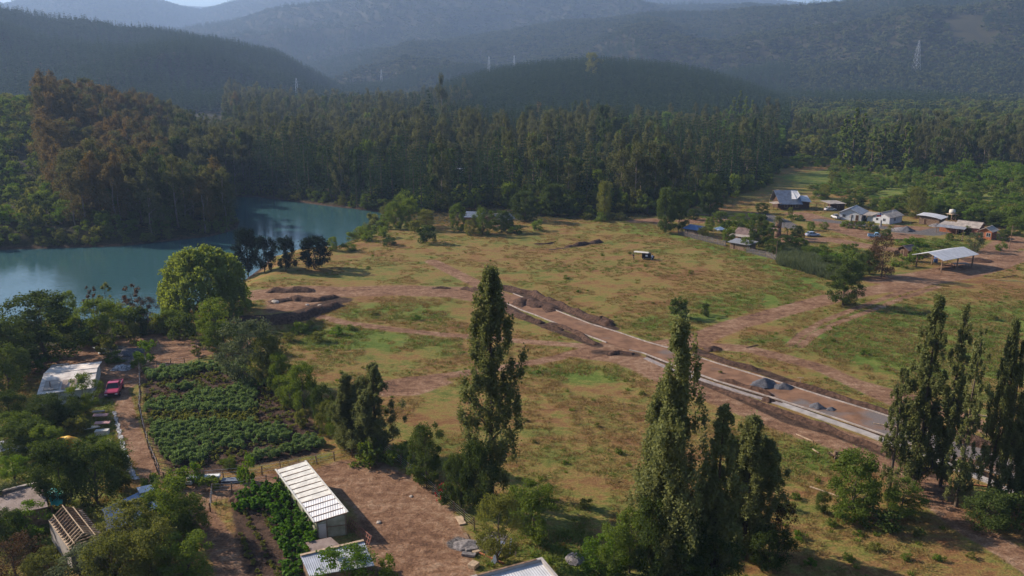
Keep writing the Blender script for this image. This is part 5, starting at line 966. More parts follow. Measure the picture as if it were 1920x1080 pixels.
def house(A, B, label, name='house', cat='house', group=None):
    a, rz, w = frame(A, B); return empty(name, a, rz, label, cat, group), w
# log house with a steep roof
e, w = house((1464, 393), (1520, 393), 'brown timber house with a steep blue grey metal roof and pale dormer', 'timber_house')
D_ = 9; walls(e, w*.66, D_, 2.5, K['darkwood']); e0 = w*.66
b = MB(); b.slab([(-.9, -1.1, 2.1), (e0+.3, -1.1, 2.1), (e0-.2, D_/2, 6.6), (-1.6, D_/2, 6.6)], .12); r1 = b.build('roof', K['slate'], e)
b = MB(); b.slab([(-1.6, D_/2+.004, 6.6), (e0-.2, D_/2+.004, 6.6), (e0+.3, D_+1, 2.1), (-.9, D_+1, 2.1)], .12); b.build('roof', K['slate'], e); gable_x(e, e0, D_, 2.5, 3.8, K['darkwood'])
b = MB(); b.slab([(e0*.52, .2, 3.9), (e0*.72, -.6, 4.0), (e0*.72, D_/2-.3, 6.45), (e0*.66, D_/2-.2, 6.5)], .08); b.build('skylight', K['brightroof'], e)
b = MB(); b.slab([(e0*.74, -.4, 3.8), (e0*.98, 1.0, 5.1), (e0*.98, D_/2, 6.5), (e0*.70, D_/2-.3, 6.45)], .1); b.build('dormer', K['brightroof'], e)
b = MB(); b.box(e0+.004, w, 1.5, D_-1.5, -.3, 2.6); b.build('wing', K['darkwood'], e); b = MB(); b.slab([(e0+.32, .6, 3.1), (w+.4, .6, 2.6), (w+.1, D_/2, 4.5), (e0+.32, D_/2, 4.6)], .1); b.build('roof', K['brightroof'], e); b = MB(); b.slab([(e0+.32, D_/2+.004, 4.6), (w+.1, D_/2+.004, 4.5), (w+.4, D_-.6, 2.6), (e0+.32, D_-.6, 3.1)], .1); b.build('roof', K['slate'], e)
b = MB(); b.slab([(-3.2, -1.0, 2.25), (-.1, -1.0, 2.5), (-.1, 4, 2.5), (-3.2, 4, 2.25)], .08); b.build('porch_roof', K['beige'], e)
for x in (-3.0, -1.5): post(e, x, -.8, 2.2, m=K['darkwood'])
opening(e, 1.2, .8, 1.2, 1.1); opening(e, 3.4, 0, .95, 2.0, door=True); opening(e, 5.4, .8, 1.2, 1.1)
# carport shed
e, w = house((1567, 395), (1583, 394), 'small timber shed with grey roof and open carport left of the white houses', 'shed', 'shed')
walls(e, w, 4.5, 2.3, K['darkwood']); b = MB(); b.slab([(-3.2, -.5, 2.75), (w+.4, -.5, 2.45), (w+.4, 5, 2.95), (-3.2, 5, 3.25)], .09); b.build('roof', K['beige'], e); opening(e, .5, 0, .9, 2.0, door=True)
for x, y in ((-5.5, 0), (-5.5, 4), (-3, 0)): post(e, x, y, 2.6)
b = MB(); b.bar((-5.5, 0, 2.6), (-.1, 0, 2.75), .1); b.bar((-5.5, 4, 2.6), (-.1, 4, 2.9), .1); b.build('beam', K['wood'], e)
# white house, left
e, w = house((1573, 411), (1612, 415), 'long white house with dark grey metal roof and shaded porch', 'white_house'); D_ = 9
walls(e, w, D_, 2.5, K['white']); gable_y(e, w, D_, 2.5, 1.5, K['white'], off=-.3); roof_y(e, w, D_, 2.5, 1.5, K['zincy'], off=-.3)
for x in (1.0, 3.4): opening(e, x, .8, 1.1, 1.1, mf=K['white'])
opening(e, 5.3, 0, 1.0, 2.0, door=True)
b = MB(); b.slab([(w+.46, .2, 2.25), (w+4.6, .2, 2.0), (w+4.6, D_+.3, 2.0), (w+.46, D_+.3, 2.25)], .08); b.build('porch_roof', K['beige'], e)
for y in (.4, 4.5, 8.8): post(e, w+4.4, y, 1.9, m=K['white'])
opening(e, 2, .8, 1.2, 1.1, side='R', W_=w+.1); opening(e, 5.5, 0, 1.0, 2.0, side='R', door=True, W_=w+.1)
# white house, right
e, w = house((1636, 417), (1667, 421), 'white gabled house with grey roof standing right of the long white house', 'white_house'); D_ = 8.5
walls(e, w, D_, 2.5, K['white']); gable_y(e, w, D_, 2.5, 1.3, K['white']); roof_y(e, w, D_, 2.5, 1.3, K['beige']); opening(e, 1.0, .9, .9, .9, mf=K['white']); opening(e, w-2.3, .9, 1.0, 1.0, mf=K['white']); opening(e, 3, .9, 1.0, 1.0, side='R', mf=K['white'], W_=w+.1)
b = MB(); b.cyl((w*.75, 4.5, 3.0), (w*.75, 4.5, 4.4), .1, .1, 8); b.build('chimney', K['zinc'], e); b = MB(); b.box(-2.3, -.02, .5, 7.5, -.3, 2.3); b.build('wing', K['white'], e); b = MB(); b.slab([(-2.6, .2, 2.35), (-.5, .2, 2.4), (-.5, 7.8, 2.4), (-2.6, 7.8, 2.35)], .07); b.build('roof', K['beige'], e)
# curved roof shed
e, w = house((1722, 420), (1760, 424), 'grey timber shed with a long pale curved roof', 'shed', 'shed'); walls(e, w, 6, 2.6, K['wood'])
prev = None
for i in range(5):
    x = -.8+(w+1.6)*i/4; z = 3.15-.55*((i-1)/3)**2*1.2
    if prev: b = MB(); b.slab([(prev[0], -.7, prev[1]), (x-.004, -.7, z), (x-.004, 6.5, z), (prev[0], 6.5, prev[1])], .08); b.build('roof', K['brightroof'], e)
    prev = (x, z)
opening(e, 1.5, 0, 1.0, 2.0, door=True)
# water tank on a stand
p = G(1783, 416); e = empty('water_tank', p, .3, 'pale water tank on a tall wooden stand behind the sheds', 'water tank')
for x in (-.9, .9):
    for y in (-.9, .9): post(e, x, y, 2.6, .08, nm='leg')
b = MB(); b.box(-1.2, 1.2, -1.2, 1.2, 2.6, 2.75); b.build('platform', K['palewood'], e); b = MB(); b.cyl((0, 0, 2.75), (0, 0, 4.1), .95, .95, 16); b.cyl((0, 0, 4.1), (0, 0, 4.3), .95, .3, 16); b.build('tank', K['cream'], e, True); b = MB(); b.bar((-.9, -.9, .2), (.9, -.9, 2.4), .07); b.bar((.9, -.9, .2), (-.9, -.9, 2.4), .07); b.build('brace', K['wood'], e)
# long grey roofed house + front porch
e, w = house((1790, 437), (1832, 442), 'long low house with beige sheet roof and dark lean-to porch roof', 'brick_house'); D_ = 7.5
walls(e, w, D_, 2.4, K['brick']); gable_x(e, w, D_, 2.4, 1.2, K['brick']); roof_x(e, w, D_, 2.4, 1.2, K['beige']); b = MB(); b.slab([(-4.6, -3.4, 2.0), (w*.55, -3.4, 2.0), (w*.55, -.5, 2.35), (-4.6, -.5, 2.35)], .07); b.build('porch_roof', K['zincy'], e)
for x in (-4.4, -1.5, 1.2, w*.5): post(e, x, -3.2, 1.95)
opening(e, 1, 0, .9, 2.0, door=True); opening(e, 3.5, .8, 1.2, 1.1); b = MB(); b.box(-4.5, -.02, 0, 5, -.3, 2.2); b.build('annex', K['orange'], e); b = MB(); b.slab([(-4.7, -.42, 2.42), (-.55, -.42, 2.42), (-.55, 5.3, 2.7), (-4.7, 5.3, 2.7)], .07); b.build('annex_roof', K['beige'], e)
# orange house
e, w = house((1834, 447), (1858, 450), 'orange brick house with pale beige roof and one pale window', 'brick_house'); D_ = 5
walls(e, w, D_, 2.6, K['orange']); gable_y(e, w, D_, 2.6, .9, K['orange']); roof_y(e, w, D_, 2.6, .9, K['beige']); opening(e, 2.0, .8, 1.2, 1.2, mf=K['white']); opening(e, .5, 0, .8, 2.0, door=True)
# small dark shed and brown roof
e, w = house((1683, 478), (1702, 482), 'small dark tumbledown shed with reddish roof by the brown tree', 'shed', 'shed'); walls(e, w, 3.2, 2.0, K['darkwood']); gable_y(e, w, 3.2, 2.0, .8, K['darkwood']); roof_y(e, w, 3.2, 2.0, .8, K['brownroof']); opening(e, .8, 0, .9, 1.7, door=True)
# open metal shed
a = G(1764, 511); c = G(1822, 501); d = c-a; L = math.hypot(d.x, d.y); rz = math.atan2(d.y, d.x)-math.pi/2
e = empty('open_shed', a, rz, 'open sided shed with a big pale gabled metal roof beside the dirt track', 'shed'); Wd = 6.6
h1 = 3.35; hr = 4.5; c_ = -Wd*.5
b = MB(); b.slab([(c_, -.9, hr), (.9, -.9, h1-.1), (.9, L+.9, h1-.1), (c_, L+.9, hr)], .08); b.build('roof', K['brightroof'], e); b = MB(); b.slab([(-Wd-1.0, -.9, h1-.15), (c_-.004, -.9, hr), (c_-.004, L+.9, hr), (-Wd-1.0, L+.9, h1-.15)], .08); b.build('roof', K['brightroof'], e)
for y in (0, L/2, L):
    for x in (0, -Wd): post(e, x, y, h1, .13)
    b = MB(); b.bar((-Wd, y, h1-.1), (0, y, h1-.1), .12); b.bar((-Wd, y, h1-.1), (c_, y, hr-.15), .12); b.bar((0, y, h1-.1), (c_, y, hr-.15), .12); b.build('truss', K['wood'], e)
b = MB(); b.bar((c_, -.8, hr-.14), (c_, L+.8, hr-.14), .1); b.build('ridge_beam', K['wood'], e)
def drum(px, py, m, label, r=.35, h=.9): p = G(px, py); e = empty('drum', p, 0, label, 'drum'); b = MB(); b.cyl((0, 0, 0), (0, 0, h), r, r, 14); b.build('barrel', m, e, True); b = MB(); b.cyl((0, 0, h*.33), (0, 0, h*.36), r*1.05, r*1.05, 14); b.cyl((0, 0, h*.66), (0, 0, h*.69), r*1.05, r*1.05, 14); b.build('hoop', K['chrome'], e)
drum(1754, 492, K['blue'], 'blue drum under the left side of the open shed', .5, 1.5)
def table(px, py, w, d, h, m, label, nm='workbench', rz=0):
    p = G(px, py); e = empty(nm, p, rz, label, 'workbench'); b = MB(); b.box(-w/2, w/2, -d/2, d/2, h-.08, h); b.build('top', m, e)
    for x in (-w/2+.1, w/2-.1):
        for y in (-d/2+.1, d/2-.1): post(e, x, y, h-.08, .05, nm='leg', z=0)
e_ = None; table(1800, 500, 4, 1.4, .9, K['slate'], 'long blue grey bench in the shade of the open shed', rz=.1); table(1778, 503, 2.2, 1.2, .8, K['orange'], 'reddish timber bench under the open shed', rz=-.2)
heap(1832, 489, 50, .9, 'reddish earth heap right behind the open shed', K['soil'], 31, None, 'soil_heap')
# cluster left of the palm
e, w = house((1283, 440), (1302, 443), 'low shed with a bright blue sheet roof at the left of the village fence', 'shed', 'shed'); walls(e, w+1, 3.4, 2.0, K['wood']); b = MB(); b.slab([(-.5, -.5, 2.05), (w+1.6, -.5, 2.05), (w+1.4, 4, 2.7), (-.9, 4, 2.7)], .08); b.build('roof', K['blueroof'], e); opening(e, .8, 0, .8, 1.7, door=True)
p = G(1350, 441); e = empty('canopy', p, .1, 'small white pyramid canopy behind the grey fence', 'canopy'); b = MB(); q = [(-1.6, -1.6, 1.9), (1.6, -1.6, 1.9), (1.6, 1.6, 1.9), (-1.6, 1.6, 1.9)]
for i in range(4): b.slab([q[i], q[(i+1) % 4], (0, 0, 2.7)], .03)
b.build('cover', K['white2'], e)
for x in (-1.5, 1.5):
    for y in (-1.5, 1.5): post(e, x, y, 1.9, .04, K['chrome'], 'leg', 0)
e, w = house((1378, 450), (1408, 454), 'low house with faded brown grey roof behind the village fence', 'house'); walls(e, w, 5, 2.2, K['wood']); gable_x(e, w, 5, 2.2, 1.3, K['wood']); roof_x(e, w, 5, 2.2, 1.3, K['brownroof'], m2=K['beige']); b = MB(); b.slab([(-.8, -2.5, 1.7), (w+.3, -2.5, 1.7), (w+.3, -.5, 2.0), (-.8, -.5, 2.0)], .07); b.build('porch_roof', K['beige'], e); opening(e, 1, .7, 1, 1); opening(e, 3, 0, .9, 1.9, door=True)
for x in (-.5, w): post(e, x, -2.3, 1.7)
e, w = house((1368, 466), (1404, 472), 'lowest grey shed with flat sheet roof on the pasture edge', 'shed', 'shed'); walls(e, w, 3.4, 1.9, K['wood']); b = MB(); b.slab([(-.5, -.6, 1.95), (w+.4, -.6, 1.95), (w+.4, 3.9, 2.45), (-.5, 3.9, 2.45)], .08); b.build('roof', K['zincy'], e); opening(e, 1, 0, .9, 1.7, door=True)
e, w = house((1428, 440), (1448, 443), 'brown shed with a rusty roof behind the palm', 'shed', 'shed'); walls(e, w, 3.5, 2.1, K['brick']); b = MB(); b.slab([(-.4, -.5, 2.15), (w+.5, -.5, 2.15), (w+.5, 4, 2.8), (-.4, 4, 2.8)], .08); b.build('roof', K['brownroof'], e); opening(e, 1, 0, .9, 1.8, door=True)
# half hidden roofs by the wood
e, w = house((905, 424), (938, 428), 'half hidden house with pale brown grey roof at the wood edge', 'house'); walls(e, w, 7, 2.6, K['wood']); gable_y(e, w, 7, 2.6, 1.8, K['wood'], off=1.0); roof_y(e, w, 7, 2.6, 1.8, K['beige'], off=1.0); opening(e, 1.2, .8, 1.1, 1.1); opening(e, 3.4, 0, .9, 2, door=True)
e, w = house((868, 420), (898, 421), 'half hidden shed with bluish roof left of the pale roofed house', 'shed', 'shed'); walls(e, w, 5, 2.4, K['wood']); b = MB(); b.slab([(-.4, -.5, 2.4), (w+.4, -.5, 2.4), (w+.4, 5.5, 3.4), (-.4, 5.5, 3.4)], .08); b.build('roof', K['slate'], e)
def far_house(A, B, roofm, label, h=2.6, rise=1.6, d=8, wm=None, lift=0):
    e, w = house(A, B, label, 'house'); walls(e, w, d, h+lift, wm or K['white']); gable_x(e, w, d, h+lift, rise, wm or K['white']); roof_x(e, w, d, h+lift, rise, roofm); opening(e, w*.2, lift+.8, 1.2, 1.2); opening(e, w*.6, lift, 1.0, 2.0, door=True)
far_house((842, 343), (869, 343), K['brightroof'], 'pale roof glimpsed between the dark trees of the wood', lift=3, d=6)
far_house((1845, 246), (1872, 246), K['beige'], 'far house with beige roof near the right edge', lift=4); far_house((1882, 252), (1899, 253), K['redroof'], 'far house with red roof, left of the two at the right edge', lift=4); far_house((1902, 256), (1922, 257), K['redroof'], 'far house with red roof cut by the right edge', lift=4); far_house((1672, 242), (1738, 241), K['beige'], 'long low far building showing as a thin pale line', lift=5, h=2, rise=.8)
def at0(px, py, z): p = G0(px, py, z); return Vector((p[0], p[1], 0))
# ---- lower left farm
e, w = house((78, 762), (154, 760), 'white shed with a large patched pale sheet roof beside the red pickup', 'shed', 'shed')
a0 = at0(75, 737, 2.3); e.location = a0; e.rotation_euler[2] = R_(21); w = 6.6; D_ = 11.5; walls(e, w, D_, 2.3, K['cream']); gable_x(e, w, D_, 2.3, .8, K['cream'], off=.5); roof_x(e, w, D_, 2.3, .8, K['whiteroof'], oh=.35, of=.4, off=.5)
b = MB(); b.slab([(w*.40, .15, 2.52), (w*.52, .15, 2.52), (w*.52, 2.9, 2.92), (w*.40, 2.9, 2.92)], .03); b.build('patch', K['rust'], e); b = MB(); b.slab([(w*.56, .15, 2.52), (w*.70, .15, 2.52), (w*.70, 2.9, 2.92), (w*.56, 2.9, 2.92)], .03); b.build('patch', K['rust'], e)
b = MB(); b.slab([(w*.05, .3, 2.53), (w*.35, .3, 2.53), (w*.35, 3.2, 2.97), (w*.05, 3.2, 2.97)], .03); b.build('patch', K['beige'], e); b = MB(); b.slab([(w*.86, 4.4, 3.02), (w+.3, 4.4, 3.02), (w+.3, 7.9, 2.45), (w*.86, 7.9, 2.45)], .04); b.build('patch', K['beige'], e)
b = MB(); b.slab([(-.4, D_+.45, 2.35), (w*.32, D_+.45, 2.35), (w*.30, D_+2.3, 2.0), (-.4, D_+2.3, 2.0)], .07); b.build('annex_roof', K['beige'], e); post(e, 0, D_+2, 2.0); post(e, w*.3, D_+2, 2.0); opening(e, 1.0, .8, 1.2, 1.0)
b = MB(); b.cyl((1.2, 1.2, 2.4), (1.2, 1.2, 3.5), .09, .09, 8); b.build('flue', K['rust'], e)
def at(px, py, z): p = G0(px, py, z); return Vector((p[0], p[1], z))
def lowroof(q, z, th, m, label, nm='shed', wallm=None, cat='shed'):
    """shed seen from above: roof corners at photo pixels, each at its own height"""
    P4 = [at(px, py, zz) for (px, py), zz in zip(q, z)]; g = sum(P4, Vector())/4; g.z = hz(g.x, g.y); e = empty(nm, g, 0, label, cat); L4 = [p-g for p in P4]
    b = MB(); b.slab(L4, th); b.build('roof', m, e); b = MB()
    for i in range(4):
        p, r = L4[i]*.94, L4[(i+1) % 4]*.94; dz = .12; d = (Vector((r.x-p.x, r.y-p.y, 0))).normalized()*.0; n = Vector((-(r.y-p.y), r.x-p.x, 0)).normalized()*.1
        zt = L4[i].z-th-.02, L4[(i+1) % 4].z-th-.02; f = [Vector((p.x, p.y, -.3)), Vector((r.x, r.y, -.3)), Vector((r.x, r.y, zt[1])), Vector((p.x, p.y, zt[0]))]; k = [v+n for v in f]; b.face(f); b.face(k[::-1])
        for s in range(4): t = (s+1) % 4; b.face([f[s], k[s], k[t], f[t]])
    b.build('wall', wallm or K['wood'], e); return e, L4
lowroof([(-30, 975), (90, 950), (78, 907), (-30, 925)], [2.2, 2.2, 2.7, 2.7], .08, K['rust'], 'shed with brown corrugated roof cut by the left edge')
b = MB(); p0 = at(0, 921, 2.85); p1 = at(72, 904, 2.85); e = empty('beam', p0, 0, 'long pale beam lying along the top of the brown corrugated roof', 'beam'); b.bar((0, 0, 0), tuple(p1-p0), .35, .12); b.build('plank', K['beige'], e)
P4 = [at(86, 918, 2.0), at(118, 914, 2.0), at(117, 946, 1.6), at(96, 948, 1.6)]; g = sum(P4, Vector())/4; e = empty('tarpaulin', Vector((g.x, g.y, 0)), 0, 'turquoise tarpaulin stretched beside the brown roof', 'tarpaulin'); b = MB()
n = 9; Q = []
for i in range(n):
    for j in range(n):
        u, v = i/(n-1), j/(n-1); p = (P4[3]*(1-u)+P4[2]*u)*(1-v)+(P4[0]*(1-u)+P4[1]*u)*v; Q.append((p.x-g.x, p.y-g.y, p.z+.12*math.sin(u*9+v*4)-.25*math.sin(math.pi*u)*math.sin(math.pi*v)))
b.v = Q+[(x, y, z-.02) for x, y, z in Q]
for i in range(n-1):
    for j in range(n-1): a = i*n+j; b.f += [(a, a+1, a+n+1, a+n), (a+n*n, a+n+n*n, a+n+1+n*n, a+1+n*n)]; b.m += [0, 0]
b.build('sheet', K['teal'], e)
for q in P4: post(e, q.x-g.x, q.y-g.y, q.z-.05, .05, nm='pole', z=0)
lowroof([(222, 990), (300, 948), (270, 918), (190, 955)], [3.0, 3.0, 3.2, 3.2], .08, K['bluemetal'], 'building with a shiny blue metal roof beside the open rafters', wallm=K['slate'])
lowroof([(262, 925), (290, 918), (283, 908), (256, 914)], [3.3, 3.3, 3.4, 3.4], .05, K['brightroof'], 'small block with a crumpled bright sheet at the blue roof corner')
# open roof frame
a = at(131, 1031, 2.6); bq = at(196, 1008, 2.6); c = at(95, 988, 2.6); X_ = bq-a; Y_ = c-a; X_.z = Y_.z = 0; rz = math.atan2(X_.y, X_.x); wx = X_.length; Yl = Vector((-math.sin(rz), math.cos(rz), 0)); dy = abs(Y_.dot(Yl))+1.5
e = empty('roofless_building', Vector((a.x, a.y, 0)), rz, 'roofless grey building with bare wooden rafters', 'building'); walls(e, wx, dy, 2.6, K['concrete'])
for i in range(12):
    y = .3+(dy-.6)*i/11; b = MB(); b.bar((.0, y, 2.66), (wx*.45, y, 3.7), .07, .12); b.bar((wx*.45, y, 3.7), (wx, y, 2.66), .07, .12); b.bar((wx*.15, y, 2.7), (wx*.8, y, 2.7), .05, .1); b.build('rafter', K['palewood'] if i < 4 else K['wood'], e)
for f, z in ((.15, 3.06), (.45, 3.78), (.75, 3.2)): b = MB(); b.bar((wx*f, 0, z), (wx*f, dy, z), .08); b.build('purlin', K['palewood'], e)
b = MB(); b.box(-.06, .22, 0, dy, 2.603, 2.68); b.build('wall_plate', K['palewood'], e)
# greenhouse
a = at(597, 1011, 0); bq = at(650, 1004, 0); X_ = bq-a; rz = math.atan2(X_.y, X_.x); w = X_.length; far = at(571, 903, 0); d = far-bq; Yl = Vector((-math.sin(rz), math.cos(rz), 0)); L = d.dot(Yl)
sk = d.dot(Vector((math.cos(rz), math.sin(rz), 0)))   # the plan is slightly skewed
def sq(x, y, z): return (x+sk*y/L, y, z)
e = empty('greenhouse', a, rz, 'long greenhouse of milky plastic sheet on a timber frame', 'greenhouse'); hl, hr = 1.9, 2.6
def panel(pts, m, nm, t=.03, par=None):
    b = MB(); v = [Vector(p) for p in pts]; n = (v[1]-v[0]).cross(v[3]-v[0]).normalized()*t; k = [p+n for p in v]; b.face(v); b.face(k[::-1])
    for i in range(4): j = (i+1) % 4; b.face([v[i], k[i], k[j], v[j]])
    return b.build(nm, m, par or e)
NR = 12
for i in range(NR):
    y0, y1 = L*i/NR, L*(i+1)/NR-.01; sag = .03*((i*7) % 3)
    panel([sq(-.25, y0, hl+sag), sq(w+.2, y0, hr+sag), sq(w+.2, y1, hr), sq(-.25, y1, hl)], K['plastic'] if not (i < 4) else K['brightroof'], 'roof_sheet')
for i in range(NR+1): y = min(L*i/NR+.0, L); b = MB(); b.bar(sq(-.3, y, hl+.06), sq(w+.25, y, hr+.06), .09, .05); b.build('batten', K['wood'], e)
b = MB(); b.bar(sq(-.3, 0, hl+.1), sq(-.3, L, hl+.1), .16, .1); b.bar(sq(w+.25, 0, hr+.1), sq(w+.25, L, hr+.1), .16, .08); b.build('eave_board', K['plastic'], e)
panel([sq(0, .05, 0), sq(0, L, 0), sq(0, L, hl-.03), sq(0, .05, hl-.03)], K['plasticg'], 'side_wall'); panel([sq(w, .05, 0), sq(w, L, 0), sq(w, L, hr-.03), sq(w, .05, hr-.03)], K['plasticg'], 'side_wall'); panel([(0, 0, 0), (w, 0, 0), (w, 0, hr-.05), (0, 0, hl-.05)], K['plasticg'], 'end_wall'); panel([sq(0, L, 0), sq(w, L, 0), sq(w, L, hr-.05), sq(0, L, hl-.05)], K['plasticg'], 'end_wall')
for i in range(7): y = L*i/6; b = MB(); b.bar(sq(-.06, y, 0), sq(-.06, y, hl), .08); b.bar(sq(w+.06, y, 0), sq(w+.06, y, hr), .08); b.build('post', K['wood'], e)
b = MB(); b.bar((0, -.06, 1.3), (w, -.06, 1.3), .07); b.bar((w*.33, -.06, 0), (w*.33, -.06, hl+.3), .07); b.bar((w*.98, -.06, 0), (w*.98, -.06, hr), .07); b.build('end_frame', K['wood'], e)
b = MB(); b.box(.1, w*.33-.1, -.1, -.04, .05, 1.7); b.build('door', K['cream'], e)
# hutch, grey shed, lattice panel
lowroof([(585, 1034), (638, 1022), (620, 1007), (573, 1017)], [1.1, 1.3, 1.3, 1.1], .06, K['rust'], 'low hutch with brown corrugated roof at the foot of the greenhouse', 'hutch', K['brick'], 'hutch')
e, L4 = lowroof([(580, 1080), (702, 1060), (682, 1014), (563, 1042)], [1.9, 1.9, 2.4, 2.4], .07, K['zinc'], 'grey corrugated lean-to shed with a pale plank along its top, below the greenhouse'); b = MB(); b.bar(tuple(L4[3]+Vector((0, 0, .06))), tuple(L4[2]+Vector((0, 0, .06))), .3, .08); b.build('edge_plank', K['palewood'], e)
a = at(650, 975, 1.0); c = at(690, 1012, .9); e = empty('lattice_fence', Vector((a.x, a.y, 0)), 0, 'leaning reddish timber lattice beside the greenhouse', 'fence'); d = c-a; d.z = 0; N_ = Vector((d.y, -d.x, 0)).normalized()*.7
for i in range(12): q = d*i/11; b = MB(); b.bar(tuple(q+Vector((0, 0, .1))), tuple(q-N_*.6+Vector((0, 0, 1.2))), .07, .04); b.build('slat', K['lattice'], e)
for k_ in (.25, .6, .9): b = MB(); b.bar(tuple(-N_*.6*k_+Vector((0, 0, .1+1.1*k_+.04))), tuple(d-N_*.6*k_+Vector((0, 0, .1+1.1*k_+.04))), .07, .04); b.build('rail', K['lattice'], e)
# white building at the bottom edge
c0 = at(1016, 1045, 3.6); l0 = at(868, 1084, 3.6); X_ = c0-l0; rz = math.atan2(X_.y, X_.x); w = X_.length+4; org = c0-Vector((math.cos(rz), math.sin(rz), 0))*w; D_ = 12
e = empty('white_building', Vector((org.x, org.y, 0)), rz, 'large white flat roofed building cut by the lower edge', 'building'); e.location = Vector((org.x+math.sin(rz)*D_, org.y-math.cos(rz)*D_, 0))
walls(e, w, D_, 3.3, K['cream']); b = MB(); b.box(.2, w-.2, .2, D_-.2, 3.2, 3.32); b.build('roof', K['brightroof'], e); b = MB(); b.box(-.03, w+.03, D_-.25, D_+.03, 3.303, 3.62); b.box(-.03, .22, -.03, D_-.25, 3.303, 3.62); b.box(w-.22, w+.03, -.03, D_-.25, 3.303, 3.62); b.build('parapet', K['concrete'], e); b = MB(); b.box(w*.45, w-.6, D_-.24, D_-.02, 3.623, 3.66); b.build('coping', K['wood'], e)
# ------------------------------------------------------------ vehicles
def car(px, py, rz, paint, label, kind='car', L=4.3, Wd=1.75):
    p = G(px, py); e = empty({'car': 'parked_car', 'pickup': 'pickup_truck'}[kind], p, rz, label, 'car' if kind == 'car' else 'pickup'); h1 = .85; sec = []
    if kind == 'car': prof = [(-L/2, .35, .70, 0), (-L/2+.5, .30, .92, 0), (-L*.28, .28, .95, 0), (-.1*L, .28, .93, 0), (L*.22, .28, .90, 0), (L/2-.35, .30, .78, 0), (L/2, .38, .62, 0)]
    else: prof = [(-L/2, .45, 1.0, 0), (-L/2+.1, .40, 1.02, 0), (-L*.1, .38, 1.02, 0), (L*.22, .38, 1.02, 0), (L/2-.4, .40, .98, 0), (L/2, .48, .85, 0)]
    b = MB(); n = len(prof); R8 = []
    for x, z0, z1, _ in prof:
        i0 = len(b.v); hw = Wd/2*(.93 if abs(x) > L/2-.2 else 1)
        for y, z in ((-hw*.96, z0), (-hw, (z0+z1)/2), (-hw*.93, z1), (hw*.93, z1), (hw, (z0+z1)/2), (hw*.96, z0)): b.v.append((x, y, z))
    for i in range(n-1):
        for k in range(6): a = i*6+k; c = i*6+(k+1) % 6; b.f.append((a, c, c+6, a+6)); b.m.append(0)
    b.f += [tuple(range(6)), tuple(range((n-1)*6, n*6))[::-1]]; b.m += [0, 0]; b.build('body', paint, e, bevel=.04)
    if kind == 'car': cab = (-L*.40, -L*.26, L*.05, L*.22, .92, 1.40)
    else: cab = (-L*.10, -L*.07, L*.10, L*.24, 1.0, 1.58)
    x0, x1, x2, x3, z0, z1 = cab; hw = Wd/2*.9; ht = hw*.82; b = MB(); b.v = [(x0, -hw, z0), (x3, -hw, z0), (x3, hw, z0), (x0, hw, z0), (x1, -ht, z1), (x2, -ht, z1), (x2, ht, z1), (x1, ht, z1)]
    b.f = [(0, 1, 5, 4), (1, 2, 6, 5), (2, 3, 7, 6), (3, 0, 4, 7), (3, 2, 1, 0)]; b.m = [0]*5; b.build('cabin_glass', K['glass'], e)
    b = MB(); b.box(x1-.03, x2+.03, -ht-.02, ht+.02, z1-.01, z1+.05)
    for q, r in (((x0, -hw, z0), (x1, -ht, z1)), ((x3, -hw, z0), (x2, -ht, z1)), ((x0, hw, z0), (x1, ht, z1)), ((x3, hw, z0), (x2, ht, z1))): b.bar(q, r, .07)
    xm = (x1+x2)/2; b.bar((xm, -hw-.005, z0), (xm, -ht-.005, z1), .06); b.bar((xm, hw+.005, z0), (xm, ht+.005, z1), .06); b.build('roof', paint, e, bevel=.02)
    if kind == 'pickup':
        b = MB(); b.box(-L/2+.12, x0-.1, -Wd/2+.14, Wd/2-.14, 1.022, 1.03); b.build('bed_floor', K['black'], e); b = MB(); b.box(-L/2+.02, x0-.05, -Wd/2+.05, -Wd/2+.13, 1.02, 1.12); b.box(-L/2+.02, x0-.05, Wd/2-.13, Wd/2-.05, 1.02, 1.12); b.box(-L/2+.0, -L/2+.08, -Wd/2+.13, Wd/2-.13, 1.02, 1.12); b.build('bed_side', paint, e)
    for x in (-L*.31, L*.31):
        for y in (-Wd/2+.02, Wd/2-.02):
            b = MB(); s = .11 if y > 0 else -.11; b.cyl((x, y-.1, .33), (x, y+.1, .33), .33, .33, 16); wl = b.build('wheel', K['rubber'], e); b = MB(); b.cyl((x, y+s*.8, .33), (x, y+s, .33), .19, .17, 12); b.build('rim', K['chrome'], wl)
    for y in (-Wd*.36, Wd*.36): b = MB(); b.box(L/2-.06, L/2+.02, y-.16, y+.16, .56, .70); b.build('headlight', K['white2'], e); b = MB(); b.box(-L/2-.02, -L/2+.05, y-.12, y+.12, .6, .78); b.build('tail_light', K['red'], e)
    b = MB(); b.box(L/2-.03, L/2+.1, -Wd*.47, Wd*.47, .32, .48); b.build('bumper', K['black'], e, bevel=.03); b = MB(); b.box(L/2-.02, L/2+.025, -Wd*.22, Wd*.22, .5, .72); b.build('grille', K['black'], e)
    return e
e_ = car(215, 736, R_(-74), K['pinkred'], 'faded red pickup truck parked on the dirt track by the white shed', 'pickup', 4.7, 1.8); e_.scale = (1.05, 1.1, 1.08)
car(1523, 443, R_(8), K['silver'], 'silver blue sedan parked on the village track', 'car'); car(1642, 446, R_(-20), K['sky'], 'light blue pickup parked beyond the brown tree', 'pickup', 4.6); car(1556, 395, R_(10), K['white'], 'white car beside the timber carport', 'car'); car(1567, 410, R_(95), K['white'], 'white pickup at the left end of the long white house', 'pickup')
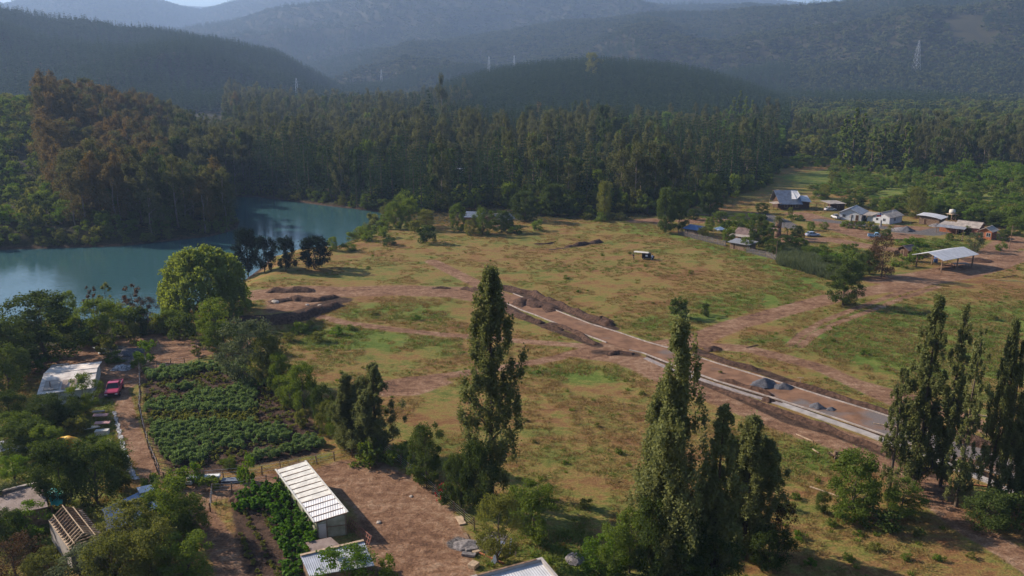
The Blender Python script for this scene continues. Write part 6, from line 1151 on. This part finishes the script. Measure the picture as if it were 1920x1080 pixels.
# dark field vehicle with awning
p = G(1214, 486); e = empty('field_truck', p, R_(-20), 'dark boxy truck with a pale flat awning standing in the field', 'truck')
b = MB(); b.box(-1.9, 1.2, -1.0, 1.0, .5, 2.3); b.build('box_body', K['black'], e, bevel=.05); b = MB(); b.box(1.21, 2.4, -.95, .95, .5, 1.25); b.build('bonnet', K['dark'], e, bevel=.08); b = MB(); b.box(1.205, 1.24, -.8, .8, 1.3, 2.0); b.build('windscreen', K['glass'], e)
for x in (-1.2, 1.7):
    for y in (-1.0, 1.0): b = MB(); b.cyl((x, y-.13, .42), (x, y+.13, .42), .42, .42, 16); wl = b.build('wheel', K['rubber'], e); b = MB(); b.cyl((x, y+(.13 if y > 0 else -.15), .42), (x, y+(.15 if y > 0 else -.13), .42), .2, .2, 10); b.build('rim', K['chrome'], wl)
b = MB(); b.slab([(-5.0, -1.2, 2.55), (.3, -1.2, 2.45), (.3, 1.3, 2.45), (-5.0, 1.3, 2.55)], .06); b.build('awning', K['cream'], e)
for y in (-1.1, 1.2): b = MB(); b.bar((-4.8, y, 0), (-4.8, y, 2.5), .05); b.build('awning_pole', K['chrome'], e)
b = MB(); b.box(-.6, .2, -1.03, -1.002, 1.2, 1.8); b.build('side_window', K['white2'], e)
bpy.context.view_layer.update(); [o for o in bpy.data.objects if o.name.startswith('field_truck')][0].scale = (.72, .72, .72)
# ------------------------------------------------------------ people
def person(px, py, rz, label, lean=.0, top=None, legs=None, stride=.28, reach=0):
    p = G(px, py); hh = 1.72; J = {'pel': (0, 0, .92), 'wai': (lean*.15, 0, 1.08), 'che': (lean*.35, 0, 1.34), 'nek': (lean*.48, 0, 1.50), 'hed': (lean*.55, 0, 1.60), 'top': (lean*.6, 0, 1.70)}
    R = {'pel': .15, 'wai': .135, 'che': .16, 'nek': .055, 'hed': .095, 'top': .07}; E = [('pel', 'wai'), ('wai', 'che'), ('che', 'nek'), ('nek', 'hed'), ('hed', 'top')]
    for s, n in ((-1, 'l'), (1, 'r')):
        f = stride*s; J.update({'hip'+n: (0, .10*s, .88), 'kne'+n: (f*.6, .11*s, .48), 'ank'+n: (f*.8-.05, .11*s, .09), 'toe'+n: (f*.8+.14, .12*s, .04), 'sho'+n: (lean*.38, .19*s, 1.42), 'elb'+n: (lean*.4-f*.5+reach*.1, .25*s, 1.15), 'wri'+n: (lean*.4-f*.5+.12+reach*.25, .25*s, .93), 'pal'+n: (lean*.4-f*.5+.15+reach*.3, .25*s, .86)})
        R.update({'hip'+n: .10, 'kne'+n: .065, 'ank'+n: .045, 'toe'+n: .04, 'sho'+n: .065, 'elb'+n: .045, 'wri'+n: .032, 'pal'+n: .035}); E += [('pel', 'hip'+n), ('hip'+n, 'kne'+n), ('kne'+n, 'ank'+n), ('ank'+n, 'toe'+n), ('che', 'sho'+n), ('sho'+n, 'elb'+n), ('elb'+n, 'wri'+n), ('wri'+n, 'pal'+n)]
        x, y, z = J['pal'+n]
        for q, (o, l) in enumerate(((-.03, .07), (-.01, .085), (.01, .08), (.03, .06))): J['f%d%s' % (q, n)] = (x+o+.01, y, z-l); R['f%d%s' % (q, n)] = .009; E.append(('pal'+n, 'f%d%s' % (q, n)))
        J['th'+n] = (x+.06, y-.02*s, z-.02); R['th'+n] = .011; E.append(('pal'+n, 'th'+n))
    ks = list(J); me = bpy.data.meshes.new('person'); me.from_pydata([J[k] for k in ks], [(ks.index(a), ks.index(b)) for a, b in E], []); o = bpy.data.objects.new('person', me); SC.collection.objects.link(o)
    md = o.modifiers.new('s', 'SKIN'); md.use_smooth_shade = True
    for i, k in enumerate(ks): me.skin_vertices[0].data[i].radius = (R[k], R[k]*(1.25 if k in ('che', 'pel', 'wai') else 1)); me.skin_vertices[0].data[i].use_root = (k == 'pel')
    o.modifiers.new('u', 'SUBSURF').levels = 1; dg = bpy.context.evaluated_depsgraph_get(); m2 = bpy.data.meshes.new_from_object(o.evaluated_get(dg)); o.modifiers.clear(); o.data = m2
    m2.materials.clear()
    for m in (K['skin'], top, legs, K['black']): m2.materials.append(m)
    for f in m2.polygons:
        c = f.center; f.material_index = 3 if c.z < .12 else (2 if c.z < .95 and abs(c.y) < .21 else (1 if c.z < 1.49 and (c.z > 1.12 or abs(c.y) < .2) else 0))
    o.location = p; o.rotation_euler = (0, 0, rz); tag(o, label, 'person'); b = bmesh.new(); bmesh.ops.create_icosphere(b, subdivisions=2, radius=.108)
    for v in b.verts: v.co = Vector((v.co.x+lean*.56-.015, v.co.y, v.co.z*1.05+1.65))
    bmesh.ops.delete(b, geom=[v for v in b.verts if v.co.z < 1.62 and v.co.x > lean*.56], context='VERTS'); hm = bpy.data.meshes.new('hair'); b.to_mesh(hm); b.free(); hm.materials.append(K['hair']); obj('hair', hm, o); return o
person(1188, 487, R_(200), 'person in dark clothes walking left of the field truck', .35, K['dark'], K['dark'], .3); person(1223, 489, R_(90), 'person in pale shirt and dark trousers beside the field truck', .1, K['shirt'], K['jeans'], .08)
# ------------------------------------------------------------ fences, poles, pylons, scattered things
def wire_fence(pts, label, sp=2.4, h=1.25, m=None, wires=3, lean=.06, boards=False):
    Q = dense(np.array([G(*q)[:2] for q in pts]), sp); e = empty('wire_fence' if not boards else 'board_fence', Vector((Q[0][0], Q[0][1], hz(*Q[0]))), 0, label, 'fence'); o = e.location; tops = []
    hzv = height(Q[:, 0], Q[:, 1])
    for i, q in enumerate(Q):
        z = hzv[i]-o.z; hh = h*(.85+.3*rr()); x, y = q[0]-o.x, q[1]-o.y; b = MB(); b.bar((x, y, z-.2), (x+lean*RNG.normal(), y+lean*RNG.normal(), z+hh), .11); b.build('post', m or K['wood'], e); tops.append(Vector((x, y, z)))
    for k in range(wires):
        zz = h*(.3+.6*k/max(1, wires-1)); b = MB()
        for i in range(len(tops)-1): b.bar(tuple(tops[i]+Vector((0, 0, zz))), tuple(tops[i+1]+Vector((0, 0, zz))), .02 if not boards else .05)
        b.build('wire' if not boards else 'rail', K['chrome'] if not boards else K['wood'], e)
    if boards:
        for i in range(len(tops)-1):
            d = tops[i+1]-tops[i]; b = MB(); n = max(2, int(d.length/.2))
            for j in range(n):
                q = tops[i]+d*(j+.5)/n; hh = h*(.8+.35*rr()); b.bar(tuple(q), tuple(q+Vector((0, 0, hh))), d.length/n*.82, .03)
            b.build('boards', m or K['wood'], e)
    return e
GYW = mat('grey_boards', (.17, .16, .17), .9, var=.4, scale=2)
wire_fence([(262, 690), (263, 730), (262, 770), (270, 810), (282, 850), (300, 893)], 'leaning stick fence along the right side of the dirt track', 1.0, 1.3, K['wood'], 2, .16)
wire_fence([(268, 698), (300, 690), (340, 684), (400, 676), (450, 668)], 'wire fence along the top of the garden', 2.2, 1.3)
wire_fence([(310, 905), (400, 900), (480, 893), (560, 878), (640, 862), (700, 850)], 'wire fence between garden and earth yard', 2.2, 1.4); wire_fence([(720, 850), (760, 880), (800, 915), (850, 960), (890, 995)], 'wire fence on the field side of the earth yard', 2.2, 1.4, None, 4)
wire_fence([(395, 960), (398, 925), (430, 925), (500, 910)], 'short wire fence above the maize garden', 2.2, 1.3)
wire_fence([(1272, 440), (1310, 450), (1360, 462)], 'grey board fence left of the low sheds at the village edge', 2.2, 1.6, GYW, 2, .03, True); wire_fence([(1400, 474), (1440, 483), (1462, 490)], 'grey board fence right of the low sheds at the village edge', 2.2, 1.5, GYW, 2, .03, True)
wire_fence([(1462, 492), (1520, 506), (1570, 520)], 'thin wire fence along the reed bed', 3, 1.2)
def pole(px, py, ty, label, arm=True, r=.11, m=None, lean=0):
    p = G(px, py); h = top_h(p, ty); e = empty('utility_pole', p, 0, label, 'pole'); b = MB(); b.cyl((0, 0, -.3), (lean, 0, h), r, r*.7, 8); b.build('shaft', m or K['wood'], e)
    if arm: b = MB(); b.bar((lean-.8, 0, h*.93), (lean+.8, 0, h*.93), .1); b.build('crossarm', K['wood'], e)
pole(1892, 468, 422, 'utility pole at the right end of the village track'); pole(1455, 484, 452, 'pale pole at the village fence by the reeds', False); pole(1595, 418, 402, 'stone pillar pole before the porch', False, .45, K['concrete']); pole(1614, 420, 404, 'second stone pillar before the porch', False, .4, K['concrete']); pole(1651, 424, 413, 'short stone pillar below the flag', False, .4, K['concrete'])
pole(212, 648, 612, 'thin pale post among the bank bushes', False, .06, K['palewood']); pole(44, 868, 840, 'thin trunk like post in the left garden', False, .06); pole(121, 838, 820, 'white post behind the orange cover', False, .07, K['white'])
p = G(1650, 424); h = top_h(p, 399); e = empty('flagpole', p, R_(200), 'flagpole with a small red, white and blue flag by the white house', 'flagpole'); b = MB(); b.cyl((0, 0, 0), (0, 0, h), .05, .03, 8); b.build('shaft', K['white'], e)
fl = empty  # the flag: a canton of blue beside white over red
f = MB(); f.box(.05, .6, -.015, .015, h-.65, h-.05, 0); f.box(.604, 1.8, -.015, .015, h-.65, h-.05, 1); f.box(.05, 1.8, -.015, .015, h-1.25, h-.654, 2); f.build('flag', [K['blue'], K['white2'], K['red']], e)
def pylon(px, py, ty, w, label, arms=3, m=None):
    p = G(px, py); h = top_h(p, ty); s = mpp(p); W0 = w*s; t = max(.2, s*.24); e = empty('pylon', p, .4, label, 'pylon'); m = m or K['zinc']
    for sx in (-1, 1):
        for sy in (-1, 1): b = MB(); b.bar((sx*W0/2, sy*W0/2, -1), (sx*W0*.08, sy*W0*.08, h), t*.8); b.build('leg', m, e)
    b = MB(); n = 7
    for i in range(n):
        z0, z1 = h*i/n, h*(i+1)/n; r0 = W0/2*(1-.84*i/n); r1 = W0/2*(1-.84*(i+1)/n)
        for a in range(4):
            c0 = [(1, 1), (-1, 1), (-1, -1), (1, -1)][a]; c1 = [(1, 1), (-1, 1), (-1, -1), (1, -1)][(a+1) % 4]; b.bar((c0[0]*r0, c0[1]*r0, z0), (c1[0]*r1, c1[1]*r1, z1), t*.45); b.bar((c1[0]*r0, c1[1]*r0, z0), (c0[0]*r1, c0[1]*r1, z1), t*.45); b.bar((c0[0]*r1, c0[1]*r1, z1), (c1[0]*r1, c1[1]*r1, z1), t*.4)
    b.build('bracing', m, e)
    for k in range(arms): z = h*(.72+.12*k); b = MB(); b.bar((-W0*.75, 0, z), (W0*.75, 0, z), t*.6); b.build('crossarm', m, e)
SILV = mat('galvanised_steel', (.45, .48, .55), .5, .5, .1)
pylon(1716, 140, 76, 13, 'tall lattice pylon standing on the right hand mountain slope', 3, SILV); pylon(558, 190, 146, 8, 'small pale pylon above the left side of the wood', 2, SILV); pylon(917, 146, 106, 7, 'thin lattice pylon left of the pine hill, nearer of the pair', 2, SILV); pylon(964, 142, 104, 6, 'thin pylon just left of the pine hill top', 2, SILV); pylon(716, 166, 130, 6, 'dim pylon on the valley slope left of centre', 2); pylon(1129, 128, 111, 6, 'pylon tip beside the round tree on the pine hill', 2, SILV)
# loose things in the farmyards
def board(px, py, L, w, t, rz, m, label, z=.03, tilt=0, nm='plank', cat='plank', group=None):
    p = G(px, py); p.z += z; b = MB(); b.box(-L/2, L/2, -w/2, w/2, 0, t); o = b.build(nm, m, None, bevel=.01); o.location = p; o.rotation_euler = (0, tilt, rz); return tag(o, label, cat, group)
board(864, 977, 1.7, .75, .12, 1.9, K['palewood'], 'pale thick board lying alone at the yard edge'); board(876, 1010, 2.0, .35, .1, 1.9, K['wood'], 'brown plank above the block pile'); board(868, 1026, 1.7, .3, .1, -.5, K['palewood'], 'short plank left of the block pile'); board(893, 1022, 1.6, .3, .1, -.6, K['wood'], 'plank right of the block pile', .12)
board(884, 1032, 1.2, .6, .3, .3, K['rubble'], 'grey concrete block in the yard debris, upper one', nm='concrete_block', cat='block'); board(879, 1042, 1.4, .5, .25, -.2, K['rubble'], 'grey concrete block in the yard debris, lower one', nm='concrete_block', cat='block'); board(895, 1036, 1.0, .4, .2, .5, K['palewood'], 'pale block right in the yard debris', nm='concrete_block', cat='block')
board(888, 1063, .9, .8, .4, 1.0, K['palewood'], 'wooden crate near the white building', nm='crate', cat='crate'); board(918, 1046, 3.6, .14, .12, -.65, K['orange'], 'long orange beam leaning between debris and tree foot'); board(933, 1044, 3.2, .5, .1, 1.2, K['slate'], 'grey blue sheet leaning at the tree foot', .3, -.3, 'metal_sheet', 'sheet'); board(957, 1035, 1.8, .15, .1, 1.4, K['white'], 'white stick standing right of the tree foot', .5, -1.0); board(967, 1040, 1.6, .15, .1, 1.5, K['palewood'], 'pale stick right of the white stick', .4, -1.1)
board(188, 656, 2.4, 1.1, .08, .9, K['cream'], 'curled pale sheet lying by the gravel heap', .25, .35, 'metal_sheet', 'sheet'); board(194, 663, 1.6, .8, .08, .6, K['cream'], 'second pale sheet lying by the gravel heap', .1, .1, 'metal_sheet', 'sheet')
board(190, 790, 1.9, .9, .1, .2, K['pink'], 'upper faded pink board on the scrap pile', .9, .05, 'board', 'board'); board(193, 802, 1.9, .85, .1, .25, K['pink'], 'lower faded pink board on the scrap pile', .7, .05, 'board', 'board'); board(172, 808, 2.0, .9, .08, .9, K['cream'], 'tilted white sheet left of the pink boards', .5, .15, 'metal_sheet', 'sheet'); board(192, 814, 1.7, .8, .6, .2, K['cream'], 'white chest under the pink boards', 0, 0, 'chest', 'chest'); board(203, 830, 1.5, .6, .2, 1.8, K['palewood'], 'pale pallet at the lower end of the scrap pile', .05, 0, 'pallet', 'pallet'); board(186, 782, 1.6, .4, .15, .2, K['concrete'], 'grey slab above the pink boards', .8, 0, 'slab', 'slab')
def mound_cover(px, py, w, d, h, m, label, nm, cat):
    p = G(px, py); n = 14; b = MB()
    for i in range(n):
        for j in range(n): u, v = i/(n-1)*2-1, j/(n-1)*2-1; r = max(abs(u), abs(v)); b.v.append((u*w/2, v*d/2, h*(1-r**3)+.12*math.sin(u*7+v*3)*(1-r)))
    for i in range(n-1):
        for j in range(n-1): a = i*n+j; b.f.append((a, a+n, a+n+1, a+1)); b.m.append(0)
    o = b.build(nm, m, None, True); o.location = p; return tag(o, label, cat)
mound_cover(126, 836, 3.6, 1.5, 1.3, K['tarpo'], 'orange and yellow cover half hidden in the garden', 'cover', 'cover'); mound_cover(228, 692, 3.0, 1.8, .7, mat('whitewashed_stones', (.45, .44, .45), .8, var=.75, scale=3, bump=1), 'pile of pale stones at the dirt road bend', 'stone_pile', 'stone pile'); mound_cover(22, 838, 5, 3, .6, mat('pale_netting', (.35, .37, .42), .8, var=.7, scale=2, bump=1), 'crumpled pale netting at the left edge of the garden', 'netting', 'netting')
# plastic lined ditch
Q = np.array([G(*q)[:2] for q in [(214, 772), (220, 795), (226, 820), (232, 845), (238, 865), (246, 885), (255, 900)]]); Q = dense(Q, .25); n = len(Q); b = MB(); C_ = 7; zz = height(Q[:, 0], Q[:, 1])
for i in range(n):
    wd = .22+.2*(i/n)+.1*math.sin(i*.7)
    for j in range(C_): u = j/(C_-1)*2-1; b.v.append((Q[i][0]+u*wd, Q[i][1]+.1*math.sin(i*2.1+j), zz[i]+.05+.05*abs(math.sin(i*1.3+j*2.0))))
for i in range(n-1):
    for j in range(C_-1): a = i*C_+j; b.f.append((a, a+1, a+C_+1, a+C_)); b.m.append(0)
tag(b.build('plastic_sheet', K['film']), 'shiny strip of crumpled plastic film along the dirt track', 'plastic sheet')
# foam block row and slab
p = G(383, 903); e = empty('trough', p, .12, 'long white lumpy trough at the garden corner', 'trough'); b = MB(); b.box(-1.9, 1.9, -.35, .35, .5, .8); b.build('rim', K['white2'], e, bevel=.12); b = MB(); b.box(-1.7, 1.7, -.28, .28, .02, .497); b.build('base', K['rubble'], e); b = MB(); b.box(-2.0, -1.2, -.7, -.36, 0, .45); b.build('end_block', K['white2'], e, bevel=.12)
board(434, 903, 2.2, .9, .3, .1, K['slate'], 'blue grey basin on the path right of the white trough', nm='basin', cat='basin')
for q, (px, py, L_, rz, lb) in enumerate([(1705, 806, 9, -.45, 'long thin pale batten lying on the soil beyond the kerb'), (1545, 923, 3.4, -.75, 'pale pole lying on the grass left of the wide rounded tree'), (1508, 822, 2.6, -1.0, 'thin pale branch on the grass near the road'), (1529, 847, 1.2, -1.3, 'short pale stick on the grass near the stump'), (1410, 650, 3.0, .5, 'weathered log beside the dirt track'), (1880, 786, 8, -.4, 'long pale batten between the right hand poplars'), (1900, 528, 9, -.35, 'pale timber beam lying at the right edge'), (1892, 519, 6, .5, 'dark timber beam beside the pale one at the right edge'), (1905, 920, 10, -.28, 'orange pipe lying along the footway at the right edge')]):
    board(px, py, L_, .13, .12, rz, K['orange'] if 'orange' in lb else (K['darkwood'] if 'dark' in lb or 'log' in lb else K['palewood']), lb, .05, nm='pole' if 'pole' in lb else 'timber', cat='timber')
p = G(1500, 721); e = empty('marker_stake', p, 0, 'small T shaped stake on the grass beyond the kerb', 'stake'); b = MB(); b.bar((0, 0, 0), (0, 0, 1.1), .09); b.build('stake', K['palewood'], e); b = MB(); b.bar((-.5, 0, 1.1), (.5, 0, 1.15), .09); b.build('crosspiece', K['palewood'], e)
p = G(1566, 858); b = MB()
for i in range(9): a = i*.7; b.cyl((0, 0, .2), (1.0*math.cos(a), 1.0*math.sin(a), .15+.7*rr()), .12, .03, 6)
b.cyl((0, 0, -.2), (0, 0, .9), .3, .22, 9); o = b.build('tree_stump', K['wood']); o.location = p; tag(o, 'uprooted tree stump lying in the pale grass near the road', 'stump')
for q, (px, py, s, lb) in enumerate([(517, 567, 1.1, 'pinkish stone slab on the dumped soil'), (526, 563, .5, 'pale stone on the dumped soil, right of the slab'), (541, 560, .5, 'pale stone highest on the dumped soil'), (576, 572, .5, 'pale stone near the dark bank'), (600, 573, .5, 'pale stone at the right of the dark bank'), (1078, 1050, 1.0, 'grey rock in the shade by the white building'), (710, 980, .3, 'little pale stone in the earth yard'), (771, 931, .25, 'little pale stone in the upper earth yard')]):
    bm = bmesh.new(); bmesh.ops.create_icosphere(bm, subdivisions=2, radius=s)
    for v in bm.verts: v.co *= .75+.4*float(vnoise(np.array([v.co.x*2/s+9+q]), np.array([v.co.y*2/s+v.co.z]), 3+q)[0]); v.co.z *= .5
    me = bpy.data.meshes.new('stone'); bm.to_mesh(me); bm.free(); me.materials.append(K['rubble'] if 'grey' in lb else K['beige']); o = obj('stone', me); o.location = G(px, py)+Vector((0, 0, .1*s)); tag(o, lb, 'stone')
# dead branch and scattered field weeds
WEEDS = [(1180, 477, 10), (1062, 523, 14), (1085, 548, 10), (1296, 513, 14), (1224, 570, 8), (656, 618, 20), (780, 600, 18), (700, 590, 16), (815, 455, 12), (690, 505, 12), (1010, 700, 12), (1205, 740, 14), (1350, 700, 10), (1560, 640, 16), (1620, 665, 18), (1680, 620, 14), (1860, 600, 20), (1210, 500, 8), (1130, 480, 8), (985, 790, 12), (1120, 800, 14), (1160, 850, 20), (1060, 870, 14), (1000, 830, 12), (1100, 950, 30), (1560, 985, 26), (1500, 1010, 30), (1480, 955, 34), (1640, 1030, 26), (1700, 1050, 26), (1760, 1050, 24), (1820, 1045, 22), (1870, 990, 30), (1590, 1050, 28), (1520, 1060, 26), (1660, 990, 24), (1720, 1005, 22), (640, 700, 12), (735, 745, 8), (680, 690, 8), (600, 640, 34), (560, 625, 40), (630, 628, 30), (585, 615, 26), (545, 640, 30), (1490, 935, 26), (1610, 1005, 20)]
for q, (px, py, w) in enumerate(WEEDS):
    p = G(px, py); W_ = w*mpp(p); hh = W_*.55; plant(['shrubo0', 'shrub1', 'shrubg2', 'shrubo2'][q % 4], p-Vector((0, 0, .05)), hh, W_, name='weed_clump', label='low weed clump scattered in the open grass', cat='weed', group='weed clumps in the pasture')
# ------------------------------------------------------------ haze: one closed box of even air round camera and scene
def haze():
    m = bpy.data.materials.new('haze'); m.use_nodes = True; t = m.node_tree; t.nodes.clear()
    o = t.nodes.new('ShaderNodeOutputMaterial'); v = t.nodes.new('ShaderNodeVolumePrincipled')
    v.inputs['Color'].default_value = (.42, .62, 1.0, 1); v.inputs['Density'].default_value = 0.00016; v.inputs['Anisotropy'].default_value = .2
    t.links.new(v.outputs[0], o.inputs['Volume'])
    x, y0, y1, z0, z1 = 10800, -10800, 10800, -60, 860
    V = [(-x, y0, z0), (x, y0, z0), (x, y1, z0), (-x, y1, z0), (-x, y0, z1), (x, y0, z1), (x, y1, z1), (-x, y1, z1)]
    me = np_mesh('haze', V, [(3, 2, 1, 0), (4, 5, 6, 7), (0, 1, 5, 4), (1, 2, 6, 5), (2, 3, 7, 6), (3, 0, 4, 7)], [m])
    tag(obj('haze', me), kind='stuff')
haze()
